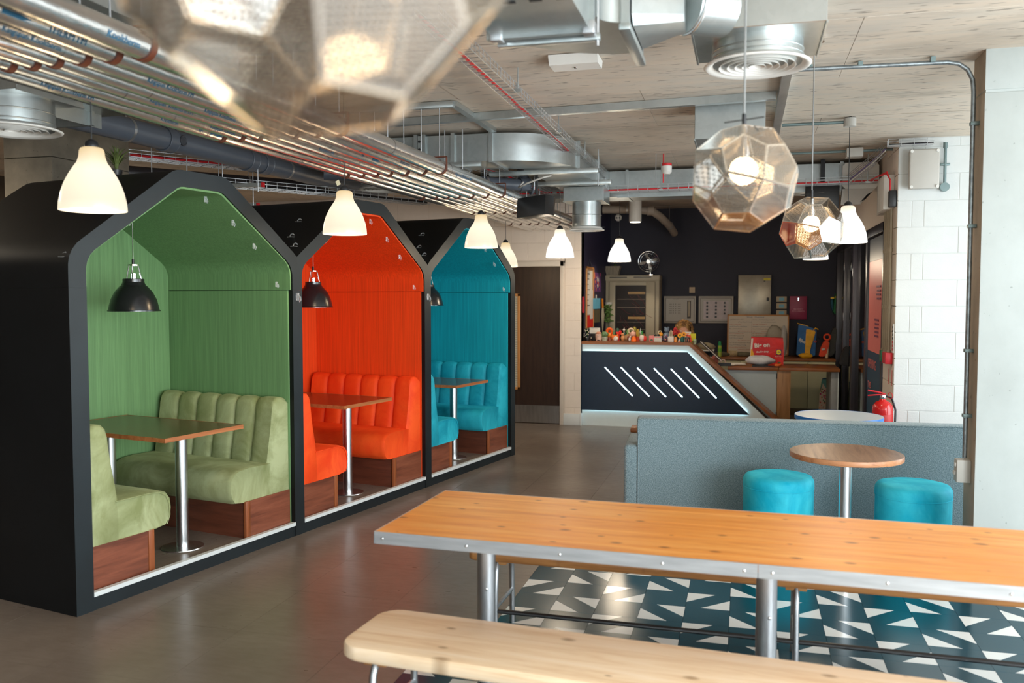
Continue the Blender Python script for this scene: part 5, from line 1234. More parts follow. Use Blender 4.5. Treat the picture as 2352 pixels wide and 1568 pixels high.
# desk
t = thing('reception_desk', 'low wood-topped reception desk joined to the sloping counter', 'desk', (.5, 11.85, 0))
m = MB(); m.box(-.20, 11.50, .722, .425, 12.25, .762, .003); P(t, 'desktop', m, M_COUNTW)
m = MB(); m.box(.430, 11.50, .722, 1.16, 12.25, .762, .003); P(t, 'lift_flap', m, M_COUNTW)
m = MB(); m.prism([(-.26, .72), (.405, .72), (.405, 0), (.42, 0), (.50, .0), (.50, .0)][:3] + [(.39, 0), (.38, .02)], xz(0), 11.53, 11.55); P(t, 'front_panel', m, M_COUNTERG, smooth=0)
m = MB(); m.box(.41, 11.52, 0, .575, 11.62, .721, .003); P(t, 'wood_post', m, M_POSTW)
for z in (.62, .12): m = MB(); m.box(.40, 11.515, z, .412, 11.53, z + .07); P(t, 'hinge', m, M_BLKPLASTIC)
m = MB(); m.box(1.06, 11.56, 0, 1.14, 12.2, .721, .003); P(t, 'leg_panel', m, plain('desk_leg_grey', srgb(150, 154, 156), .5)); m = MB(); m.box(1.14, 11.56, .0, 1.15, 12.2, .721); P(t, 'leg_edge', m, M_COUNTERW)
# rear cupboards and worktop
m = MB(); m.box(-1.2, 12.70, .765, 1.22, 13.48, .80, .003); solo('worktop', m, M_COUNTW, 'long wood worktop along the dark blue wall behind reception', 'worktop')
xs = [-1.2, -.6, -.05, .50, .86, 1.22]
for i, (a, b) in enumerate(zip(xs, xs[1:])):
    t = thing('base_cupboard', ['cream base cupboard hidden behind the navy counter front', 'cream base cupboard behind the desk papers', 'cream base cupboard behind the red bag', 'cream base cupboard with its knob at the upper right, beside the wood post', 'cream base cupboard behind the desk leg, at the right end of the worktop'][i], 'cupboard', ((a + b) / 2, 13.0, 0), 0, 'cream cupboards under the worktop')
    m = MB(); m.box(a + .002, 12.74, .1, b - .002, 13.46, .763); P(t, 'carcass', m, M_CREAM)
    m = MB(); m.box(a + .003, 12.715, .11, b - .003, 12.735, .755, .002); dr = P(t, 'door', m, M_CREAM)
    kx = b - .04 if i % 2 else a + .04; m = MB(); m.cyl((kx, 12.715, .70), (kx, 12.70, .70), .011, n=12); P(dr, 'knob', m, M_CHROME)
    m = MB(); m.box(a, 12.78, 0, b, 12.8, .1); P(t, 'plinth', m, plain('plinth_brown', srgb(110, 90, 60), .6))
# comms rack
t = thing('rack_cabinet', 'tall beige metal rack cabinet with a glass door full of cables', 'cabinet', (-1.63, 13.25, 0))
RX0, RX1, RY = -2.02, -1.225, 13.0
m = MB(); m.box(RX0, RY + .02, .02, RX1, 13.48, 1.94, .004); 
P(t, 'carcass', m, M_CABGREY)
m = MB(); m.box(RX0 - .004, RY + .0, 1.90, RX1 + .004, 13.485, 1.98, .006); P(t, 'top_panel', m, M_CABGREY)
for (a, b) in ((-1.96, -1.70), (-1.60, -1.34)): m = MB(); m.box(a, RY - .004, 1.945, b, RY + .002, 1.957); P(t, 'vent_slot', m, M_BLKPLASTIC)
g0, g1, gz0, gz1 = -1.87, -1.415, .70, 1.83
m = MB()
for (x0, z0, x1, z1) in ((RX0 + .06, .10, g0, 1.88), (g1, .10, RX1 - .06, 1.88), (g0, gz1, g1, 1.88), (g0, .10, g1, gz0)): m.box(x0, RY - .012, z0, x1, RY + .012, z1, .002)
dr = P(t, 'door_frame', m, M_CABGREY); m = MB(); m.box(g0, RY - .008, gz0, g1, RY - .005, gz1); P(dr, 'glass', m, plain('smoked_glass', (.02, .015, .014), .35, var=.0, spec=.15))
m = MB(); m.box(RX0 + .055, RY - .004, .095, RX1 - .055, RY + .0, 1.885); P(t, 'door_gap', m, plain('gap_brown', srgb(96, 76, 56), .6))
pal = [plain('patch_brass', srgb(170, 130, 70), .4), plain('patch_grey', srgb(120, 104, 88), .5), plain('patch_red', srgb(90, 24, 26), .5)]
for k, z in enumerate((1.70, 1.62, 1.50, 1.33, 1.28, 1.17, 1.08, .93, .80)):
    m = MB(); m.box(g0 + .03 + (.16 if k % 3 == 0 else 0), RY - .014, z, g1 - .01, RY - .009, z + (.035 if k % 3 == 0 else .008)); P(t, 'patch_panel', m, pal[0 if k % 3 == 0 else 1])
m = MB(); random.seed(5)
for k in range(40):
    z = random.uniform(.8, 1.75); x = random.uniform(g0 + .03, g1 - .1); m.tube([(x, RY - .010, z), (x + random.uniform(.02, .12), RY - .012, z - random.uniform(.02, .12)), (x + random.uniform(.02, .2), RY - .010, z - random.uniform(.0, .2))], .003, 4)
P(t, 'patch_leads', m, pal[2], kind='stuff')
# things on the rack
t = thing('planter', 'grey ribbed wooden planter with a small succulent on top of the rack', 'planter', (-1.93, 13.15, 1.982))
m = MB(); m.loft([[V((-1.93 + sx * w_, 13.15 + sy * .09, z)) for sx, sy in ((-1, -1), (1, -1), (1, 1), (-1, 1))] for w_, z in ((.085, 1.983), (.115, 2.12))]); P(t, 'box', m, plain('planter_grey', srgb(150, 138, 120), .7), smooth=0)
for k in range(9): x = -.1 + .025 * k; m = MB(); m.obox((-1.93 + x * .85, 13.055, 2.05), (.0015, 0, 0), (0, .003, 0), (x * .12, 0, .065)); P(t, 'groove', m, plain('groove_dark', srgb(100, 90, 76), .8))
tuft(t, V((-1.90, 13.15, 2.11)), .05, .05, 40, M_GRASS, .008)
t = thing('desk_fan', 'chrome wire-caged desk fan standing on the rack cabinet', 'fan', (-1.37, 13.2, 1.982)); fc = V((-1.395, 13.12, 2.185))
m = MB()
for r_ in (.152, .12, .085, .05): m.torus(fc + V((0, -.03 * (1 - r_ / .16), 0)), r_, .003 if r_ > .15 else .0016, (0, 1, 0), 40, 5)
for k in range(28): a = 2 * pi * k / 28; m.tube([fc + V((cos(a) * .02, -.035, sin(a) * .02)), fc + V((cos(a) * .09, -.03, sin(a) * .09)), fc + V((cos(a) * .152, 0, sin(a) * .152))], .0012, 4)
m.torus(fc + V((0, .01, 0)), .153, .005, (0, 1, 0), 40, 6); P(t, 'cage', m, M_CHROME)
for k in range(4):
    m = MB(); a0 = radians(15 + 90 * k); vs = []
    for (r_, w_) in ((.02, .012), (.06, .03), (.10, .038), (.13, .03), (.14, .012)):
        for s_ in (-1, 1): a = a0 + s_ * w_ / max(r_, .03) * .6; vs.append(fc + V((cos(a) * r_, .006 * s_, sin(a) * r_)))
    m.mesh(vs, [(0, 1, 3, 2), (2, 3, 5, 4), (4, 5, 7, 6), (6, 7, 9, 8)]); P(t, 'blade', m, plain('blade_silver', srgb(180, 176, 166), .3, metal=.5), smooth=0)
m = MB(); m.cyl(fc + V((0, -.045, 0)), fc + V((0, .07, 0)), .028, n=20); P(t, 'hub', m, M_CHROME)
m = MB(); m.cyl(fc + V((.02, .04, -.03)), (-1.37, 13.16, 1.99), .012); m.cyl((-1.37, 13.2, 1.982), (-1.37, 13.2, 1.995), .09, n=32); P(t, 'stand', m, M_CHROME)
# alarm panels and cabinets on the wall
PW = 13.49
def panel(name, label, x0, z0, x1, z1, mat, cat='panel', d=.06):
    t = thing(name, label, cat, ((x0 + x1) / 2, PW - d, z0)); m = MB(); m.box(x0, PW - d, z0, x1, PW, z1, .005); P(t, 'case', m, mat); return t
M_PANEL = plain('panel_grey', srgb(176, 170, 160), .45, var=.02); M_PDARK = plain('panel_line', srgb(76, 66, 60), .5)
t = panel('alarm_panel', 'grey fire alarm panel with two columns of buttons beside the rack', -1.192, 1.262, -.712, 1.67, M_PANEL)
m = MB(); m.box(-1.165, PW - .064, 1.285, -.735, PW - .06, 1.645); P(t, 'door_line', m, M_PDARK); m = MB(); m.box(-1.158, PW - .068, 1.292, -.742, PW - .062, 1.638); dr = P(t, 'door', m, M_PANEL)
m = MB(); m.box(-.84, PW - .074, 1.33, -.785, PW - .068, 1.6); P(t, 'slot_window', m, M_PDARK); m = MB(); m.box(-.825, PW - .078, 1.36, -.80, PW - .07, 1.59, .006); P(t, 'grab_handle', m, M_CABGREY)
for k in range(5):
    for x in (-1.045, -1.012): m = MB(); m.cyl((x, PW - .067, 1.55 - k * .034), (x, PW - .074, 1.55 - k * .034), .0055, n=10); P(dr, 'button', m, M_BLKPLASTIC)
    for x in (-1.11, -.98): m = MB(); m.box(x, PW - .070, 1.547 - k * .034, x + .045, PW - .067, 1.552 - k * .034); P(dr, 'printed_line', m, M_PDARK)
P(t, 'lettering', wall_text('FIRE ALARM', .016, (-1.05, PW - .0695, 1.62), (1, 0, 0), (0, 0, 1)), M_PDARK, smooth=0)
t = panel('alarm_panel', 'grey zone panel with three columns of round black knobs', -.672, 1.266, -.163, 1.67, M_PANEL)
m = MB(); m.box(-.645, PW - .064, 1.29, -.19, PW - .06, 1.645); P(t, 'door_line', m, M_PDARK); m = MB(); m.box(-.638, PW - .068, 1.297, -.197, PW - .062, 1.638); dr = P(t, 'door', m, M_PANEL)
m = MB(); m.box(-.60, PW - .070, 1.325, -.235, PW - .067, 1.60); P(dr, 'label_sheet', m, plain('zone_sheet', srgb(196, 184, 184), .6))
for c_ in range(3):
    for k in range(5 if c_ < 2 else 4): m = MB(); x = -.545 + c_ * .128; m.cyl((x, PW - .068, 1.57 - k * .053), (x, PW - .088, 1.57 - k * .053), .017, .013, n=16); P(dr, 'knob', m, M_BLKPLASTIC)
t = panel('electric_cabinet', 'tall grey electrical cabinet with a yellow warning sticker', -.096, 1.20, .373, 1.981, plain('cab_metal', srgb(160, 152, 136), .35, metal=.4), 'cabinet', .12)
m = MB(); m.box(-.092, PW - .126, 1.20, .369, PW - .119, 1.95, .003); dr = P(t, 'door', m, MATS['cab_metal'])
m = MB(); m.box(.31, PW - .135, 1.60, .345, PW - .126, 1.65, .003); P(dr, 'latch', m, M_BLKPLASTIC); m = MB(); m.box(.265, PW - .130, 1.90, .36, PW - .1265, 1.935); P(dr, 'warning_sticker', m, plain('sticker_yellow', srgb(206, 190, 30), .5))
m = MB(); m.box(.265, PW - .130, 1.885, .29, PW - .1265, 1.898); P(dr, 'black_mark', m, M_BLKPLASTIC)
for k in range(3):
    z = 1.583 - k * .1; t = panel('key_tray', ['small beige wall tray with a blue label, uppermost of three', 'small beige wall tray with a blue label, middle of three', 'small beige wall tray with a blue label, lowest of three'][k], .45, z, .598, z + .083, plain('tray_beige', srgb(186, 168, 140), .5), 'tray', .05)
    m = MB(); m.box(.49, PW - .053, z + .02, .56, PW - .05, z + .065); P(t, 'blue_label', m, plain('label_blue', srgb(120, 180, 200), .5))
t = panel('safety_folder', 'dark pink fire safety document box on the navy wall', .639, 1.331, .882, 1.669, plain('folder_pink', srgb(150, 40, 76), .45), 'document box', .05)
for tx, z, s_ in (('FIRE SAFETY', 1.47, .026), ('DOCUMENTS', 1.44, .028)): P(t, 'lettering', wall_text(tx, s_, (.76, PW - .0515, z), (1, 0, 0), (0, 0, 1), 'CENTER'), plain('letter_pink', srgb(222, 150, 170), .5), smooth=0)
m = MB(); m.cyl((.76, PW - .05, 1.635), (.76, PW - .058, 1.635), .012, n=14); m.box(.752, PW - .056, 1.60, .768, PW - .05, 1.622); P(t, 'lock', m, M_CHROME)
m = MB(); m.box(-.815, PW - .012, 1.722, -.73, PW, 1.808, .003); t = solo('light_switch', m, plain('switch_beige', srgb(190, 168, 140), .5), 'small beige switch plate above the two grey alarm panels', 'switch')
# whiteboard
t = thing('whiteboard', 'oak-framed whiteboard covered in handwriting, leaning behind the red bag', 'whiteboard', (.19, 13.25, .80)); wy = 13.25
wx0, wx1, wz0, wz1 = -.245, .625, .805, 1.40
m = MB(); m.box(wx0 + .01, wy, wz0 + .01, wx1 - .01, wy + .012, wz1 - .01); P(t, 'board', m, plain('board_cream', srgb(206, 190, 166), .4, var=.01))
for (a, b, c, d) in ((wx0, wz0, wx0 + .02, wz1), (wx1 - .02, wz0, wx1, wz1), (wx0, wz1 - .02, wx1, wz1), (wx0, wz0, wx1, wz0 + .02)): m = MB(); m.box(a, wy - .008, b, c, wy + .018, d, .003); P(t, 'frame_bar', m, M_OAKF)
inks = [plain('ink_red', srgb(190, 60, 44), .6), plain('ink_black', srgb(70, 60, 56), .6), plain('ink_blue', srgb(80, 100, 120), .6)]
random.seed(3)
P(t, 'handwriting', wall_text('Week   Overview', .034, (.03, wy - .001, 1.352), (1, 0, 0), (0, 0, 1)), inks[2], smooth=0)
for cx0 in (wx0 + .035, .12):
    for r_ in range(15):
        z = 1.325 - r_ * .034; ink = inks[[1, 1, 0, 2, 1, 0, 0, 1, 2, 0, 1, 2, 0, 0, 1][r_]]; m = MB(); x = cx0 + (0 if r_ % 4 != 1 else .12); xe = x + random.uniform(.16, .30)
        while x < xe:
            w_ = random.uniform(.006, .022); pts = [(x + w_ * q / 4, wy - .001, z + random.uniform(-.006, .006)) for q in range(5)]; m.tube(pts, .0022, 4, caps=False); x += w_ + .006
        P(t, 'handwriting', m, ink, kind='stuff', smooth=0)
m = MB(); m.box(.105, wy - .0015, .98, .107, wy, 1.34); m.box(wx0 + .03, wy - .0015, 1.135, .40, wy, 1.137); P(t, 'ruled_line', m, inks[1], kind='stuff')
# ---- noticeboard and papers on the left return wall (x = -2.03)
LX = -2.028
def lw(name, mat, y0, z0, y1, z1, label, cat, th=.006, off=0):
    m = MB(); m.box(LX + off, y0, z0, LX + off + th, y1, z1); return solo(name, m, mat, label, cat)
t = thing('noticeboard', 'narrow oak-framed noticeboard with pinned sheets on the dark blue side wall', 'noticeboard', (LX, 11.62, 1.24))
m = MB(); m.box(LX, 11.34, 1.24, LX + .01, 11.92, 2.05); P(t, 'cork', m, plain('cork', srgb(190, 150, 110), .8))
for (a, b, c, d) in ((11.34, 1.24, 11.375, 2.06), (11.885, 1.24, 11.92, 2.06), (11.34, 2.03, 11.92, 2.06)): m = MB(); m.box(LX, a, b, LX + .022, c, d, .003); P(t, 'frame_bar', m, M_OAKF)
m = MB(); m.box(LX + .01, 11.38, 1.42, LX + .014, 11.80, 2.01); sh = P(t, 'paper_sheet', m, plain('paper_white', srgb(226, 220, 210), .7, var=.02))
for k in range(7): m = MB(); m.box(LX + .0142, 11.40, 1.96 - k * .07, LX + .0152, 11.40 + .2 - .05 * (k % 3), 1.97 - k * .07); P(sh, 'printed_line', m, M_PDARK)
m = MB(); m.box(LX + .014, 11.62, 1.36, LX + .017, 11.83, 1.75); P(t, 'paper_sheet', m, MATS['paper_white'])
m = MB(); m.box(LX + .011, 11.38, 1.25, LX + .013, 11.87, 1.41); P(t, 'red_sheet', m, plain('paper_red', srgb(226, 30, 20), .6))
m = MB(); m.tube([(LX + .012, 11.45, 2.06), (LX + .006, 11.62, 2.16), (LX + .012, 11.80, 2.06)], .0015, 4); P(t, 'hanging_cord', m, M_CONDL)
lw('red_tag', plain('tag_red', srgb(190, 30, 50), .5), 11.12, 1.45, 11.24, 1.66, 'small red plastic tag holder on the side wall, left of the noticeboard', 'tag')
t = thing('thank_you_card', 'purple poster with orange flowers reading Thank you beside the noticeboard', 'poster', (LX, 12.27, 1.73))
m = MB(); m.box(LX, 11.94, 1.73, LX + .004, 12.62, 2.0); P(t, 'sheet', m, plain('poster_purple', srgb(94, 52, 110), .6))
random.seed(11)
for k in range(16): m = MB(); y, z = random.uniform(12.0, 12.56), random.uniform(1.75, 1.98); m.cyl((LX + .004, y, z), (LX + .006, y, z), random.uniform(.012, .03), n=10); P(t, 'printed_flower', m, plain('flower_orange', srgb(226, 110, 60), .6) if k % 3 else plain('flower_pink', srgb(190, 70, 110), .6))
P(t, 'lettering', wall_text('Thank\nyou', .085, (LX + .008, 12.28, 1.88), (0, 1, 0), (0, 0, 1), 'CENTER', .002), MATS['paper_white'], smooth=0)
lw('blue_card', plain('card_blue', srgb(110, 190, 220), .6), 11.83, 1.49, 12.42, 1.64, 'pale blue handwritten card pinned beside the noticeboard', 'card', .004, .02)
lw('paper_strip', MATS['paper_white'], 12.15, 1.585, 12.24, 1.69, 'small white paper strip pinned below the purple poster', 'paper', .004)
lw('hanging_bag', plain('bag_khaki', srgb(96, 88, 60), .8), 11.98, 1.3, 12.36, 1.48, 'khaki cloth bag hanging behind the blue card', 'bag', .03)
t = thing('umbrella', 'pale folded umbrella with an orange handle hanging on the side wall', 'umbrella', (LX + .03, 12.6, 1.2))
m = MB(); m.loft([[V((LX + .03 + cos(a) * r_, 12.6 + sin(a) * r_ * 2, z)) for a in [k * pi / 5 for k in range(10)]] for r_, z in ((.004, 1.15), (.02, 1.28), (.028, 1.4), (.014, 1.50))]); P(t, 'canopy', m, plain('umbrella_cloth', srgb(176, 164, 140), .7))
m = MB(); m.cyl((LX + .03, 12.6, 1.50), (LX + .03, 12.56, 1.63), .016); P(t, 'handle', m, plain('handle_orange', srgb(220, 130, 30), .5))
t = thing('hanging_plant', 'green trailing plant hanging beside the rack cabinet', 'plant', (LX + .06, 12.95, 1.28))
m = MB(); random.seed(2)
for k in range(170): y, z = 12.9 + random.gauss(0, .05), random.uniform(1.28, 1.55); m.ball((LX + .06 + random.gauss(0, .03), y, z), .014, 1, 1, .6, 5, 4)
P(t, 'leaves', m, M_GRASS, kind='stuff'); m = MB(); m.lathe([(0, 1.53), (.05, 1.53), (.06, 1.58), (0, 1.58)], (LX + .065, 12.92, 0), 16); P(t, 'pot', m, M_GREYBOX)
# ---- knick-knacks on the counter top
CT = 1.089
CLR = {}
def cm(r, g, b): 
    k = 'glaze_%d_%d_%d' % (r, g, b)
    return plain(k, srgb(r, g, b), .35, var=.04)
def X(px): return aty(px, 783, 11.22).x
def item(name, label, cat, px, y=11.2): return thing(name, label, cat, (aty(px, 783, y).x, y, CT), 0)
def pot(t, r, h, mat, legs=False, taper=.85):
    b = .014 if legs else 0; m = MB(); m.lathe([(0, b), (r * taper, b), (r, b + h * .6), (r, b + h), (r * .86, b + h), (r * .84, b + h * .8), (0, b + h * .8)], n=24); P(t, 'pot', m, mat, w=False)
    if legs:
        for s_ in (-1, 1): m = MB(); m.cyl((s_ * r * .5, -r * .3, 0), (s_ * r * .5, -r * .3, .018), .007, n=8); P(t, 'foot', m, mat, w=False)
def cactus(t, r, h, z, mat, ribs=10, x=0):
    m = MB(); n = ribs * 4; rings = []
    for k in range(9):
        a = pi / 2 * k / 8; rr = r * cos(a) if k > 3 else r * (.75 + .25 * k / 3) * cos(pi / 2 * max(0, k - 3) / 5 * .2); rr = r * (sin(pi * (k + 1.2) / 10.2)) ** .6
        rings.append([V((x + cos(2 * pi * q / n) * rr * (1 + .10 * cos(ribs * 2 * pi * q / n)), sin(2 * pi * q / n) * rr * (1 + .10 * cos(ribs * 2 * pi * q / n)), z + h * k / 8)) for q in range(n)])
    m.loft(rings); P(t, 'cactus', m, mat, w=False, smooth=60)
def face(t, r, z, y, mat=None):
    for s_ in (-.35, .35): m = MB(); m.ball((s_ * r, y, z), .0035, u=8, v=6); P(t, 'eye', m, M_BLKPLASTIC, w=False)
    m = MB(); m.ball((0, y - .001, z - .009), .003, 1.3, 1, .7, 8, 6); P(t, 'nose', m, mat or M_BLKPLASTIC, w=False)
M_CACT = cm(96, 128, 84); M_CACT2 = cm(52, 94, 78); M_TERRA = cm(150, 66, 40)
t = item('flower_plant', 'dark bushy plant with tiny white flowers at the left end of the counter', 'plant', 1349); pot(t, .04, .05, M_BLKPLASTIC); tuft(t, (0, 0, .04), .13, .075, 60, M_DKGREEN, .006)
m = MB(); random.seed(9)
for k in range(34): m.ball((random.gauss(0, .04), random.gauss(0, .035), random.uniform(.03, .17)), .0085, 1, 1, .7, 6, 4)
P(t, 'flowers', m, cm(214, 206, 180), w=False, kind='stuff')
t = item('sign_holder', 'white card holder standing behind the pink legged pot', 'sign', 1366, 11.3); m = MB(); m.box(-.07, 0, .09, .07, .004, .165); P(t, 'card', m, MATS['paper_white'], w=False); m = MB(); m.box(-.05, -.02, 0, .07, .04, .085, .003); P(t, 'black_base', m, M_BLKPLASTIC, w=False); m = MB(); m.box(-.045, -.0005, .15, .045, .0, .153); P(t, 'printed_line', m, M_PDARK, w=False)
t = item('plant_pot', 'pale pink pot on little feet with a small round cactus', 'pot', 1375); pot(t, .045, .075, cm(226, 186, 166), True); cactus(t, .03, .04, .08, cm(214, 150, 120)); face(t, .03, .065, -.046)
t = item('plant_pot', 'pale grey pot with a face and a rounded green cactus', 'pot', 1389); pot(t, .04, .055, cm(170, 172, 150)); cactus(t, .042, .07, .05, M_CACT); face(t, .03, .035, -.042)
t = item('spring_toy', 'curled orange and yellow felt ornament behind the fox pot', 'ornament', 1400, 11.27); m = MB(); m.tube([(.035 * cos(a) , 0, .12 + .035 * sin(a)) for a in [k * .45 - 1.2 for k in range(12)]] , .018, 10); P(t, 'curl', m, cm(236, 96, 20), w=False); m = MB(); m.ball((0, 0, .07), .03, 1, .7, 1.2); m.ball((.03, 0, .06), .02); P(t, 'body', m, cm(240, 140, 30), w=False); m = MB(); m.cyl((0, 0, 0), (0, 0, .045), .028, n=14); P(t, 'pot', m, M_TERRA, w=False)
t = item('fox_pot', 'orange fox-shaped pot with a white face and a small cactus', 'pot', 1413); m = MB(); m.ball((0, 0, .04), .045, 1.15, .9, .9, 20, 12); P(t, 'body', m, cm(236, 120, 50), w=False); m = MB(); m.ball((0.006, -.018, .035), .036, 1, .75, .95, 16, 10); P(t, 'white_face', m, cm(236, 226, 214), w=False)
for s_ in (-1, 1): m = MB(); m.cyl((s_ * .03, -.01, .065), (s_ * .034, -.01, .095), .014, .002, n=8); P(t, 'ear', m, cm(236, 120, 50), w=False)
cactus(t, .013, .06, .07, M_CACT, 6, -.018); face(t, .03, .045, -.045)
t = item('red_ornament', 'bright red knobbly ornament behind the fox pot', 'ornament', 1421, 11.29); m = MB()
for (x, z, r_) in ((0, .09, .022), (.02, .115, .02), (-.022, .10, .016), (.03, .09, .016)): m.ball((x, 0, z), r_, u=12, v=8)
m.cyl((0, 0, 0), (0, 0, .09), .012, n=10); P(t, 'body', m, cm(226, 40, 30), w=False)
t = item('plant_pot', 'dark pot with a tall teal cactus in the back row of ornaments', 'pot', 1418, 11.38); pot(t, .03, .07, cm(60, 50, 46)); cactus(t, .026, .10, .06, M_CACT2, 8)
t = item('dog_pot', 'sandy brown animal-shaped pot with a cactus, left of the round brown one', 'pot', 1431); m = MB(); m.ball((0, 0, .04), .03, 1, 1.1, 1.2, 16, 10); m.ball((-.004, -.01, .085), .022, 1, 1, .9, 14, 8); P(t, 'body', m, cm(214, 150, 96), w=False); cactus(t, .016, .045, .07, M_CACT2, 6, .014); face(t, .02, .09, -.032)
t = item('round_pot', 'round speckled brown pot with pale green leaves', 'pot', 1441); m = MB(); m.ball((0, 0, .045), .048, 1, 1, .92, 20, 12); P(t, 'body', m, cm(168, 128, 90), w=False); tuft(t, (0, 0, .075), .075, .05, 24, cm(150, 190, 120), .008)
t = item('ring_ornament', 'cream ring-shaped ornament holding a dark centre, in the back row', 'ornament', 1449, 11.33); m = MB(); m.torus((0, 0, .125), .032, .012, (0, 1, 0), 24, 8); m.cyl((0, 0, 0), (0, 0, .09), .014, n=10); P(t, 'ring', m, cm(224, 196, 166), w=False); m = MB(); m.ball((0, 0, .125), .02, 1, .6, 1); P(t, 'centre', m, cm(80, 84, 50), w=False)
t = item('bird_figure', 'tiny white bird figurine perched in the back row', 'figurine', 1433, 11.36); m = MB(); m.ball((0, 0, .14), .014, 1.2, 1, 1, 12, 8); m.cyl((0, 0, .15), (.004, 0, .172), .006, .001, n=6); m.cyl((0, 0, 0), (0, 0, .13), .006, n=6); P(t, 'body', m, cm(232, 226, 214), w=False)
t = item('plant_pot', 'brown pot with an oval yellow-green cactus, highest in the back row', 'pot', 1457, 11.37); m = MB(); m.cyl((0, 0, 0), (0, 0, .10), .026, n=16); P(t, 'pot', m, cm(178, 104, 40), w=False); cactus(t, .026, .08, .10, cm(160, 146, 60), 8)
t = item('plush_ball', 'pale pink plush dome behind the orange gumdrop', 'ornament', 1454, 11.28); m = MB(); m.ball((0, 0, .085), .048, 1, .8, .8, 18, 10); m.cyl((0, 0, 0), (0, 0, .06), .02, n=12); P(t, 'body', m, cm(226, 170, 150), w=False)
t = item('squirrel_figure', 'small maroon and white animal figurine on the counter edge', 'figurine', 1446, 11.14); m = MB(); m.ball((0, 0, .025), .016, 1, 1, 1.5, 12, 8); m.ball((.008, -.004, .055), .011); m.cyl((.012, 0, .06), (.02, 0, .08), .005, .001, n=6); P(t, 'white_body', m, cm(226, 214, 206), w=False); m = MB(); m.ball((-.018, .006, .045), .018, .8, .8, 1.5, 12, 8); P(t, 'tail', m, cm(110, 40, 36), w=False)
t = item('gumdrop', 'bright orange gumdrop-shaped ornament on the counter', 'ornament', 1456, 11.14); m = MB(); m.lathe([(0, 0), (.034, 0), (.036, .012), (.028, .045), (.014, .066), (0, .07)], n=20); P(t, 'body', m, cm(246, 108, 12), w=False)
t = item('plant_pot', 'terracotta pot with a tall finger-shaped yellow cactus', 'pot', 1465); m = MB(); m.lathe([(0, 0), (.022, 0), (.028, .06), (0, .06)], n=18); P(t, 'pot', m, cm(184, 64, 36), w=False); cactus(t, .022, .10, .055, cm(176, 146, 50), 8)
t = item('egg_pot', 'white egg-shaped pot with spiky green leaves', 'pot', 1474); m = MB(); m.ball((0, 0, .042), .034, 1, 1, 1.25, 18, 12); P(t, 'body', m, cm(226, 210, 196), w=False); tuft(t, (0.004, 0, .075), .07, .05, 18, cm(60, 190, 90), .007)
t = item('rabbit_figure', 'pale blue-white rabbit figure behind the egg pot', 'figurine', 1472, 11.33); m = MB(); m.ball((0, 0, .10), .024, 1, 1, 1.1, 14, 10); m.cyl((-.008, 0, .12), (-.004, 0, .165), .008, .002, n=8); m.cyl((0, 0, 0), (0, 0, .09), .014, n=10); P(t, 'body', m, cm(196, 206, 200), w=False)
t = item('egg_pot', 'red egg-shaped ornament next to the white egg pot', 'ornament', 1481); m = MB(); m.ball((0, 0, .036), .024, 1, 1, 1.5, 16, 10); P(t, 'body', m, cm(222, 60, 50), w=False)
t = item('pink_box', 'small pink box with a dark green arch print', 'box', 1497); m = MB(); m.box(-.032, -.02, 0, .032, .02, .075, .002); P(t, 'box', m, cm(214, 120, 116), w=False); m = MB(); m.prism([(.02 * cos(a), .008 + .022 * sin(a)) for a in [pi * k / 8 for k in range(9)]], lambda a, b, d: V((a, d, b)), -.0215, -.020); P(t, 'arch_print', m, cm(70, 84, 60), w=False)
for k in range(3):
    c_ = [(214, 206, 196), (186, 206, 186), (222, 214, 204)][k]; t = thing('notebook', ['pale notebook at the bottom of the small stack on the counter', 'mint green notebook in the middle of the small counter stack', 'cream notebook with a pink stripe topping the small counter stack'][k], 'book', (X(1512), 11.2, CT + .0225 * k), 0, 'small stack of notebooks'); m = MB(); m.box(-.048, -.04, 0, .048, .04, .0218, .002); P(t, 'cover', m, cm(*c_), w=False); m = MB(); m.box(-.0475, -.0405, .004, .0475, -.0395, .018); P(t, 'pages', m, MATS['paper_white'] if k < 2 else cm(226, 140, 140), w=False)
t = thing('sunglasses', 'dark folded glasses on the small stack of notebooks', 'glasses', (X(1509), 11.2, CT + .069)); m = MB(); m.ball((-.022, 0, .012), .019, 1, .6, .65, 12, 8); m.ball((.022, 0, .012), .019, 1, .6, .65, 12, 8); P(t, 'lenses', m, M_BLKPLASTIC, w=False); m = MB(); m.tube([(-.04, .0, .014), (-.03, .04, .008), (.03, .042, .008)], .003, 6); P(t, 'arms', m, M_BLKPLASTIC, w=False)
t = item('patterned_ball', 'round dark patterned pot with multicoloured blossoms', 'pot', 1528, 11.15); m = MB(); m.ball((0, 0, .03), .032, 1, 1, .95, 18, 12); s2 = P(t, 'ball', m, cm(70, 60, 80), w=False)
random.seed(4)
for k in range(12): m = MB(); a = random.uniform(0, 6.28); e = random.uniform(-.3, 1.2); m.ball((cos(a) * .03 * cos(e), sin(a) * .03 * cos(e), .03 + .03 * sin(e) + (.02 if e > .6 else 0)), .008, u=6, v=5); P(t, 'blossom', m, cm(*[(200, 60, 50), (226, 200, 150), (120, 80, 150)][k % 3]), w=False)
t = item('plush_toy', 'grey-blue plush toy sitting in the back row', 'toy', 1531, 11.36); m = MB(); m.ball((0, 0, .06), .05, 1, .8, 1.1, 18, 12); m.ball((0, 0, .14), .034, 1, .9, .95, 16, 10); m.ball((-.02, 0, .17), .014); m.ball((.02, 0, .17), .014); P(t, 'body', m, cm(112, 128, 146), w=False)
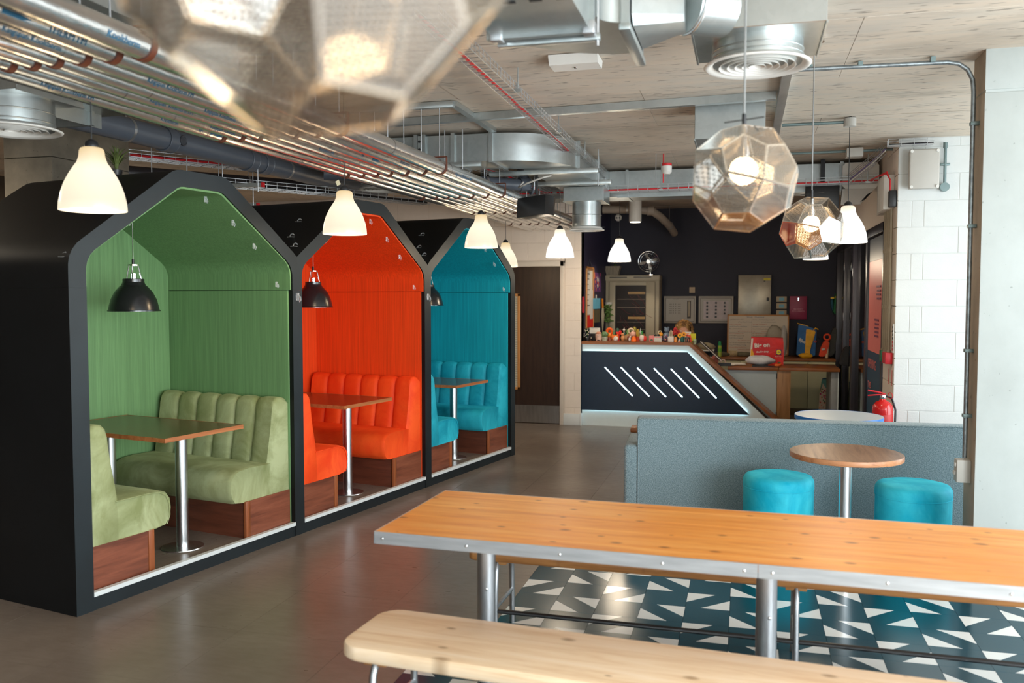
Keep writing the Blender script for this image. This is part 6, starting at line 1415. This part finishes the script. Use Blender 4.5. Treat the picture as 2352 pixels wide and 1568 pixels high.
t = item('plant_pot', 'white square mug holding a slim grey-green cactus in a cream arch', 'pot', 1541, 11.14); m = MB(); m.box(-.037, -.03, 0, .037, .03, .07, .008, 2); P(t, 'pot', m, cm(224, 214, 206), w=False); m = MB(); m.tube([(-.012, 0, .07), (-.013, 0, .13), (0, 0, .15), (.013, 0, .13), (.012, 0, .07)], .006, 8); P(t, 'arch', m, cm(220, 200, 170), w=False); cactus(t, .011, .07, .068, cm(120, 110, 90), 6)
t = item('plush_toy', 'small yellow and white toy behind the notebooks', 'toy', 1518, 11.34); m = MB(); m.ball((0, 0, .085), .026, 1, .8, 1.1, 14, 10); m.cyl((0, 0, 0), (0, 0, .07), .014, n=8); P(t, 'body', m, cm(240, 160, 30), w=False); m = MB(); m.torus((-.012, .01, .11), .02, .006, (0, 1, 0), 16, 6); P(t, 'ears', m, cm(220, 206, 170), w=False)
def flower(t, c, r, pc, cc, n=10):
    c = V(c); m = MB()
    for k in range(n): a = 2 * pi * k / n; m.ball(c + V((cos(a) * r * .65, -.002, sin(a) * r * .65)), r * .42, 1, .3, 1, 8, 5)
    P(t, 'petals', m, pc, w=False, kind='stuff'); m = MB(); m.ball(c + V((0, -.006, 0)), r * .34, 1, .5, 1, 10, 6); P(t, 'flower_centre', m, cc, w=False)
t = item('flower_pot', 'red artificial flowers standing in the back row', 'flowers', 1551, 11.34); pot(t, .025, .06, cm(40, 70, 50)); 
for (x, z) in ((0, .15), (-.03, .11), (.03, .12), (.0, .10), (.045, .09)): flower(t, (x, -.01, z), .026, cm(190, 20, 26), cm(120, 10, 20), 6)
t = item('sunflower_pot', 'teal pot with two orange sunflowers near the counter corner', 'flowers', 1566, 11.14); pot(t, .036, .07, cm(40, 96, 84)); flower(t, (-.02, -.03, .083), .03, cm(246, 170, 24), cm(60, 24, 14), 14); flower(t, (.028, -.025, .10), .028, cm(246, 160, 24), cm(60, 24, 14), 14); tuft(t, (0, 0, .06), .04, .05, 24, cm(40, 90, 70), .01)
t = item('shell_figure', 'small pink and white gnome-like figure in front of the teal pot', 'figurine', 1560, 11.09); m = MB(); m.lathe([(0, 0), (.012, 0), (.013, .02), (.005, .045), (0, .05)], n=12); P(t, 'body', m, cm(214, 214, 204), w=False); m = MB(); m.ball((.006, -.004, .010), .012); P(t, 'pink_base', m, cm(240, 120, 96), w=False)
t = item('plant_pot', 'orange striped vase between the mug and the teal pot', 'pot', 1552, 11.13); m = MB(); m.lathe([(0, 0), (.018, 0), (.022, .03), (.014, .065), (0, .065)], n=16); P(t, 'pot', m, cm(236, 146, 60), w=False); tuft(t, (0, 0, .06), .04, .04, 20, cm(40, 100, 70), .01)
t = item('plant_pot', 'dark pot with a pink stripe and coral flowers at the counter corner', 'pot', 1579, 11.14); pot(t, .032, .06, cm(44, 60, 54)); m = MB(); m.tube([(-.014, -.034, .01), (-.014, -.034, .045), (.014, -.034, .045), (.014, -.034, .01)], .006, 6); P(t, 'pink_band', m, cm(222, 130, 110), w=False)
for (x, z) in ((.0, .085), (.028, .075), (.038, .045), (.04, .02)): flower(t, (x, -.01, z), .018, cm(236, 90, 50), cm(200, 50, 30), 6)
m = MB(); m.box(-.045, 0, 0, .045, .02, .12, .002); t = item('gift_box', 'white box with an orange stripe standing behind the sunflowers', 'box', 1579, 11.38); P(t, 'box', m, MATS['paper_white'], w=False); m = MB(); m.box(-.045, -.001, .095, .02, .0, .105); P(t, 'orange_stripe', m, cm(236, 150, 60), w=False)
t = item('sticky_note', 'bright yellow-green paper pad standing at the counter corner', 'paper', 1592, 11.36); m = MB(); m.box(-.035, 0, 0, .035, .008, .10); P(t, 'pad', m, cm(214, 206, 10), w=False); m = MB(); m.box(-.03, -.001, .01, .03, .0, .012); P(t, 'crease', m, cm(180, 176, 10), w=False)
t = thing('mini_pot', 'tiny green and white pot perched at the top of the sloping counter end', 'pot', (X(1596), 11.2, 1.058)); m = MB(); m.lathe([(0, 0), (.016, 0), (.022, .03), (.02, .065), (0, .068)], n=16); P(t, 'pot', m, cm(186, 196, 160), w=False); m = MB(); m.torus((0, 0, .04), .022, .003, (0, 0, 1), 16, 5); P(t, 'green_band', m, cm(90, 140, 90), w=False)
# ---- seated receptionist, only the curly hair shows above the ornaments
pc = V((-.79, 12.05, 0)); HZ = 1.235
t = thing('person', 'person with curly blond hair bowed down behind the counter ornaments', 'person', tuple(pc))
me = bpy.data.meshes.new('body'); J = {'pel': (0, .1, .50), 'ch': (0, .06, .85), 'nk': (0, .0, 1.02), 'hd': (0, -.06, 1.10), 'ht': (0, -.09, 1.20), 'sl': (-.17, .05, .95), 'el': (-.24, -.08, .76), 'hl': (-.14, -.30, .80), 'sr': (.17, .05, .95), 'er': (.24, -.08, .76), 'hr': (.14, -.30, .80), 'kl': (-.12, -.32, .50), 'al': (-.12, -.30, .08), 'kr': (.12, -.32, .50), 'ar': (.12, -.30, .08), 'fl': (-.12, -.42, .05), 'fr': (.12, -.42, .05)}
K = list(J); E_ = [('pel', 'ch'), ('ch', 'nk'), ('nk', 'hd'), ('hd', 'ht'), ('ch', 'sl'), ('sl', 'el'), ('el', 'hl'), ('ch', 'sr'), ('sr', 'er'), ('er', 'hr'), ('pel', 'kl'), ('kl', 'al'), ('al', 'fl'), ('pel', 'kr'), ('kr', 'ar'), ('ar', 'fr')]
me.from_pydata([J[k] for k in K], [(K.index(a), K.index(b)) for a, b in E_], []); me.update()
tmp = bpy.data.objects.new('tmp', me); COL.objects.link(tmp); sk = tmp.modifiers.new('s', 'SKIN'); ss = tmp.modifiers.new('u', 'SUBSURF'); ss.levels = 1; ss.render_levels = 1
R_ = {'pel': .15, 'ch': .14, 'nk': .055, 'hd': .08, 'ht': .07, 'sl': .06, 'sr': .06, 'el': .042, 'er': .042, 'hl': .03, 'hr': .03, 'kl': .07, 'kr': .07, 'al': .045, 'ar': .045, 'fl': .035, 'fr': .035}
for i, k in enumerate(K): me.skin_vertices[0].data[i].radius = (R_[k], R_[k] * .85); me.skin_vertices[0].data[i].use_root = (k == 'pel')
bpy.context.view_layer.update(); m2 = bpy.data.meshes.new_from_object(tmp.evaluated_get(bpy.context.evaluated_depsgraph_get())); bpy.data.objects.remove(tmp)
m2.materials.clear(); m2.materials.append(plain('dark_jumper', srgb(40, 34, 38), .8)); m2.shade_smooth()
bo = bpy.data.objects.new('clothed_body', m2); COL.objects.link(bo); bo.parent = t
hc = V((0, -.09, 1.20)); M_SKIN = plain('skin', srgb(206, 150, 122), .5, var=.03)
m = MB(); m.ball(hc, .105, .78, .9, 1.1, 24, 16); m.ball(hc + V((0, -.10, -.025)), .016, .8, 1, 1.2, 10, 8); P(t, 'head', m, M_SKIN, w=False, smooth=80)
for s_ in (-1, 1):
    m = MB(); m.ball(hc + V((s_ * .034, -.088, .0)), .010, 1.3, .6, .7, 10, 6); P(t, 'eye', m, M_WHITEP, w=False)
    m = MB(); m.ball(hc + V((s_ * .083, 0, -.01)), .022, .4, .8, 1.2, 10, 8); P(t, 'ear', m, M_SKIN, w=False)
    for k in range(5):
        x = s_ * (.14 - .014 * (k - 2)); m = MB(); m.tube([(x, -.33, .80), (x, -.37, .805), (x, -.40, .795 - .004 * abs(k - 2))], .0075, 6); P(t, 'finger', m, M_SKIN, w=False)
m = MB(); m.ball(hc + V((0, -.088, -.058)), .022, 1, .4, .3, 10, 6); P(t, 'mouth', m, plain('lip', srgb(170, 90, 84), .5), w=False)
random.seed(21); s = NT('curly_hair'); f = s.noise(s.co(), 14, 4); s.set(color=s.ramp(f, [(.35, srgb(96, 64, 34)), (.6, srgb(184, 138, 78))]), rough=.5); M_HAIR = s.m
m = MB(); m.ball(hc + V((0, .02, .035)), .112, .88, .95, 1.0, 18, 12)
for k in range(230):
    th = random.uniform(0, 2 * pi); ph = random.uniform(-.25, 1.5); r0 = .105; base = hc + V((cos(th) * cos(ph) * r0 * .95, .02 + sin(th) * cos(ph) * r0, .03 + sin(ph) * r0 * 1.02))
    if sin(th) < -.45 and ph < .45: continue
    out = (base - hc).normalized(); side = out.orthogonal().normalized(); pts = []; L_ = random.uniform(.05, .13); ph0 = random.uniform(0, 6)
    for q in range(9): f_ = q / 8; pts.append(base + out * (.012 + .03 * f_) + V((0, 0, -L_ * f_ * (1 - .5 * max(0, out.z)))) + side * .010 * cos(ph0 + f_ * 9) + out.cross(side) * .010 * sin(ph0 + f_ * 9))
    m.tube(pts, .004, 4, rr=[.006] * 7 + [.004, .002])
P(t, 'curly_hair', m, M_HAIR, w=False, kind='stuff', smooth=60)
t = thing('office_chair', 'dark swivel chair hidden under the person behind the counter', 'chair', (-.79, 12.17, 0)); m = MB(); m.box(-.24, -.24, .36, .24, .24, .42, .03, 3); P(t, 'seat', m, M_BLKPLASTIC, w=False); m = MB(); m.box(-.2, .22, .5, .2, .27, .92, .03, 3); P(t, 'backrest', m, M_BLKPLASTIC, w=False); m = MB(); m.cyl((0, 0, .05), (0, 0, .36), .025); P(t, 'column', m, M_STEEL, w=False)
for k in range(5): m = MB(); a = 2 * pi * k / 5; m.tube([(0, 0, .08), (cos(a) * .26, sin(a) * .26, .03)], .015, 8); P(t, 'leg', m, M_BLKPLASTIC, w=False)
# ---- clutter on the desk and on the rear worktop
DT = .763; WT = .801
def fabric(name, col, rough=.75): 
    if name in MATS: return MATS[name]
    s = NT(name); f = s.noise(s.co(), 9, 4, .6, .8); s.set(color=s.ramp(f, [(.35, tuple(q * .8 for q in col)), (.65, col)]), rough=rough); s.bump(f, .5, .02); return s.m
def crumple(c, sx, sy, sz, seed, flat=.5, n=20, v=14, amp=.14, power=1.0):
    random.seed(seed); c = V(c); ph = [random.uniform(0, 6.28) for _ in range(8)]; m = MB(); rings = []
    for j in range(1, v):
        a = -pi / 2 + pi * j / v; rings.append([])
        for k in range(n):
            b = 2 * pi * k / n; d = V((cos(a) * cos(b), cos(a) * sin(b), sin(a))); q = 1 + amp * (sin(3 * b + ph[0] + 2 * a) * .5 + sin(5 * b + ph[1] - 3 * a) * .35 + sin(2 * b + 5 * a + ph[2]) * .3)
            p = V((d.x * sx * q, d.y * sy * q, d.z * sz * q)); p.z = max(p.z, -sz * flat); rings[-1].append(c + p)
    m.loft(rings); return m
t = thing('carrier_bag', 'red shopping bag reading Big on, standing on the rear of the desk', 'bag', (.30, 12.0, DT))
bx0, bx1, by, bz1 = aty(1724, 780, 12.0).x, aty(1800, 780, 12.0).x, 12.0, 1.12
red = fabric('bag_red', srgb(228, 36, 30), .4)
m = MB(); rings = []
for (z, e, d) in ((DT, 0, .09), (.90, .004, .085), (1.05, -.002, .06), (bz1, -.008, .03)): rings.append([V((bx0 - e, by, z)), V(((bx0 + bx1) / 2, by - .006 * (z > .8), z)), V((bx1 + e, by, z + (-.008 if z == bz1 else 0))), V((bx1 + e, by + d * 2, z)), V((bx0 - e, by + d * 2, z + (.01 if z == bz1 else 0)))])
m.loft(rings); P(t, 'bag_body', m, red, smooth=0)
m = MB(); m.obox((bx0 + .010, by - .004, .94), (.012, 0, 0), (0, .002, 0), (.012, 0, .17)); P(t, 'white_side', m, MATS['paper_white']); m = MB(); m.prism([(bx0 - .002, .80), (bx0 + .02, .80), (bx0 + .065, .84), (bx0 + .022, .965), (bx0 + .006, .965)], lambda a, b, d: V((a, d, b)), by - .010, by - .008); P(t, 'yellow_corner', m, plain('bag_yellow', srgb(244, 176, 20), .4), smooth=0)
m = MB(); m.cyl((bx0 + .14, by - .0075, .97), (bx0 + .14, by - .0095, .97), .105, n=40); P(t, 'dark_red_disc', m, plain('bag_darkred', srgb(206, 10, 16), .4))
P(t, 'lettering', wall_text('Big on', .078, (bx0 + .05, by - .0125, .985), (1, 0, .09), (-.09, 0, 1), bold=.003), MATS['paper_white'], smooth=0)
P(t, 'lettering', wall_text('the big shop', .032, (bx0 + .075, by - .0125, .918), (1, 0, .06), (-.06, 0, 1), bold=.001), MATS['paper_white'], smooth=0)
lx = bx1 - .062
m = MB(); m.box(lx - .034, by - .0105, .895, lx + .034, by - .0085, .965); P(t, 'logo_square', m, plain('logo_blue', srgb(20, 50, 110), .4)); m = MB(); m.cyl((lx, by - .0105, .93), (lx, by - .0120, .93), .031, n=32); P(t, 'logo_disc', m, plain('logo_yellow', srgb(250, 220, 20), .4))
P(t, 'lettering', wall_text('L DL', .026, (lx, by - .0135, .9215), (1, 0, 0), (0, 0, 1), 'CENTER', .001), MATS['logo_blue'], smooth=0)
P(t, 'lettering', wall_text('i', .028, (lx - .004, by - .0135, .92), (1, 0, -.3), (.3, 0, 1), 'CENTER', .001), MATS['signal_red'], smooth=0)
P(t, 'lettering', wall_text('Big on Fresh', .018, (lx - .002, by - .0125, .868), (1, 0, 0), (0, 0, 1), 'CENTER'), MATS['paper_white'], smooth=0)
p = aty(1745, 838, 11.62); solo('cushion_bag', crumple((p.x, 11.72, DT + .072), .185, .12, .066, 4, .75, amp=.10), fabric('white_sack', srgb(214, 216, 222), .6), 'crumpled white cushion-like bag lying on a notebook in front of the red bag', 'bag', smooth=50)
m = MB(); m.box(p.x - .09, 11.60, DT, p.x + .10, 11.85, DT + .018, .003); t = solo('notebook', m, M_BLKPLASTIC, 'black notebook under the crumpled white bag', 'book')
m = MB(); m.box(.10, 11.55, DT, .44, 11.66, DT + .009, .002); bpy.data.meshes  # slim tablet edge
solo('folder', m, M_BLKPLASTIC, 'thin dark folder lying at the desk edge before the white bag', 'folder')
m = crumple((aty(1785, 838, 11.6).x, 11.62, DT + .018), .04, .03, .022, 8, .8); solo('cloth', m, fabric('orange_cloth', srgb(236, 110, 40)), 'small orange cloth at the desk edge below the red bag', 'cloth', smooth=50)
t = thing('crab_toy', 'tiny green and orange toy beside the red bag corner', 'toy', (aty(1792, 830, 11.7).x, 11.75, DT)); m = MB(); m.ball((0, 0, .02), .022, 1.2, 1, .8, 12, 8); P(t, 'body', m, cm(220, 90, 40), w=False); m = MB(); m.ball((-.01, 0, .045), .014, 1.6, 1, .7, 10, 6); P(t, 'top', m, cm(60, 110, 60), w=False)
m = MB(); random.seed(6)
for k, (px, w_, an) in enumerate(((1650, .10, .3), (1668, .11, -.15), (1690, .12, .1))):
    c_ = aty(px, 838, 11.68); m2_ = MB(); a = an; m2_.obox((c_.x, 11.68 + .04 * k, DT + .006 + .008 * k), (cos(a) * w_, sin(a) * w_, 0), (-sin(a) * .07, cos(a) * .07, .004), (0, 0, .0035), .001, 1)
    solo('paper_stack', m2_, MATS['paper_white'], ['small sheaf of papers at the left end of the desk', 'white papers fanned in the middle of the desk papers', 'white papers nearest the crumpled bag'][k], 'paper', 'loose papers on the desk')
t = thing('gift_bag', 'small pink and white paper packet on the desk beside the sloping counter', 'packet', (aty(1642, 822, 11.75).x, 11.75, DT)); m = crumple((0, 0, .06), .045, .03, .06, 12, .9, amp=.2); P(t, 'packet', m, fabric('packet_pink', srgb(226, 130, 112)), w=False); m = MB(); m.box(-.05, -.03, 0, .05, .03, .016, .003); P(t, 'white_tray', m, MATS['paper_white'], w=False)
m = MB(); c_ = aty(1661, 826, 11.75); m.torus((c_.x, 11.75, DT + .045), .028, .006, (0, 1, 0), 20, 6); m.cyl((c_.x, 11.75, DT), (c_.x, 11.75, DT + .02), .03, n=16); solo('tape_roll', m, plain('ring_pink', srgb(220, 186, 176), .5), 'pale pink tape ring on the desk by the papers', 'tape')
t = thing('spray_can', 'green and white spray can standing on the rear worktop', 'can', (aty(1652, 815, 12.6).x, 12.85, WT)); m = MB(); m.cyl((0, 0, 0), (0, 0, .16), .027, n=24); P(t, 'can', m, cm(176, 196, 80), w=False); m = MB(); m.lathe([(0, .16), (.027, .16), (.022, .185), (.021, .22), (0, .222)], n=20); P(t, 'cap', m, cm(20, 130, 76), w=False); m = MB(); m.cyl((.0, 0, .07), (0, 0, .12), .0275, n=24, caps=False); P(t, 'label_band', m, cm(120, 190, 70), w=False)
t = thing('letter_tray', 'black letter tray with cream towels folded on top, behind the sloping counter', 'tray', (aty(1618, 820, 12.2).x, 12.15, .76)); 
m = MB(); m.box(-.13, -.12, 0, .12, .12, .012, .002); m.box(-.13, -.12, .0, -.122, .12, .16); m.box(.112, -.12, 0, .12, .12, .16); m.box(-.13, .11, 0, .12, .12, .16); P(t, 'tray_frame', m, M_BLKPLASTIC, w=False)
for z in (.06, .11): m = MB(); m.box(-.12, -.11, z, .11, .11, z + .006); P(t, 'shelf', m, M_BLKPLASTIC, w=False)
for z in (.014, .068): m = MB(); m.box(-.11, -.10, z, .10, .10, z + .022); P(t, 'papers', m, MATS['paper_white'], w=False)
solo('towel', crumple((aty(1618, 795, 12.1).x, 12.13, .98), .14, .11, .055, 31, .7, amp=.1), fabric('towel_cream', srgb(150, 138, 112)), 'folded khaki towels piled on the black letter tray', 'towel', smooth=50)
m = MB(); c_ = aty(1618, 805, 12.1); m.box(c_.x - .10, 12.03, .925, c_.x + .13, 12.25, .945, .004); solo('tray_lid', m, MATS['paper_white'], 'white sheet tray under the khaki towels', 'tray')
t = thing('monitor_edge', 'thin dark screen seen edge-on leaning along the sloping counter end', 'screen', (-.40, 11.62, .80)); m = MB(); m.obox((-.42, 11.60, .96), (.13, 0, -.12), (0, .12, 0), (.006, 0, .0065), .002, 1); P(t, 'screen', m, M_BLKPLASTIC); m = MB(); m.obox((-.414, 11.475, .962), (.13, 0, -.12), (0, .003, 0), (.003, 0, .003)); P(t, 'bright_edge', m, MATS['paper_white']); m = MB(); m.box(-.36, 11.58, .762, -.16, 11.66, .80); P(t, 'stand', m, M_BLKPLASTIC)
# wrapped plants lying on the worktop in front of the whiteboard
t = thing('rope_bundle', 'greyish bundle with a pale rope coil lying before the whiteboard', 'bundle', (-.17, 13.0, WT)); m = crumple((-.31, 12.95, WT + .03), .11, .05, .035, 41, .8, amp=.12); P(t, 'left_cloth', m, fabric('bundle_grey', srgb(104, 98, 76)), smooth=50); m = crumple((.0, 12.95, WT + .03), .14, .05, .035, 42, .8, amp=.12); P(t, 'right_cloth', m, fabric('bundle_grey', srgb(104, 98, 76)), smooth=50)
m = MB()
for k in range(6): m.torus((-.20 + .018 * k, 12.92, WT + .045), .035, .007, (1, .3, 0), 18, 6)
P(t, 'rope_coil', m, fabric('rope_cream', srgb(196, 176, 134)))
# clear helmet-like bag in front of the whiteboard
t = thing('clear_bag', 'translucent pale net bag propped on the right side of the whiteboard', 'bag', (.44, 13.1, WT)); m = crumple((.42, 13.12, WT + .30), .115, .05, .15, 51, 1.0, amp=.06); P(t, 'net', m, plain('net_grey', srgb(168, 158, 140), .5), smooth=60); m = crumple((.55, 13.12, WT + .22), .05, .05, .22, 52, 1.0, amp=.1); P(t, 'white_strap', m, plain('net_white', srgb(190, 186, 180), .5), smooth=60)
def bagbody(t, pts, y0, y1, mat, name='panel', sub=None):
    m = MB(); m.prism(pts, lambda a, b, d: V((a, d, b)), y0, y1)
    bmesh.ops.bevel(m.bm, geom=list(m.bm.edges), offset=.012, segments=2, affect='EDGES'); return P(t, name, m, mat, smooth=40)
W = lambda px, py, Y=12.95: (lambda q: (q.x, q.z))(aty(px, py, Y))
t = thing('carrier_bag', 'blue and yellow carrier bag slumped on the rear worktop', 'bag', (.62, 12.95, WT))
bagbody(t, [W(1829, 816), W(1834, 745), W(1852, 748), W(1876, 757), W(1872, 818)], 12.93, 13.06, fabric('bag_blue', srgb(10, 96, 160), .5), 'blue_panel')
bagbody(t, [W(1848, 820, 12.90), W(1852, 755, 12.90), W(1874, 760, 12.90), W(1866, 790, 12.90), W(1858, 806, 12.9), W(1864, 818, 12.9)], 12.90, 12.935, fabric('bag_yellow_cloth', srgb(244, 180, 24), .5), 'yellow_panel')
m = crumple((W(1850, 812)[0], 12.90, WT + .03), .09, .04, .035, 61, .9, amp=.2); P(t, 'yellow_fold', m, MATS['bag_yellow_cloth'], smooth=50)
m = MB(); a_, b_ = W(1832, 744), W(1857, 751); m.obox(((a_[0] + b_[0]) / 2, 12.98, (a_[1] + b_[1]) / 2 + .01), ((b_[0] - a_[0]) / 2, 0, (b_[1] - a_[1]) / 2), (0, .03, 0), (0, 0, .006)); P(t, 'yellow_rim', m, MATS['bag_yellow_cloth']); m = MB(); a_ = W(1872, 756); m.tube([(a_[0] - .02, 12.9, a_[1] - .01), (a_[0], 12.89, a_[1] + .02), (a_[0] + .04, 12.9, a_[1])], .008, 8); P(t, 'handle', m, MATS['bag_yellow_cloth'])
a_ = W(1834, 782, 12.92); P(t, 'lettering', wall_text('Bjorn', .062, (a_[0], 12.922, a_[1]), (1, 0, -.5), (.45, 0, 1), bold=.002), MATS['paper_white'], smooth=0)
m = MB(); a_ = W(1873, 784, 12.92); m.torus((a_[0], 12.92, a_[1]), .012, .004, (0, 1, 0), 14, 5); P(t, 'orange_logo', m, cm(226, 90, 40))
t = thing('dark_sack', 'black rucksack leaning behind the blue and yellow bag', 'bag', (.76, 13.05, WT)); bagbody(t, [W(1868, 818), W(1874, 780), W(1884, 776), W(1888, 818)], 12.98, 13.12, fabric('sack_black', (.02, .02, .03)), 'body')
t = thing('jacket_bundle', 'bright orange jacket bundle with a loop, on the rear worktop', 'jacket', (.86, 12.95, WT)); og = fabric('jacket_orange', srgb(240, 76, 30), .6)
bagbody(t, [W(1880, 818), W(1886, 795), W(1893, 782), W(1905, 784), W(1900, 812), W(1892, 819)], 12.9, 13.0, og, 'body')
m = MB(); a_ = W(1900, 774); m.torus((a_[0], 12.95, a_[1]), .04, .014, (.2, 1, 0), 20, 8); P(t, 'loop', m, og); m = MB(); a_ = W(1891, 802, 12.89); m.obox((a_[0], 12.89, a_[1]), (.022, 0, .003), (0, .002, 0), (0, 0, .014)); P(t, 'silver_strip', m, M_GREYBOX)
t = thing('rolled_mat', 'pale rolled paper tube standing between the orange jacket and the grey case', 'roll', (.93, 12.93, WT)); a_ = W(1898, 816); b_ = W(1902, 787); m = MB(); m.cyl((a_[0], 12.92, WT), (b_[0], 12.94, b_[1]), .021, n=18); P(t, 'roll', m, cm(214, 184, 146))
t = thing('instrument_case', 'dark grey soft case leaning on the worktop beside the orange jacket', 'case', (1.02, 12.98, WT)); bagbody(t, [W(1903, 818), W(1907, 775), W(1914, 752), W(1924, 753), W(1924, 775), W(1917, 812), W(1910, 819)], 12.95, 13.06, fabric('case_grey', srgb(62, 62, 58)), 'body')
t = thing('shoulder_bag', 'black bag standing on the right end of the desk', 'bag', (1.12, 11.8, DT)); D_ = lambda px, py: W(px, py, 11.75)
bagbody(t, [D_(1928, 838), D_(1932, 815), D_(1941, 796), D_(1949, 795), D_(1950, 841)], 11.7, 11.85, fabric('bag_black', (.012, .012, .014)), 'body')
t = thing('water_bottle', 'clear crushed plastic water bottle with a blue and purple label on the desk', 'bottle', (aty(1959, 840, 11.75).x - .005, 11.72, DT)); 
m = MB(); m.lathe([(0, 0), (.034, .002), (.036, .02), (.031, .05), (.036, .075), (.032, .10), (.036, .13), (.036, .23), (.030, .265), (.014, .29), (.014, .31), (0, .31)], n=24); P(t, 'bottle', m, M_CLEAR, w=False); m = MB(); m.lathe([(.0368, .155), (.0368, .225)], n=24); P(t, 'label_band', m, cm(40, 140, 190), w=False); m = MB(); m.lathe([(.0372, .135), (.0372, .155)], n=24); P(t, 'label_band', m, cm(130, 50, 130), w=False); m = MB(); m.cyl((0, 0, .305), (0, 0, .325), .016); P(t, 'cap', m, MATS['paper_white'], w=False)
# floor items behind the desk
t = thing('tote_bag', 'turquoise tote bag with a flower-patterned cat, on the floor behind the desk', 'bag', (1.0, 12.45, 0)); TT = lambda px, py: W(px, py, 12.4)
bagbody(t, [TT(1877, 1002), TT(1884, 905), TT(1889, 870), TT(1918, 875), TT(1916, 1002)], 12.4, 12.5, fabric('tote_teal', srgb(130, 200, 186), .6), 'body')
m = MB(); m.prism([TT(1880, 940), TT(1882, 905), TT(1890, 880), TT(1896, 890), TT(1904, 889), TT(1910, 884), TT(1909, 905), TT(1903, 940)], lambda a, b, d: V((a, d, b)), 12.392, 12.396); P(t, 'cat_print', m, cm(236, 206, 176), smooth=0)
random.seed(8)
for k in range(46):
    px, py = random.uniform(1882, 1906), random.uniform(893, 938); a_ = W(px, py, 12.39); m = MB(); m.cyl((a_[0], 12.391, a_[1]), (a_[0], 12.388, a_[1]), random.uniform(.006, .012), n=6); P(t, 'printed_flower', m, cm(*[(226, 80, 60), (240, 150, 60), (90, 150, 110), (210, 60, 110)][k % 4]))
m = MB(); a_, b_ = TT(1889, 870), TT(1918, 876); m.tube([(a_[0], 12.42, a_[1]), ((a_[0] + b_[0]) / 2, 12.42, a_[1] + .01), (b_[0], 12.42, b_[1])], .009, 6); P(t, 'blue_rim', m, cm(40, 96, 130))
t = thing('wet_floor_sign', 'folded yellow A-shaped floor sign behind the grey desk leg', 'floor sign', (1.22, 11.95, 0)); ys = plain('sign_yellow', srgb(244, 196, 20), .4)
for (xa, xb) in ((aty(1949, 945, 11.9).x, aty(1956, 884, 11.9).x), (aty(1963, 945, 11.9).x, aty(1957, 884, 11.9).x)): m = MB(); m.obox(((xa + xb) / 2 + .0, 11.9, .26), ((xb - xa) / 1.4, 0, .26), (0, .10, 0), (.006, 0, 0)); P(t, 'leaf', m, ys)
# green bags hanging at the end of the navy wall, picture frame
t = thing('first_aid_bag', 'green bag with yellow straps hanging at the right end of the navy wall', 'bag', (1.14, 13.3, 1.34)); G_ = lambda px, py: W(px, py, 13.25)
bagbody(t, [G_(1914, 718), G_(1917, 684), G_(1922, 671), G_(1938, 678), G_(1940, 722), G_(1921, 723)], 13.2, 13.45, fabric('bag_green', srgb(20, 120, 60), .6), 'body')
bagbody(t, [G_(1909, 690), G_(1914, 682), G_(1916, 718), G_(1911, 708)], 13.3, 13.45, fabric('bag_teal', srgb(10, 90, 110), .6), 'side_pocket')
for (px, py) in ((1922, 682), (1934, 674), (1911, 684)): m = MB(); a_ = G_(px, py); m.obox((a_[0], 13.19, a_[1]), (.025, 0, 0), (0, .006, 0), (0, 0, .014), .003, 1); P(t, 'yellow_strap', m, cm(240, 200, 20))
t = thing('picture_frame', 'narrow picture in an orange-brown frame at the right edge of the navy wall', 'picture', (1.10, 13.4, 1.8))
a_, b_ = G_(1928, 655), G_(1941, 560); m = MB(); m.box(a_[0], 13.36, a_[1], b_[0], 13.39, b_[1], .003); P(t, 'frame_bar', m, M_OAKF); m = MB(); m.box(a_[0] + .008, 13.355, a_[1] + .02, b_[0] - .012, 13.362, b_[1] - .01); P(t, 'picture', m, plain('picture_art', srgb(150, 130, 110), .5, var=.8, nscale=9))
# yellow edge strip
m = MB(); a_ = G_(1933, 800); b_ = G_(1935, 745); m.box(a_[0] + .0, 12.9, WT, a_[0] + .012, 13.2, b_[1]); solo('yellow_board', m, ys, 'thin yellow board seen edge-on at the end of the rear worktop', 'board')
